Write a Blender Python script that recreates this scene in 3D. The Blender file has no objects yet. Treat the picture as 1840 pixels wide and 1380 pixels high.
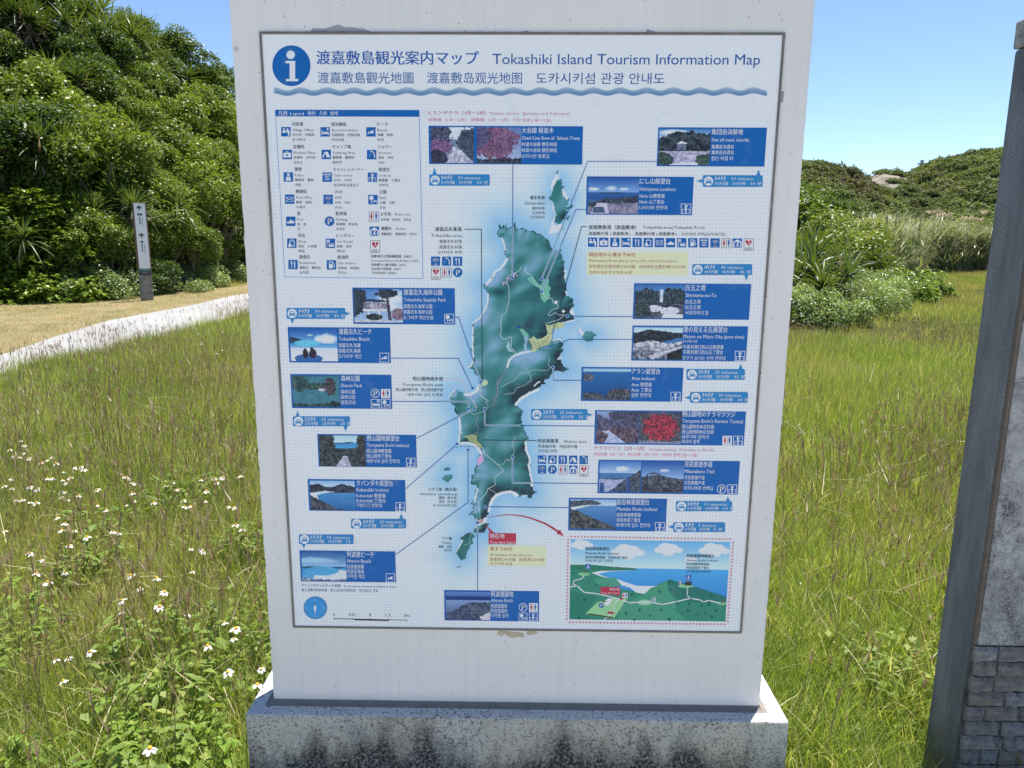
import bpy, math, random
import numpy as np
from math import sin, cos, pi, radians
R = random.Random(7); NR = np.random.default_rng(7)
scene = bpy.context.scene; COL = scene.collection

# ------------------------------------------------------------------ camera
CAM = np.array([0.00988, -1.60284, 1.52102]); YAW, PITCH, ROLL, FPX = -0.0140157, 0.1923440, 0.0057395, 1300.0
Fv = np.array([sin(YAW)*cos(PITCH), cos(YAW)*cos(PITCH), -sin(PITCH)]); Rv = np.array([cos(YAW), -sin(YAW), 0.0]); Uv = np.cross(Rv, Fv)
R2 = cos(ROLL)*Rv + sin(ROLL)*Uv; U2 = -sin(ROLL)*Rv + cos(ROLL)*Uv
from mathutils import Matrix, Vector
cd = bpy.data.cameras.new('camera'); cam = bpy.data.objects.new('camera', cd); COL.objects.link(cam)
cam.matrix_world = Matrix(((R2[0], U2[0], -Fv[0], CAM[0]), (R2[1], U2[1], -Fv[1], CAM[1]), (R2[2], U2[2], -Fv[2], CAM[2]), (0, 0, 0, 1)))
cd.sensor_fit = 'HORIZONTAL'; cd.sensor_width = 36.0; cd.lens = FPX/1840*36.0; cd.clip_start = 0.05; cd.clip_end = 3000
scene.camera = cam
# ------------------------------------------------------------------ light
SUN_EL, SUN_AZ = radians(72), math.atan2(0.585, 0.81)      # azimuth from +Y towards +X
world = bpy.data.worlds.new('World'); scene.world = world; world.use_nodes = True
wn = world.node_tree; bg = wn.nodes['Background']
sky = wn.nodes.new('ShaderNodeTexSky'); sky.sky_type = 'NISHITA'; sky.sun_disc = False
sky.sun_elevation = SUN_EL; sky.sun_rotation = SUN_AZ; sky.altitude = 0; sky.air_density = 0.8; sky.dust_density = 0.0; sky.ozone_density = 3.0
wn.links.new(sky.outputs[0], bg.inputs[0]); bg.inputs[1].default_value = 0.08
sl = bpy.data.lights.new('sun', 'SUN'); sl.energy = 3.9; sl.angle = radians(0.5); sl.color = (1.0, 0.955, 0.87)
so = bpy.data.objects.new('sun', sl); COL.objects.link(so)
sdir = Vector((sin(SUN_AZ)*cos(SUN_EL), cos(SUN_AZ)*cos(SUN_EL), sin(SUN_EL)))
so.rotation_euler = sdir.to_track_quat('Z', 'Y').to_euler()
vs = scene.view_settings; vs.view_transform = 'Standard'; vs.look = 'None'; vs.exposure = 1.28; vs.gamma = 1; vs.use_curve_mapping = False
scene.cycles.max_bounces = 8; scene.cycles.transparent_max_bounces = 8

# ------------------------------------------------------------------ helpers
def ray(px, py): return Fv + R2*(px-920)/FPX - U2*(py-690)/FPX
def on_y(px, py, y):
    d = ray(px, py); return CAM + d*((y-CAM[1])/d[1])
def sstep(x): x = np.clip(x, 0, 1); return x*x*(3-2*x)
def tag(o, label=None, cat=None, group=None, kind=None):
    if label: o['label'] = label
    if cat: o['category'] = cat
    if group: o['group'] = group
    if kind: o['kind'] = kind
    return o
def link(name, me, mat=None, parent=None, loc=None):
    if mat is not None and len(me.materials) == 0:
        for m in (mat if isinstance(mat, (list, tuple)) else [mat]): me.materials.append(m)
    o = bpy.data.objects.new(name, me); COL.objects.link(o)
    if parent is not None: o.parent = parent
    if loc is not None: o.location = loc
    return o
def empty(name, loc=(0, 0, 0), rz=0.0):
    o = bpy.data.objects.new(name, None); o.empty_display_size = 0.1; o.location = loc; o.rotation_euler = (0, 0, rz); COL.objects.link(o); return o
def npmesh(name, V, faces, smooth=False, fattr=None):
    """V (n,3); faces: list of int arrays (k,3) or (k,4)"""
    me = bpy.data.meshes.new(name); V = np.asarray(V, np.float32)
    me.vertices.add(len(V)); me.vertices.foreach_set('co', V.ravel())
    faces = [np.asarray(f, np.int32) for f in faces if len(f)]
    idx = np.concatenate([f.ravel() for f in faces]); tot = np.concatenate([np.full(len(f), f.shape[1], np.int32) for f in faces])
    st = np.concatenate([[0], np.cumsum(tot)[:-1]]).astype(np.int32)
    me.loops.add(len(idx)); me.loops.foreach_set('vertex_index', idx)
    me.polygons.add(len(tot)); me.polygons.foreach_set('loop_start', st)
    if smooth: me.polygons.foreach_set('use_smooth', np.ones(len(tot), bool))
    me.update(calc_edges=True); me.validate()
    return me
class MB:
    def __init__(s): s.v = []; s.f = []
    def box(s, x0, x1, y0, y1, z0, z1, jit=0):
        b = len(s.v)
        for z in (z0, z1):
            for x, y in ((x0, y0), (x1, y0), (x1, y1), (x0, y1)):
                s.v.append((x+R.uniform(-jit, jit), y+R.uniform(-jit, jit), z+R.uniform(-jit, jit)))
        s.f += [tuple(b+i for i in q) for q in ((3, 2, 1, 0), (4, 5, 6, 7), (0, 1, 5, 4), (1, 2, 6, 5), (2, 3, 7, 6), (3, 0, 4, 7))]
    def tube(s, pts, rad, n=6):
        b = len(s.v); k = len(pts)
        if not isinstance(rad, (list, tuple)): rad = [rad]*k
        for i, p in enumerate(pts):
            a = Vector(pts[min(i+1, k-1)])-Vector(pts[max(i-1, 0)]); a.normalize()
            u = a.cross(Vector((0.31, 0.9, 0.2))).normalized(); w = a.cross(u)
            for j in range(n):
                t = 2*pi*j/n; s.v.append(tuple(Vector(p)+(u*cos(t)+w*sin(t))*rad[i]))
        for i in range(k-1):
            for j in range(n): s.f.append((b+i*n+j, b+i*n+(j+1) % n, b+(i+1)*n+(j+1) % n, b+(i+1)*n+j))
        s.f.append(tuple(b+(k-1)*n+j for j in range(n))); s.f.append(tuple(b+j for j in reversed(range(n))))
    def prism(s, pts, y0, y1):       # outline in xz
        b = len(s.v); n = len(pts)
        s.v += [(x, y0, z) for x, z in pts]+[(x, y1, z) for x, z in pts]
        s.f.append(tuple(b+i for i in range(n))); s.f.append(tuple(b+n+i for i in reversed(range(n))))
        for i in range(n): j = (i+1) % n; s.f.append((b+i, b+n+i, b+n+j, b+j))
    def mesh(s, name, bevel=0):
        me = bpy.data.meshes.new(name); me.from_pydata(s.v, [], s.f)
        import bmesh
        bm = bmesh.new(); bm.from_mesh(me); bmesh.ops.recalc_face_normals(bm, faces=bm.faces)
        if bevel: bmesh.ops.bevel(bm, geom=list(bm.edges), offset=bevel, segments=2, affect='EDGES', profile=0.5)
        bm.to_mesh(me); bm.free(); me.update()
        return me
# ---- nodes
def newmat(name):
    m = bpy.data.materials.new(name); m.use_nodes = True; nt = m.node_tree; return m, nt, nt.nodes['Principled BSDF']
def N(nt, t, **kw):
    n = nt.nodes.new(t)
    for k, v in kw.items():
        if hasattr(n, k): setattr(n, k, v)
        else: n.inputs[k.replace('_', ' ')].default_value = v
    return n
def noise(nt, scale, detail=4, rough=0.55, vec=None, dist=0):
    n = nt.nodes.new('ShaderNodeTexNoise'); n.inputs['Scale'].default_value = scale; n.inputs['Detail'].default_value = detail
    n.inputs['Roughness'].default_value = rough; n.inputs['Distortion'].default_value = dist
    if vec is not None: nt.links.new(vec, n.inputs['Vector'])
    return n.outputs['Fac']
def ramp(nt, fac, stops, interp='LINEAR'):
    r = nt.nodes.new('ShaderNodeValToRGB'); r.color_ramp.interpolation = interp; e = r.color_ramp.elements
    while len(e) > 1: e.remove(e[-1])
    for i, (p, c) in enumerate(stops):
        q = e[0] if i == 0 else e.new(p)
        q.position = p; q.color = (*c, 1) if len(c) == 3 else c
    nt.links.new(fac, r.inputs[0]); return r.outputs[0]
def mixc(nt, fac, a, b, mode='MIX'):
    m = nt.nodes.new('ShaderNodeMix'); m.data_type = 'RGBA'; m.blend_type = mode
    def s(sock, v):
        if isinstance(v, (tuple, list)): sock.default_value = (*v, 1) if len(v) == 3 else v
        elif isinstance(v, (int, float)): sock.default_value = v
        else: nt.links.new(v, sock)
    s(m.inputs[0], fac); s(m.inputs[6], a); s(m.inputs[7], b); return m.outputs[2]
def mathn(nt, op, a, b=None, clamp=False):
    m = nt.nodes.new('ShaderNodeMath'); m.operation = op; m.use_clamp = clamp
    for i, v in enumerate((a, b)):
        if v is None: continue
        if isinstance(v, (int, float)): m.inputs[i].default_value = v
        else: nt.links.new(v, m.inputs[i])
    return m.outputs[0]
def bump(nt, bs, h, strength=0.3, dist=0.01):
    b = nt.nodes.new('ShaderNodeBump'); b.inputs['Strength'].default_value = strength; b.inputs['Distance'].default_value = dist
    nt.links.new(h, b.inputs['Height']); nt.links.new(b.outputs[0], bs.inputs['Normal'])
def objco(nt): return nt.nodes.new('ShaderNodeTexCoord').outputs['Object']
def wpos(nt): return nt.nodes.new('ShaderNodeNewGeometry').outputs['Position']
def simple(name, col, rough=0.6, metal=0, spec=0.3, var=0.0, vscale=20):
    m, nt, b = newmat(name); b.inputs['Roughness'].default_value = rough; b.inputs['Metallic'].default_value = metal; b.inputs['Specular IOR Level'].default_value = spec
    if var: nt.links.new(ramp(nt, noise(nt, vscale, 5, 0.6, objco(nt)), [(0.3, tuple(c*(1-var) for c in col)), (0.7, tuple(min(1, c*(1+var)) for c in col))]), b.inputs['Base Color'])
    else: b.inputs['Base Color'].default_value = (*col, 1)
    return m
def leafmat(name, c0, c1, c2=None, transl=0.35, tcol=None, rough=0.42, spec=0.35, patch=0.6, pscale=0.5, brown=None, bscale=0.35, bth=(0.5, 0.65), p2=0.93):
    """c0..c1 by leaf, patches by place; brown = second colour mixed in patches"""
    m, nt, b = newmat(name); geo = nt.nodes.new('ShaderNodeNewGeometry'); oi = nt.nodes.new('ShaderNodeObjectInfo')
    f = mathn(nt, 'ADD', mathn(nt, 'MULTIPLY', geo.outputs['Random Per Island'], 0.55), mathn(nt, 'MULTIPLY', oi.outputs['Random'], 0.45))
    st = [(0.1, c0), (min(0.75, p2-0.15), c1)] + ([(p2, c2)] if c2 else [])
    col = ramp(nt, f, st)
    col = mixc(nt, patch, col, ramp(nt, noise(nt, pscale, 3, 0.5, wpos(nt)), [(0.35, tuple(x*0.72 for x in c0)), (0.65, c1)]))
    if brown:
        bf = ramp(nt, noise(nt, bscale, 4, 0.6, wpos(nt)), [(bth[0], (0, 0, 0)), (bth[1], (1, 1, 1))])
        col = mixc(nt, mathn(nt, 'MULTIPLY', bf, 0.75), col, brown)
    nt.links.new(col, b.inputs['Base Color']); b.inputs['Roughness'].default_value = rough; b.inputs['Specular IOR Level'].default_value = spec
    tr = nt.nodes.new('ShaderNodeBsdfTranslucent'); nt.links.new(mixc(nt, 1.0, col, tcol or (1.6, 1.5, 0.5), 'MULTIPLY'), tr.inputs[0])
    mx = nt.nodes.new('ShaderNodeMixShader'); mx.inputs[0].default_value = transl
    nt.links.new(b.outputs[0], mx.inputs[1]); nt.links.new(tr.outputs[0], mx.inputs[2])
    nt.links.new(mx.outputs[0], nt.nodes['Material Output'].inputs[0]); return m
def ribbons(P, D, L, W, seg=3, droop=0.3, prof=None, fold=0.0, twist=None):
    """blades: base P, direction D, length L, width W -> V, quads"""
    P = np.asarray(P, float); D = np.asarray(D, float); n = len(P); D = D/np.linalg.norm(D, axis=1, keepdims=True)
    L = np.broadcast_to(L, n).astype(float); W = np.broadcast_to(W, n).astype(float); droop = np.broadcast_to(droop, n).astype(float)
    S = np.cross(D, [0, 0, 1.0]); nn = np.linalg.norm(S, axis=1, keepdims=True); S = np.where(nn < 0.15, [1.0, 0, 0], S/np.maximum(nn, 1e-6))
    if twist is not None:
        T = np.cross(D, S); S = S*np.cos(twist)[:, None]+T*np.sin(twist)[:, None]
    t = np.linspace(0, 1, seg+1); prof = prof or (lambda t: 1-0.85*t)
    C = P[:, None]+L[:, None, None]*(D[:, None]*t[None, :, None]+np.array([0, 0, -1.0])*(droop[:, None]*t[None]**2)[..., None])
    w = (W[:, None]*np.array([max(0.06, prof(x)) for x in t])[None])[..., None]/2
    if fold:
        Nn = np.cross(S, D); up = Nn*np.sign(Nn[:, 2:3]+1e-6)
        rows = [C-S[:, None]*w+up[:, None]*w*fold, C, C+S[:, None]*w+up[:, None]*w*fold]
    else: rows = [C-S[:, None]*w, C+S[:, None]*w]
    k = len(rows); V = np.stack(rows, 2).reshape(-1, 3)
    base = (np.arange(n)*(seg+1)*k)[:, None, None]+(np.arange(seg)*k)[None, :, None]+np.arange(k-1)[None, None, :]
    Q = np.stack([base, base+1, base+k+1, base+k], -1).reshape(-1, 4)
    return V, Q
def merge(parts):
    V = []; Q = []; o = 0
    for v, q in parts: V.append(v); Q.append(q+o); o += len(v)
    return np.concatenate(V), np.concatenate(Q)
def leaves(P, Nrm, size, n=None, asp=0.5, seed=0):
    """small kite leaves lying roughly across normal Nrm"""
    g = np.random.default_rng(seed); k = len(P); a = g.normal(size=(k, 3)); Nrm = Nrm/np.linalg.norm(Nrm, axis=1, keepdims=True)
    A = np.cross(Nrm, a); A /= np.linalg.norm(A, axis=1, keepdims=True); B = np.cross(Nrm, A)
    s = (size*g.uniform(0.7, 1.3, k))[:, None]
    V = np.stack([P, P+A*s*0.45+B*s*asp*0.5+Nrm*s*0.12, P+A*s-Nrm*s*0.1, P+A*s*0.45-B*s*asp*0.5+Nrm*s*0.12], 1).reshape(-1, 3)
    return V, np.arange(4*k).reshape(k, 4)
def scatter(name, pts, rot, scl, protos, label=None, cat=None):
    pm = bpy.data.meshes.new(name); pts = np.asarray(pts, np.float32); pm.vertices.add(len(pts)); pm.vertices.foreach_set('co', pts.ravel())
    a = pm.attributes.new('rot', 'FLOAT_VECTOR', 'POINT'); a.data.foreach_set('vector', np.asarray(rot, np.float32).ravel())
    a = pm.attributes.new('scl', 'FLOAT_VECTOR', 'POINT'); s = np.asarray(scl, np.float32); s = np.repeat(s[:, None], 3, 1) if s.ndim == 1 else s
    a.data.foreach_set('vector', s.ravel())
    o = bpy.data.objects.new(name, pm); COL.objects.link(o)
    c = bpy.data.collections.new(name+'_source')
    for p in protos: c.objects.link(p)
    ng = bpy.data.node_groups.new(name+'_nodes', 'GeometryNodeTree')
    ng.interface.new_socket('Geometry', in_out='INPUT', socket_type='NodeSocketGeometry'); ng.interface.new_socket('Geometry', in_out='OUTPUT', socket_type='NodeSocketGeometry')
    Nn = ng.nodes; gi = Nn.new('NodeGroupInput'); go = Nn.new('NodeGroupOutput'); io = Nn.new('GeometryNodeInstanceOnPoints'); ci = Nn.new('GeometryNodeCollectionInfo')
    ci.inputs['Collection'].default_value = c; ci.inputs['Separate Children'].default_value = True; ci.inputs['Reset Children'].default_value = True
    ra = Nn.new('GeometryNodeInputNamedAttribute'); ra.data_type = 'FLOAT_VECTOR'; ra.inputs['Name'].default_value = 'rot'
    rr = Nn.new('FunctionNodeEulerToRotation'); sa = Nn.new('GeometryNodeInputNamedAttribute'); sa.data_type = 'FLOAT_VECTOR'; sa.inputs['Name'].default_value = 'scl'
    Lk = ng.links.new
    Lk(gi.outputs[0], io.inputs['Points']); Lk(ci.outputs[0], io.inputs['Instance']); io.inputs['Pick Instance'].default_value = True
    Lk(ra.outputs[0], rr.inputs[0]); Lk(rr.outputs[0], io.inputs['Rotation']); Lk(sa.outputs[0], io.inputs['Scale']); Lk(io.outputs[0], go.inputs[0])
    m = o.modifiers.new('scatter', 'NODES'); m.node_group = ng
    tag(o, label, cat, kind='stuff'); return o
def proto(name, V, Q, mat):
    me = npmesh(name, V, [Q]); me.materials.append(mat); return bpy.data.objects.new(name, me)

# value noise in numpy
def vnoise(x, y, seed=0):
    xi = np.floor(x).astype(int); yi = np.floor(y).astype(int); fx = x-xi; fy = y-yi; fx = fx*fx*(3-2*fx); fy = fy*fy*(3-2*fy)
    def h(a, b):
        n = (a*374761393+b*668265263+seed*974711) & 0x7fffffff; n = ((n ^ (n >> 13))*1274126177) & 0x7fffffff; return ((n ^ (n >> 16)) & 0xffff)/65535.0
    return (h(xi, yi)*(1-fx)+h(xi+1, yi)*fx)*(1-fy)+(h(xi, yi+1)*(1-fx)+h(xi+1, yi+1)*fx)*fy
def fbm(x, y, seed=0, oct=4):
    s = 0; a = 0.5; t = 0
    for i in range(oct): s = s+a*vnoise(x*2**i, y*2**i, seed+i); t += a; a *= 0.5
    return s/t

# ------------------------------------------------------------------ terrain
def azel(px, py):
    d = ray(px, py); return math.atan2(d[0], d[1]), math.atan2(d[2], math.hypot(d[0], d[1]))
def Hg(x, y):
    x = np.asarray(x, float); y = np.asarray(y, float)
    rise = 0.026*np.maximum(0, y-3)*sstep((-x-1)/4.5)*(1-sstep((y-40)/60))
    rise = rise - 0.4*sstep((np.hypot(x, y)-60)/60)
    return rise + 0.05*(fbm(x*0.35+9, y*0.35+5, 3, 3)-0.5)*sstep((np.hypot(x, y)-1.2)/2)
def hit(px, py, H=Hg, t0=1.0, t1=140.0, dz=0.0):
    d = ray(px, py); t = np.concatenate([np.linspace(t0, 25, 900), np.linspace(25, t1, 900)]); P = CAM[None]+d[None]*t[:, None]
    below = np.nonzero(P[:, 2] < H(P[:, 0], P[:, 1])+dz)[0]
    i = below[0] if len(below) else len(t)-1
    return P[i]
def interp(tab, x): return np.interp(x, [a for a, b in tab], [b for a, b in tab])
base_tab = []; crest_tab = []
for px, py in ((-700, 575), (-300, 560), (0, 546), (100, 545), (180, 540), (262, 533), (340, 526), (430, 508), (520, 500), (640, 490), (800, 480), (1000, 475)):
    p = hit(px, py); base_tab.append((azel(px, py)[0], math.hypot(p[0]-CAM[0], p[1]-CAM[1])))
for px, py in ((-700, -120), (-300, -80), (0, -20), (140, 15), (225, 48), (300, 118), (380, 152), (415, 178), (520, 255), (640, 340), (800, 400), (1000, 430)):
    a, e = azel(px, py); crest_tab.append((a, e))
def hill_r0(a): return interp(base_tab, a)+0.3
def Hhill(x, y):
    x = np.asarray(x, float)-CAM[0]; y = np.asarray(y, float)-CAM[1]; a = np.arctan2(x, y); r = np.hypot(x, y); r0 = hill_r0(a)
    e = interp(crest_tab, a); rc = r0+10.5; zc = np.maximum(1.52+rc*np.tan(e)-1.25, 0.0); s = (r-r0)/10.5
    z = zc*np.where(s < 1, np.clip(s, 0, 1)**0.85, 1-0.35*sstep((s-1)/2))
    return np.where(s > 0, z, s*2)+0.35*(fbm(x*0.5, y*0.5, 11, 3)-0.5)*np.clip(s*4, 0, 1) + Hg(x+CAM[0], y+CAM[1])*(s > -0.5)-0.25*(s < 0.05)
def grid_mesh(name, XX, YY, ZZ, mat):
    h, w = XX.shape; V = np.stack([XX, YY, ZZ], -1).reshape(-1, 3); i = (np.arange(h-1)[:, None]*w+np.arange(w-1)[None]).ravel()
    me = npmesh(name, V, [np.stack([i, i+1, i+w+1, i+w], 1)], smooth=True); return link(name, me, mat)
# ground sheet, polar so that it is fine near and reaches the horizon
gm, nt, b = newmat('meadow soil'); P = wpos(nt)
c1 = ramp(nt, noise(nt, 3.0, 6, 0.65, P), [(0.3, (0.025, 0.032, 0.012)), (0.55, (0.05, 0.058, 0.02)), (0.75, (0.10, 0.085, 0.045))])
c2 = ramp(nt, noise(nt, 0.25, 4, 0.6, P), [(0.35, (0.05, 0.07, 0.02)), (0.65, (0.10, 0.10, 0.035))])
nt.links.new(mixc(nt, 0.5, c1, c2), b.inputs['Base Color']); b.inputs['Roughness'].default_value = 1.0; b.inputs['Specular IOR Level'].default_value = 0.0
bump(nt, b, noise(nt, 30, 6, 0.7, P), 0.6, 0.05)
rr = np.concatenate([np.linspace(0.0, 30, 130), np.geomspace(30.6, 1800, 40)]); aa = np.linspace(-pi, pi, 241)
A_, R_ = np.meshgrid(aa, rr); X_ = CAM[0]+R_*np.sin(A_); Y_ = CAM[1]+R_*np.cos(A_)
tag(grid_mesh('ground', X_, Y_, Hg(X_, Y_), gm), kind='structure')
# unseen pale concrete, added to bounce sunlight onto the shaded board
fm, nt, b = newmat('added bounce concrete'); P = wpos(nt)
nt.links.new(ramp(nt, noise(nt, 1.2, 6, 0.65, P), [(0.3, (0.31, 0.29, 0.26)), (0.7, (0.41, 0.385, 0.345))]), b.inputs['Base Color']); b.inputs['Roughness'].default_value = 0.9; bump(nt, b, noise(nt, 60, 4, 0.7, P), 0.4, 0.01)
xx = np.linspace(-6.5, 6.5, 27); yy = np.linspace(-13, -0.32, 27); X_, Y_ = np.meshgrid(xx, yy); tag(grid_mesh('bounce_forecourt', X_, Y_, Hg(X_, Y_)+0.03, fm), kind='structure')
# hillside under the shrubs
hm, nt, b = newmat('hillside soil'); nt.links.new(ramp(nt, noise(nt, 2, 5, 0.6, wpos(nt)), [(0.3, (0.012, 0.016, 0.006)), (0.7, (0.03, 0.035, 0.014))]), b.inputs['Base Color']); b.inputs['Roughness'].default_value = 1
aa = np.linspace(azel(-700, 500)[0], azel(1000, 500)[0], 110); ss = np.linspace(-0.12, 3.2, 60)
A_, S_ = np.meshgrid(aa, ss); R_ = hill_r0(A_)+10.5*S_; X_ = CAM[0]+R_*np.sin(A_); Y_ = CAM[1]+R_*np.cos(A_)
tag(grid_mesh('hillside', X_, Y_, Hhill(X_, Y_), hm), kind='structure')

# path and dry verge, draped sheets
def drape(name, up, lo, n, m, lift, mat, H=Hg):
    def res(pl, k):
        pl = np.array(pl, float); d = np.concatenate([[0], np.cumsum(np.hypot(*np.diff(pl[:, :2], axis=0).T))]); t = np.linspace(0, d[-1], k)
        return np.stack([np.interp(t, d, pl[:, 0]), np.interp(t, d, pl[:, 1])], 1)
    a = res(up, n); c = res(lo, n); s = np.linspace(0, 1, m)[:, None]
    XX = a[:, 0][None]*(1-s)+c[:, 0][None]*s; YY = a[:, 1][None]*(1-s)+c[:, 1][None]*s
    wob = (vnoise(XX*2.1, YY*2.1, 5)-0.5)*0.12*((s < 0.01) | (s > 0.99)); YY = YY+wob
    return grid_mesh(name, XX, YY, H(XX, YY)+lift, mat)
up_px = [(-260, 730), (-120, 680), (0, 641), (60, 622), (100, 607), (150, 592), (200, 577), (260, 566), (340, 551), (400, 537), (440, 529), (520, 522), (640, 516), (800, 511), (1000, 507), (1150, 505), (1340, 504)]
lo_px = [(-260, 840), (-120, 738), (0, 690), (60, 672), (109, 655), (217, 632), (300, 611), (360, 592), (400, 578), (440, 565), (520, 552), (640, 538), (800, 528), (1000, 521), (1150, 518), (1340, 516)]
UP = [hit(*p) for p in up_px]; LO = [hit(*p) for p in lo_px]
pm, nt, b = newmat('pale concrete path'); P = wpos(nt)
cc = ramp(nt, noise(nt, 0.9, 5, 0.6, P), [(0.3, (0.27, 0.265, 0.26)), (0.7, (0.36, 0.355, 0.35))])
cc = mixc(nt, 0.35, cc, ramp(nt, noise(nt, 60, 3, 0.8, P), [(0.35, (0.14, 0.135, 0.13)), (0.6, (0.40, 0.395, 0.385))]))
nt.links.new(cc, b.inputs['Base Color']); b.inputs['Roughness'].default_value = 0.9; bump(nt, b, noise(nt, 80, 3, 0.7, P), 0.4, 0.01)
tag(drape('path', UP, LO, 60, 7, 0.02, pm), kind='structure')
vm, nt, b = newmat('dry verge'); P = wpos(nt)
c1 = ramp(nt, noise(nt, 1.4, 6, 0.7, P), [(0.3, (0.15, 0.16, 0.055)), (0.5, (0.28, 0.225, 0.11)), (0.75, (0.37, 0.29, 0.17))])
nt.links.new(c1, b.inputs['Base Color']); b.inputs['Roughness'].default_value = 1; bump(nt, b, noise(nt, 50, 5, 0.75, P), 0.8, 0.04)
vt_px = [(-260, 600), (-120, 572), (0, 552), (60, 549), (100, 547), (150, 545), (200, 543), (260, 539), (340, 533), (400, 524), (440, 514), (520, 506), (640, 500), (800, 497), (1000, 495), (1150, 494), (1340, 494)]
VT = []
for p in vt_px:
    q = hit(*p); d = q[:2]-CAM[:2]; VT.append(np.append(q[:2]+d/np.linalg.norm(d)*1.2, 0))
tag(drape('dry_verge', VT, UP, 60, 9, 0.008, vm), kind='structure')
def inside_poly(x, y, poly):
    ins = np.zeros(np.shape(x), bool); n = len(poly)
    for i in range(n):
        x1, y1 = poly[i][:2]; x2, y2 = poly[(i+1) % n][:2]
        if y1 == y2: continue
        c = ((y1 > y) != (y2 > y)) & (x < (x2-x1)*(y-y1)/(y2-y1)+x1); ins ^= c
    return ins
path_poly = [p[:2] for p in UP]+[p[:2] for p in reversed(LO)]
verge_poly = [p[:2] for p in VT]+[p[:2] for p in reversed(UP)]

# ---- far hills
def far_hill(name, crest, rb, seed, rough, mat, pw=1.0, back=40):
    tab = [(azel(px, py)[0], azel(px, py)[1], r) for px, py, r in crest]; az = [t[0] for t in tab]
    def H(a, r):
        e = np.interp(a, az, [t[1] for t in tab]); rc = np.interp(a, az, [t[2] for t in tab]); zc = 1.52+rc*np.tan(e)-1.0
        s = (r-rb)/(rc-rb); x = r*np.sin(a); y = r*np.cos(a)
        z = np.where(s < 1, -0.6+(zc+0.6)*np.clip(s, 0, 1)**pw, zc-(r-rc)*0.35)
        return z+rough*(fbm(x*0.06, y*0.06, seed, 4)-0.5)*np.clip(s*3, 0, 1)*np.where(s < 0.85, 1, 0.35)
    aa = np.linspace(az[0], az[-1], 90); rr = np.linspace(rb, max(t[2] for t in tab)+back, 60)
    A_, R_ = np.meshgrid(aa, rr); X_ = CAM[0]+R_*np.sin(A_); Y_ = CAM[1]+R_*np.cos(A_)
    o = grid_mesh(name, X_, Y_, H(A_, R_), mat); tag(o, kind='structure'); return H, az, tab
def hillmat(name, rocky):
    m, nt, b = newmat(name); P = wpos(nt)
    g = ramp(nt, noise(nt, 0.25, 6, 0.65, P), [(0.3, (0.035, 0.05, 0.02)), (0.55, (0.08, 0.10, 0.035)), (0.75, (0.13, 0.13, 0.06))])
    rk = ramp(nt, noise(nt, 0.7, 7, 0.75, P), [(0.38, (0.08, 0.08, 0.05)), (0.46, (0.22, 0.18, 0.14)), (0.55, (0.38, 0.33, 0.27)), (0.7, (0.46, 0.41, 0.34))])
    sep = nt.nodes.new('ShaderNodeSeparateXYZ'); nt.links.new(P, sep.inputs[0])
    f = ramp(nt, noise(nt, 0.12, 5, 0.7, P), [(rocky, (0, 0, 0)), (rocky+0.06, (1, 1, 1))])
    if rocky < 0.3: f = mathn(nt, 'MULTIPLY', f, ramp(nt, mathn(nt, 'ADD', mathn(nt, 'MULTIPLY', sep.outputs[2], 0.1), mathn(nt, 'MULTIPLY', noise(nt, 0.2, 4, 0.6, P), 0.6)), [(0.36+0.85, (0, 0, 0)), (0.40+0.85, (1, 1, 1))]) if False else ramp(nt, mathn(nt, 'ADD', mathn(nt, 'MULTIPLY', sep.outputs[2], 0.05), mathn(nt, 'MULTIPLY', noise(nt, 0.2, 4, 0.6, P), 0.3)), [(0.66, (0, 0, 0)), (0.70, (1, 1, 1))]))
    nt.links.new(mixc(nt, f, g, rk), b.inputs['Base Color']); b.inputs['Roughness'].default_value = 1; bump(nt, b, noise(nt, 0.8, 8, 0.8, P), 0.8, 1.0); return m
crest1 = [(760, 330, 84), (1000, 300, 86), (1300, 290, 90), (1440, 292, 94), (1480, 291, 94), (1520, 304, 94), (1545, 322, 94), (1562, 343, 94), (1590, 368, 92), (1615, 390, 90), (1640, 408, 88), (1665, 425, 86)]
crest2 = [(1480, 330, 140), (1545, 312, 140), (1560, 308, 140), (1590, 297, 140), (1615, 303, 140), (1640, 318, 140), (1660, 332, 140), (1700, 350, 140), (1760, 380, 140)]
crest3 = [(1560, 345, 185), (1620, 323, 185), (1650, 314, 183), (1680, 301, 180), (1700, 292, 178), (1745, 286, 176), (1795, 281, 172), (1900, 262, 165), (2100, 235, 150), (2500, 240, 140), (2900, 300, 140)]
hills = [far_hill('dark_hill', crest1, 62, 21, 2.2, hillmat('hill scrub soil', 0.8)), far_hill('rocky_hill', crest2, 84, 31, 4.0, hillmat('hill rock', 0.18), 0.8),
         far_hill('green_hill', crest3, 92, 41, 7.0, hillmat('hill green soil', 0.64), 1.0)]

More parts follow.
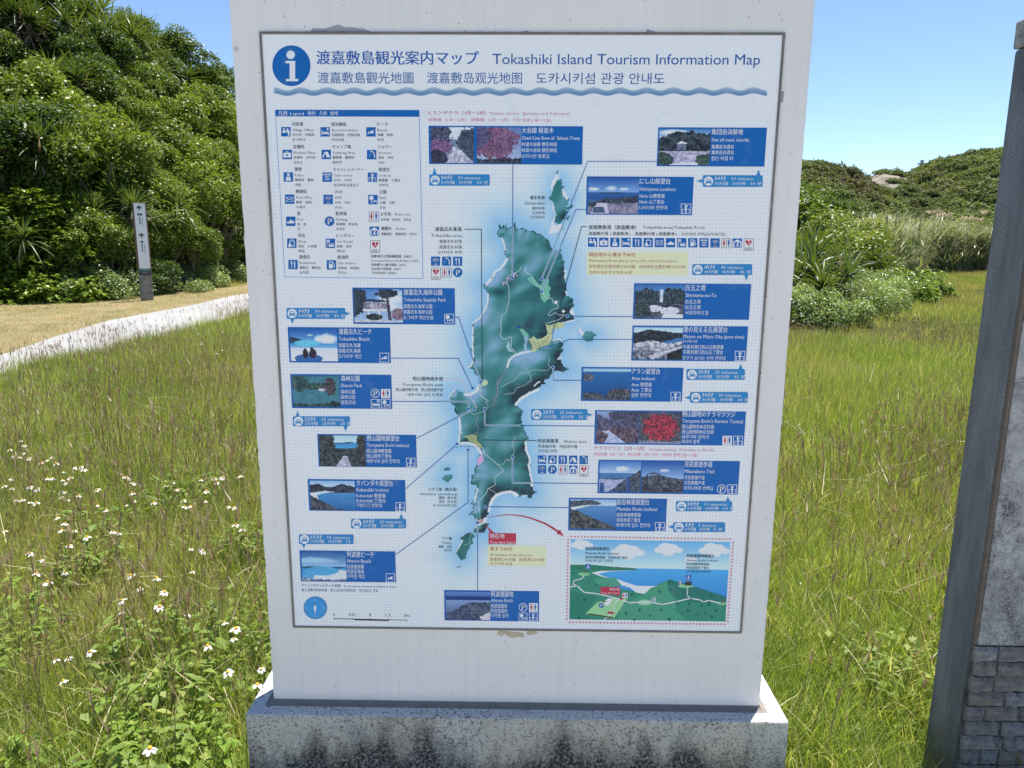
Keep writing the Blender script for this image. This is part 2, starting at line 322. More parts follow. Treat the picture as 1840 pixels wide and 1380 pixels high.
# ------------------------------------------------------------------ vegetation materials
M_leaf = leafmat('evergreen leaf', (0.026, 0.056, 0.013), (0.11, 0.18, 0.032), (0.29, 0.37, 0.075), 0.32, patch=0.35, pscale=0.45, rough=0.42, spec=0.3)
M_leaf2 = leafmat('yellow green leaf', (0.065, 0.11, 0.02), (0.21, 0.29, 0.05), (0.30, 0.32, 0.08), 0.33, patch=0.45, pscale=0.8, rough=0.42, spec=0.3)
M_rose = leafmat('fleshy bright leaf', (0.12, 0.20, 0.03), (0.25, 0.35, 0.055), (0.36, 0.46, 0.085), 0.35, rough=0.35, spec=0.4)
M_pand = leafmat('strap leaf', (0.05, 0.09, 0.025), (0.11, 0.16, 0.045), (0.22, 0.24, 0.10), 0.3, rough=0.38, spec=0.4)
M_vine = leafmat('grey green creeper leaf', (0.14, 0.21, 0.07), (0.28, 0.37, 0.14), (0.40, 0.46, 0.22), 0.3, rough=0.4, spec=0.45)
M_reed = leafmat('reed leaf', (0.14, 0.16, 0.08), (0.31, 0.33, 0.18), (0.54, 0.54, 0.40), 0.35, p2=0.8, patch=0.25, tcol=(1.3, 1.3, 0.7), rough=0.42, spec=0.4)
M_plume = leafmat('reed plume', (0.45, 0.38, 0.27), (0.62, 0.54, 0.42), None, 0.4, tcol=(1.1, 1, 0.9), patch=0.1)
M_far = leafmat('far scrub leaf', (0.09, 0.12, 0.06), (0.23, 0.28, 0.12), (0.44, 0.46, 0.24), 0.2, patch=0.5, pscale=0.09, rough=0.85, spec=0.05, brown=(0.13, 0.115, 0.085), bscale=0.06, bth=(0.52, 0.66))
M_bark = simple('grey brown bark', (0.14, 0.11, 0.085), 0.9, var=0.35, vscale=30)
M_dead = leafmat('dead strap leaf', (0.20, 0.14, 0.08), (0.36, 0.28, 0.19), None, 0.25, tcol=(1.1, 1, 0.8), patch=0.1)

def lumps(seed, k, rx, rz, zc, rl):
    g = np.random.default_rng(seed); C = []
    for i in range(k):
        a = g.uniform(0, 2*pi); u = g.uniform(-0.55, 1.0); rr_ = math.sqrt(max(0, 1-u*u)); q = g.uniform(0.45, 0.85)
        C.append((rx*rr_*cos(a)*q, rx*rr_*sin(a)*q, zc+rz*u*q, rl*g.uniform(0.7, 1.25)))
    return np.array(C)
def bush_mesh(seed, n, size, mat, kind='leaf', k=16, rx=1.0, rz=0.85, zc=0.75, rl=0.42, asp=0.55):
    g = np.random.default_rng(seed); C = lumps(seed, k, rx, rz, zc, rl); i = g.integers(0, k, n); d = g.normal(size=(n, 3)); d /= np.linalg.norm(d, axis=1, keepdims=True)
    d[:, 2] = np.abs(d[:, 2])*np.sign(g.uniform(-0.25, 1, n)); P = C[i, :3]+d*(C[i, 3]*g.uniform(0.72, 1.08, n))[:, None]
    if kind == 'leaf':
        Nn = d*0.5+np.array([0, 0, 0.7])+g.normal(size=(n, 3))*0.55; V, Q = leaves(P, Nn, size, asp=asp, seed=seed)
    else:
        m = 8; PP = np.repeat(P, m, 0); a = g.uniform(0, 2*pi, n*m); up = d*0.6+np.array([0, 0, 0.9]); up /= np.linalg.norm(up, axis=1, keepdims=True); up = np.repeat(up, m, 0)
        t = np.cross(up, np.array([0.3, 0.8, 0.1])); t /= np.linalg.norm(t, axis=1, keepdims=True); w = np.cross(up, t)
        D = up*g.uniform(0.35, 1.0, n*m)[:, None]+(t*np.cos(a)[:, None]+w*np.sin(a)[:, None]); V, Q = ribbons(PP, D, size*g.uniform(0.7, 1.1, n*m), size*0.42, 3, 0.25, lambda t: (0.35, 0.8, 1.0, 0.45)[int(round(t*3))])
    me = npmesh('foliage', V, [Q]); me.materials.append(mat); return me
def stem_mesh(seed, h=0.9):
    g = random.Random(seed); mb = MB()
    for i in range(6):
        a = g.uniform(0, 2*pi); mb.tube([(0.05*cos(a), 0.05*sin(a), -0.5), (0.2*cos(a), 0.2*sin(a), h*0.45), (0.55*cos(a), 0.55*sin(a), h)], [0.05, 0.035, 0.012], 5)
    return mb.mesh('stem')
SH = {'dark': [(bush_mesh(s, 8600, 0.068, M_leaf, k=15, rl=0.36), stem_mesh(s)) for s in (1, 2, 3)],
      'olive': [(bush_mesh(s, 8800, 0.062, M_leaf2, k=15, rl=0.36), stem_mesh(s)) for s in (11, 12)],
      'rose': [(bush_mesh(s, 620, 0.125, M_rose, 'rose', k=12, rz=0.6, zc=0.5), stem_mesh(s)) for s in (21, 22)],
      'vine': [(bush_mesh(s, 6000, 0.062, M_vine, k=18, rx=1.1, rz=0.45, zc=0.3, rl=0.33), stem_mesh(s, 0.5)) for s in (31, 32)]}
for v in SH.values():
    for f, s in v:
        if not s.materials: s.materials.append(M_bark)
def shrub(kind, x, y, z, s, label, group, name='shrub', sz=1.0):
    f, st = R.choice(SH[kind]); e = empty(name, (x, y, z), R.uniform(0, 2*pi)); e.scale = (s, s, s*sz)
    tag(e, label, 'shrub', group); link('foliage', f, parent=e); link('stem', st, parent=e); return e
# pandanus
def pand_head(seed, n=46, L=1.0, W=0.055, mat=M_pand):
    g = np.random.default_rng(seed); a = np.arange(n)*2.399; u = np.linspace(0.05, 1, n); el = (1.25-1.25*u)+g.normal(size=n)*0.1
    D = np.stack([np.cos(a)*np.cos(el), np.sin(a)*np.cos(el), np.sin(el)], 1); P = np.stack([np.cos(a)*0.03, np.sin(a)*0.03, 0.22-0.25*u], 1)
    V, Q = ribbons(P, D, L*g.uniform(0.75, 1.1, n), W*g.uniform(0.8, 1.15, n), 7, g.uniform(0.25, 0.85, n)*(0.35+u*0.8), lambda t: 1.0 if t < 0.5 else 1-(t-0.5)*1.85, fold=0.55)
    me = npmesh('leaf_crown', V, [Q]); me.materials.append(mat); return me
PH = [pand_head(s) for s in (1, 2, 3)]; PD = [pand_head(s, 16, 0.75, 0.045, M_dead) for s in (4, 5)]
def pandanus(x, y, z, s, heads, label, group, hmax=1.5):
    e = empty('pandanus', (x, y, z), R.uniform(0, 6.28)); e.scale = (s, s, s); tag(e, label, 'pandanus', group); mb = MB()
    for i in range(heads):
        a = 2*pi*i/heads+R.uniform(-0.4, 0.4); q = R.uniform(0.25, 0.75) if heads > 1 else 0.0; h = hmax*R.uniform(0.6, 1.0); top = (q*cos(a), q*sin(a), h)
        mb.tube([(0, 0, -0.4), (0.4*top[0], 0.4*top[1], h*0.45), top], [0.09, 0.07, 0.055], 6)
        c = link('leaf_crown', R.choice(PH), parent=e, loc=top); c.rotation_euler = (R.uniform(-0.3, 0.3), R.uniform(-0.3, 0.3), R.uniform(0, 6.28)); k = R.uniform(0.8, 1.1); c.scale = (k, k, k)
        if R.random() < 0.5:
            c = link('dead_leaf_skirt', R.choice(PD), parent=e, loc=(top[0], top[1], top[2]-0.12)); c.rotation_euler = (pi*0.9, 0, R.uniform(0, 6.28))
    link('trunk', mb.mesh('trunk'), M_bark, e); return e

# ---- left hillside planting
def polar(a, r): return CAM[0]+r*sin(a), CAM[1]+r*cos(a)
a0, a1 = azel(-420, 500)[0], azel(900, 500)[0]; cnt = 0
for row in range(12):
    s_ = (0.02, 0.045, 0.085, 0.135, 0.2, 0.29, 0.39, 0.5, 0.61, 0.73, 0.86, 0.98)[row]; n = 26
    for i in range(n):
        a = a0+(a1-a0)*(i+0.5*(row % 2)+R.uniform(-0.3, 0.3))/n; px = 920+1324*math.tan(a-YAW); r = float(hill_r0(a))+10.5*s_+R.uniform(-0.35, 0.35)
        x, y = polar(a, r); z = float(Hhill(x, y)); s = R.choice((0.65, 0.8, 0.95, 1.15, 1.45)) if row > 2 else R.uniform(0.6, 0.85)
        z += (R.uniform(-0.55, 0.35) if row > 2 else 0)
        if row == 0:
            if px < 120 or R.random() < 0.2: k, lab, grp, s = 'rose', 'bright yellow-green rosette shrub at the foot of the left hillside', 'bright rosette shrubs at the foot of the hillside', 0.8
            else: k, lab, grp, s = 'vine', 'low grey-green creeping shrub along the inner edge of the dry verge', 'low creeping shrubs at the foot of the hillside', R.uniform(0.65, 0.95)
        elif row <= 3 and px < 150: k, lab, grp = 'rose', 'bright yellow-green rosette shrub at the foot of the left hillside', 'bright rosette shrubs at the foot of the hillside'
        elif row <= 7 and 90 < px and R.random() < 0.75: k, lab, grp = 'olive', 'olive green small-leaved shrub on the lower slope of the left hillside', 'olive green shrubs on the lower hillside'
        else: k, lab, grp = 'dark', 'dark glossy evergreen shrub on the upper slope of the left hillside', 'dark evergreen shrubs on the upper hillside'
        if px > 640 and row > 4 and R.random() < 0.35: continue
        lev = 'at the hillside foot' if row <= 1 else 'low on the hillside' if row <= 4 else 'halfway up the hillside' if row <= 7 else 'high on the hillside' if row <= 9 else 'along the hillside crest'
        loc_ = 'beyond the left edge of view' if px < -20 else 'close to the left edge' if px < 110 else 'left of the signpost' if px < 225 else 'straight behind the signpost' if px < 300 else 'between the signpost and the board' if px < 430 else 'hidden behind the board'
        lab = {'rose': 'bright yellow-green rosette shrub', 'vine': 'low grey-green creeping shrub', 'olive': 'olive green small-leaved shrub', 'dark': 'dark glossy evergreen shrub'}[k]+' '+lev+', '+loc_
        shrub(k, x, y, z-0.25*s, s, lab, grp); cnt += 1
def on_hill(px, py, lift=0.0):
    return hit(px, py, Hhill, 12.0, 60.0, lift)
for px, py, s, hd, lab in ((35, 60, 1.0, 5, 'pandanus clump at the top left corner of the hillside above the dark shrubs'), (95, 70, 1.0, 4, 'pandanus clump on the hillside crest right of the top left corner'),
        (160, 42, 1.0, 3, 'pandanus on the crest just left of the tall spiky one against the sky'), (222, 95, 1.15, 4, 'tall spiky pandanus standing against the sky on the hillside crest'),
        (268, 130, 0.9, 3, 'small pandanus on the skyline right of the tall spiky one'), (20, 290, 1.15, 5, 'large pandanus clump low on the hillside at the left edge'), (85, 300, 1.05, 4, 'pandanus clump with long drooping leaves right of the large one at the left edge'),
        (330, 150, 0.9, 3, 'pandanus half hidden in shrubs below the skyline near the board'), (215, 390, 0.85, 3, 'pandanus clump behind the signpost with pale drooping leaves'), (290, 375, 0.8, 3, 'pale leaved pandanus to the right behind the signpost'),
        (395, 400, 1.05, 4, 'big dark pandanus beside the left edge of the information board'), (420, 300, 0.9, 3, 'pandanus above the big dark one beside the board edge'), (15, 440, 0.8, 3, 'grassy leaved pandanus at the left edge low down near the verge'),
        (130, 150, 0.9, 3, 'pandanus in the middle of the dark shrubs below the upper left clumps'), (60, 200, 0.95, 3, 'pandanus between the upper and lower clumps near the left edge'), (350, 250, 0.8, 3, 'pandanus among dark shrubs halfway up beside the board'), (260, 240, 0.7, 2, 'small pandanus in the centre of the hillside'),
        (205, 330, 0.7, 2, 'small pandanus above the signpost in the olive shrubs')):
    p = on_hill(px, py, 0.9); z = float(Hhill(p[0], p[1])); pandanus(p[0], p[1], z+0.15, s, hd, lab, 'pandanus plants on the left hillside', 1.25)
# fern-like dead patch and cycad by the signpost
p = on_hill(215, 480, 0.4); e = pandanus(p[0], p[1]-0.5, float(Hg(p[0], p[1])), 0.6, 1, 'short yellow-green cycad low beside the signpost', None, 0.25)

# ---- right side planting
for px, py, s, lab in ((1440, 592, 0.75, 1), (1475, 596, 0.8, 1), (1510, 590, 0.85, 1), (1545, 578, 0.85, 1), (1580, 566, 0.8, 1), (1612, 556, 0.75, 1), (1640, 545, 0.7, 1), (1490, 570, 0.95, 1), (1530, 560, 0.95, 1), (1565, 550, 0.9, 1), (1600, 540, 0.85, 1), (1400, 590, 0.9, 1), (1350, 588, 1.0, 1), (1660, 534, 0.55, 1)):
    p = hit(px, py); shrub('vine', p[0], p[1]+0.5, float(Hg(p[0], p[1]))-0.05, s, 'grey-green creeping shrub right of the board, '+('partly behind the board edge' if px < 1450 else 'at the near front of the mass' if py > 575 else 'at the far right tip of the mass' if px > 1605 else 'in the middle of the mass'), 'creeping shrubs right of the board', sz=1.1)
for px, py, s, hd, lab in ((1470, 583, 0.95, 4, 'large pandanus in the creeper right beside the right edge of the board'), (1430, 575, 1.0, 4, 'pandanus partly hidden by the right edge of the board'), (1500, 545, 1.0, 4, 'pandanus with upright leaves behind the large one right of the board'),
        (1510, 520, 1.1, 3, 'pandanus with pale drooping leaves just left of the reed band'), (1465, 515, 1.2, 3, 'tall pandanus in front of the dark shrubs right of the board'),
        (1440, 540, 1.35, 5, 'tall pandanus clump behind the board right edge'), (1545, 525, 0.9, 3, 'small pandanus among the creeper halfway to the reeds')):
    p = hit(px, py); pandanus(p[0], p[1]+0.6, float(Hg(p[0], p[1]))+0.1, s, hd, lab, 'pandanus plants right of the board', 0.9)
for px, py, s, k in ((1448, 520, 1.7, 'olive'), (1490, 515, 1.5, 'olive'), (1520, 510, 1.3, 'vine'), (1540, 503, 1.5, 'olive'), (1435, 505, 2.6, 'dark'), (1475, 502, 2.4, 'dark'), (1395, 508, 2.8, 'dark'), (1340, 508, 2.8, 'dark'), (1515, 505, 1.9, 'dark'), (1545, 515, 0.9, 'rose'), (1585, 530, 0.75, 'rose'), (1610, 527, 0.7, 'rose'), (1560, 535, 0.8, 'rose'), (1455, 535, 1.0, 'rose')):
    p = hit(px, py)
    shrub(k, p[0], p[1]+(1 if k == 'dark' else -2), float(Hg(p[0], p[1]))-0.2, s, 'tall glossy dark shrub behind the pandanus right of the board' if k == 'dark' else 'leafy olive shrub between the creeper and the reeds right of the board' if k != 'rose' else 'bright yellow-green shrub between the creeper and the reeds', 'tall dark shrubs right of the board' if k == 'dark' else 'bright shrubs before the reeds')
# reeds
def reed_proto(seed, plume):
    g = np.random.default_rng(seed); n = 60; P = np.stack([g.normal(size=n)*0.28, g.normal(size=n)*0.28, g.uniform(0, 1.5, n)], 1); a = g.uniform(0, 2*pi, n); el = g.uniform(0.75, 1.4, n)
    D = np.stack([np.cos(a)*np.cos(el), np.sin(a)*np.cos(el), np.sin(el)], 1); V, Q = ribbons(P, D, g.uniform(1.0, 1.7, n), g.uniform(0.04, 0.075, n), 6, g.uniform(0.2, 0.75, n), lambda t: 1-0.8*t)
    o = [proto('reed_leaf', V, Q, M_reed)]
    if plume:
        me = o[0].data; k = 3; P = np.stack([g.normal(size=k)*0.2, g.normal(size=k)*0.2, np.full(k, 1.2)], 1); D = np.stack([g.normal(size=k)*0.06, g.normal(size=k)*0.06, np.ones(k)], 1)
        V1, Q1 = ribbons(P, D, 1.7, 0.02, 2, 0.0); T = P+D*1.62; V2, Q2 = ribbons(np.repeat(T, 22, 0), np.stack([g.normal(size=66)*0.35, g.normal(size=66)*0.35, g.uniform(0.6, 1.6, 66)], 1), 0.38, 0.045, 2, 0.3)
        V3, Q3 = merge([(V1, Q1), (V2, Q2)]); nv, nq = len(V), len(Q); Vm, Qm = merge([(V, Q), (V3, Q3)]); me = npmesh('reed_leaf', Vm, [Qm]); me.materials.append(M_reed); me.materials.append(M_plume)
        me.polygons.foreach_set('material_index', np.array([0]*nq+[1]*len(Q3), np.int32)); o = [bpy.data.objects.new('reed_leaf', me)]
    return o
RP = reed_proto(1, False)+reed_proto(2, False)+reed_proto(4, False); RPP = reed_proto(3, True)
pts = []; g = NR; fr = [(1525, 520), (1570, 508), (1610, 490), (1650, 478), (1720, 474), (1800, 474), (1900, 474), (2100, 474), (2400, 476)]
fr = [(px, py+7+max(0, min(9, (px-1560)/10))) for px, py in fr]; fp = [(azel(px, py)[0], math.hypot(*(hit(px, py)[:2]-CAM[:2]))) for px, py in fr]
for i in range(2300):
    a = g.uniform(fp[0][0], fp[-1][0]); r0 = interp(fp, a); r = r0+0.5+abs(g.normal())*5.5; x, y = polar(a, r); pts.append((x, y, float(Hg(x, y))-0.1))
pts = np.array(pts); sc_ = g.uniform(0.8, 1.25, len(pts))*(0.75+0.6*fbm(pts[:, 0]*0.22, pts[:, 1]*0.22, 15, 3))
scatter('reed_bed', pts, np.stack([np.zeros(len(pts)), np.zeros(len(pts)), g.uniform(0, 6.28, len(pts))], 1), sc_, RP, 'dense band of tall pale green reeds with a few buff plumes below the far hills', 'reeds')
pp = []
for px in list(np.linspace(1660, 1800, 9))+[1612]+list(np.linspace(1810, 2300, 20)):
    a = azel(px+g.uniform(-8, 8), 470)[0]; r = interp(fp, a)+g.uniform(0.5, 5); x, y = polar(a, r); pp.append((x, y, float(Hg(x, y))+0.25))
scatter('reed_plumes', pp, [(0, 0, g.uniform(0, 6)) for _ in pp], [g.uniform(0.78, 1.1) for _ in pp], RPP, 'buff feathery plumes standing above the reed band', 'reeds')
# scrub on far hills
def scrub_proto(seed):
    g = np.random.default_rng(seed); C = lumps(seed, 7, 1.0, 0.6, 0.45, 0.5); n = 1100; i = g.integers(0, 7, n); d = g.normal(size=(n, 3)); d /= np.linalg.norm(d, axis=1, keepdims=True); d[:, 2] = np.abs(d[:, 2])
    P = C[i, :3]+d*(C[i, 3]*g.uniform(0.65, 1.1, n))[:, None]; V, Q = leaves(P, d*0.6+g.normal(size=(n, 3))*0.8+np.array([0, 0, 0.3]), 0.21, asp=0.7, seed=seed); return proto('scrub', V, Q, M_far)
SP = [scrub_proto(s) for s in (51, 52, 53)]
def hill_scrub(name, H, az, tab, n, rb, smin, smax, seed, clear, label):
    g = np.random.default_rng(seed); a = g.uniform(az[0], az[-1], n*3); rc = np.interp(a, az, [t[2] for t in tab]); r = rb+(rc+5-rb)*g.uniform(0, 1, n*3)**0.8
    x = CAM[0]+r*np.sin(a); y = CAM[1]+r*np.cos(a); keep = fbm(x*0.10, y*0.10, seed, 4) > clear; a, r, x, y = a[keep][:n], r[keep][:n], x[keep][:n], y[keep][:n]
    z = H(a, r)-0.15; s = g.uniform(smin, smax, len(x))
    if 'rocky' in name: kk = (z < 8.5) | (g.random(len(z)) < 0.42); z = z-0.4*s*(z > 8); a, r, x, y, z, s = a[kk], r[kk], x[kk], y[kk], z[kk], s[kk]
    scatter(name, np.stack([x, y, z], 1), np.stack([a*0, a*0, g.uniform(0, 6.28, len(a))], 1), np.stack([s, s, s*0.8], 1), SP, label, 'scrub')
hill_scrub('dark_hill_scrub', *hills[0], 2600, 62, 0.8, 1.7, 3, 0.0, 'dark olive wind-clipped scrub covering the nearer hill right of the board')
hill_scrub('rocky_hill_scrub', *hills[1], 420, 84, 0.7, 1.6, 4, 0.46, 'patchy green scrub on the pale rocky summit')
hill_scrub('green_hill_scrub', *hills[2], 4200, 92, 1.2, 2.7, 5, 0.40, 'green scrub covering the long far hill beside the stone monument')
# boulders on the slope
M_rock = simple('pale rock', (0.36, 0.30, 0.25), 0.95, var=0.4, vscale=1.5)
def rock_mesh(seed):
    import bmesh
    bm = bmesh.new(); bmesh.ops.create_icosphere(bm, subdivisions=3, radius=1.0)
    for v in bm.verts:
        c = v.co.normalized(); q = 0.65+0.7*float(fbm(np.array(c.x*1.7+seed*3+5), np.array(c.y*1.7+c.z*1.3+7), seed, 4)); v.co = Vector((c.x*q*1.3, c.y*q, c.z*q*0.75))
    me = bpy.data.meshes.new('rock'); bm.to_mesh(me); bm.free(); return me
RK = [rock_mesh(s) for s in (1, 2, 3)]
Hf, azf, tf = hills[2]
for px, py, s, lab in ((1622, 352, 1.7, 'pale boulder highest in the outcrop below the rocky summit'), (1632, 347, 1.3, 'brown boulder beside the highest pale one of the outcrop'), (1626, 362, 1.1, 'small pale boulder in the middle of the outcrop'), (1632, 378, 1.8, 'broad pale boulder low in the outcrop above the reeds'),
        (1616, 384, 1.7, 'sandy boulder at the left foot of the outcrop'), (1645, 385, 1.4, 'grey boulder at the right foot of the outcrop'), (1600, 350, 1.0, 'small pale boulder alone left of the outcrop')):
    a, el = azel(px, py); rr_ = np.linspace(93, 175, 300); zz = Hf(np.full(300, a), rr_); k = np.nonzero(zz > 1.52+rr_*math.tan(el))[0]; r = rr_[k[0]] if len(k) else 110
    x, y = polar(a, r); o = link('boulder', R.choice(RK), M_rock, loc=(x, y, 1.52+r*math.tan(el)+0.4)); s *= 1.5; o.scale = (s, s, s); o.rotation_euler = (0, 0, R.uniform(0, 6)); tag(o, lab, 'boulder', 'boulders of the outcrop on the far slope')
# beacon tower far off
a, el = azel(1655, 308); x, y = polar(a, 290); z = 1.52+290*math.tan(el); mb = MB(); mb.tube([(0, 0, -14), (0, 0, 0), (0, 0, 2.4)], [1.0, 0.75, 0.62], 8)
e = empty('beacon_tower', (x, y, z)); tag(e, 'tiny pale grey tower on the skyline between the rocky summit and the green hill', 'tower'); link('tower_shaft', mb.mesh('tower_shaft'), simple('weathered tower paint', (0.42, 0.43, 0.46), 0.8), e)
mb = MB(); mb.box(-1.0, 1.0, -1.0, 1.0, 2.3, 2.7); mb.box(-0.4, 0.4, -0.4, 0.4, 2.7, 3.7); mb.box(-2.4, -0.9, -0.7, 0.7, -4, -0.6); link('tower_gallery', mb.mesh('tower_gallery'), simple('tower gallery paint', (0.36, 0.37, 0.40), 0.8), e)

# ------------------------------------------------------------------ grass
BR = (0.19, 0.13, 0.07)
M_g = leafmat('meadow grass', (0.10, 0.165, 0.03), (0.36, 0.45, 0.09), (0.68, 0.61, 0.34), 0.42, patch=0.10, pscale=0.6, p2=0.84, tcol=(1.4, 1.35, 0.65), brown=(0.40, 0.34, 0.17), bscale=0.45, bth=(0.48, 0.76), rough=0.36, spec=0.5)
M_gf = leafmat('far meadow grass', (0.17, 0.22, 0.055), (0.42, 0.45, 0.14), (0.60, 0.54, 0.31), 0.42, patch=0.2, pscale=0.3, p2=0.85, tcol=(1.4, 1.35, 0.65), brown=(0.40, 0.31, 0.17), bscale=0.12, bth=(0.42, 0.64), rough=0.5, spec=0.3)
M_st = leafmat('seed stalk', (0.17, 0.13, 0.075), (0.33, 0.25, 0.15), (0.38, 0.26, 0.18), 0.3, tcol=(1.2, 1.0, 0.8), patch=0.2)
M_straw = leafmat('dry straw', (0.38, 0.32, 0.17), (0.55, 0.48, 0.28), None, 0.3, tcol=(1.1, 1, 0.8), patch=0.1)
M_dry = leafmat('cropped dry grass', (0.32, 0.27, 0.11), (0.66, 0.53, 0.30), (0.30, 0.33, 0.08), 0.35, tcol=(1.1, 1, 0.7), patch=0.35, pscale=0.8, p2=0.82, brown=(0.24, 0.26, 0.08), bscale=0.7, bth=(0.5, 0.62))
M_clov = leafmat('ground cover leaf', (0.11, 0.18, 0.03), (0.20, 0.28, 0.05), (0.32, 0.36, 0.09), 0.35, patch=0.2, rough=0.5, spec=0.25)
def grass_proto(seed, n, rad, h0, h1, w, mat, seg=3, lean=0.35, droop=0.25, name='grass_blade'):
    g = np.random.default_rng(seed); rr_ = rad*np.sqrt(g.uniform(0, 1, n)); a = g.uniform(0, 6.28, n); P = np.stack([rr_*np.cos(a), rr_*np.sin(a), np.full(n, -0.02)], 1)
    D = np.stack([g.normal(size=n)*lean, g.normal(size=n)*lean, np.ones(n)], 1); V, Q = ribbons(P, D, g.uniform(h0, h1, n), w*g.uniform(0.6, 1.3, n), seg, g.uniform(0, droop*2, n), lambda t: 1-0.9*t**1.5, twist=g.uniform(-1.2, 1.2, n))
    return proto(name, V, Q, mat)
def stalk_proto(seed, n, rad, h0, h1):
    g = np.random.default_rng(seed); P = np.stack([g.normal(size=n)*rad*0.5, g.normal(size=n)*rad*0.5, np.zeros(n)], 1); D = np.stack([g.normal(size=n)*0.16, g.normal(size=n)*0.16, np.ones(n)], 1); L = g.uniform(h0, h1, n)
    parts = [ribbons(P, D, L, 0.0022, 3, 0.05, lambda t: 1.0)]; Dn = D/np.linalg.norm(D, axis=1, keepdims=True); T = P+Dn*L[:, None]*0.93
    m = 4; parts.append(ribbons(np.repeat(T, m, 0), np.repeat(Dn, m, 0)+g.normal(size=(n*m, 3))*0.35, 0.055, 0.0045, 2, 0.1)); V, Q = merge(parts); return proto('seed_stalk', V, Q, M_st)
G_near = [grass_proto(s, 150, 0.13, 0.08, 0.27, 0.0034, M_g, 3, 0.34, 0.3) for s in (1, 2, 3)]+[grass_proto(4, 50, 0.12, 0.10, 0.30, 0.0062, M_g, 4, 0.5, 0.45)]
G_mid = [grass_proto(s, 190, 0.22, 0.09, 0.27, 0.0044, M_g, 3, 0.30, 0.25) for s in (5, 6, 7)]
G_far = [grass_proto(s, 150, 0.45, 0.10, 0.28, 0.009, M_gf, 2, 0.25, 0.25) for s in (8, 9)]
S_near = [stalk_proto(s, 9, 0.3, 0.25, 0.42) for s in (1, 2)]
def sector(n, rmin, rmax, amin, amax, p=0.5, seed=0):
    g = np.random.default_rng(seed); a = g.uniform(amin, amax, n); u = g.uniform(0, 1, n); r = np.sqrt(rmin**2+(rmax**2-rmin**2)*u) if p == 0.5 else rmin+(rmax-rmin)*u
    return CAM[0]+r*np.sin(a), CAM[1]+r*np.cos(a), a, r
def clear_mask(x, y, path=True, m=0.0):
    k = ~((np.abs(x) < 0.70+m) & (y > -0.10-m) & (y < 0.2+m)); k &= ~((x > 1.13) & (x < 2.6) & (y > 0.05) & (y < 0.28))
    if path: k &= ~inside_poly(x, y, path_poly); k &= ~inside_poly(x, y, verge_poly)
    a = np.arctan2(x-CAM[0], y-CAM[1]); r = np.hypot(x-CAM[0], y-CAM[1]); k &= r < hill_r0(np.minimum(a, az_lim))+np.where(a > az_lim, 200, 0)
    return k
az_lim = azel(1000, 500)[0]
def grass_field(name, n, r0, r1, amin, amax, protos, seed, label, smin=0.8, smax=1.25, tilt=0.12, p=0.5, dens=None, cat='grass'):
    x, y, a, r = sector(n, r0, r1, amin, amax, p, seed); k = clear_mask(x, y, m=0.16 if ('stalk' in name or 'straw' in name or 'cover' in name) else 0.0)
    if dens is not None: k &= dens(x, y, a, r)
    x, y = x[k], y[k]; g = np.random.default_rng(seed+1); m = len(x)
    hs = 0.75+0.5*fbm(x*0.9, y*0.9, 77, 3)
    s = g.uniform(smin, smax, m); sc3 = np.stack([s, s, s*hs], 1)
    return scatter(name, np.stack([x, y, Hg(x, y)], 1), np.stack([g.normal(size=m)*tilt, g.normal(size=m)*tilt, g.uniform(0, 6.28, m)], 1), sc3, protos, label, cat)
W_ = radians(56)
grass_field('meadow_grass', 4800, 1.3, 4.6, -W_, W_, G_near, 100, 'long green meadow grass around the board in the foreground')
grass_field('tall_meadow_grass', 6000, 4.4, 12.5, -W_, W_, G_mid, 110, 'long green and brownish meadow grass in the middle distance', 0.85, 1.3, 0.06)
grass_field('distant_meadow_grass', 14000, 12, 75, -radians(40), W_, G_far, 120, 'yellow-green meadow grass reaching to the reeds', 0.8, 1.3, 0.05)
grass_field('seed_stalks', 380, 1.8, 5, -W_, W_, S_near, 130, 'thin brown seed stalks standing above the near meadow grass')
grass_field('brown_seed_heads', 1500, 4.5, 14, -W_, W_, [stalk_proto(5, 16, 0.5, 0.26, 0.40)], 140, 'brownish haze of seed heads over the meadow', dens=lambda x, y, a, r: fbm(x*0.35, y*0.35, 8, 3) > 0.40)
# straw lying about
def straw_proto(seed, n=3):
    g = np.random.default_rng(seed); P = g.normal(size=(n, 3))*0.1; P[:, 2] = g.uniform(0.08, 0.2, n); a = g.uniform(0, 6.28, n); D = np.stack([np.cos(a), np.sin(a), g.uniform(-0.05, 0.5, n)], 1)
    V, Q = ribbons(P, D, g.uniform(0.08, 0.32, n), 0.003, 4, g.uniform(0, 0.25, n), lambda t: 1-0.6*t, twist=g.uniform(-1, 1, n)); return proto('straw', V, Q, M_straw)
grass_field('dry_straw', 520, 1.7, 8, -W_, W_, [straw_proto(s) for s in (1, 2, 3, 4)], 150, 'pale dry straw lying bent over the green grass', 0.7, 1.3)
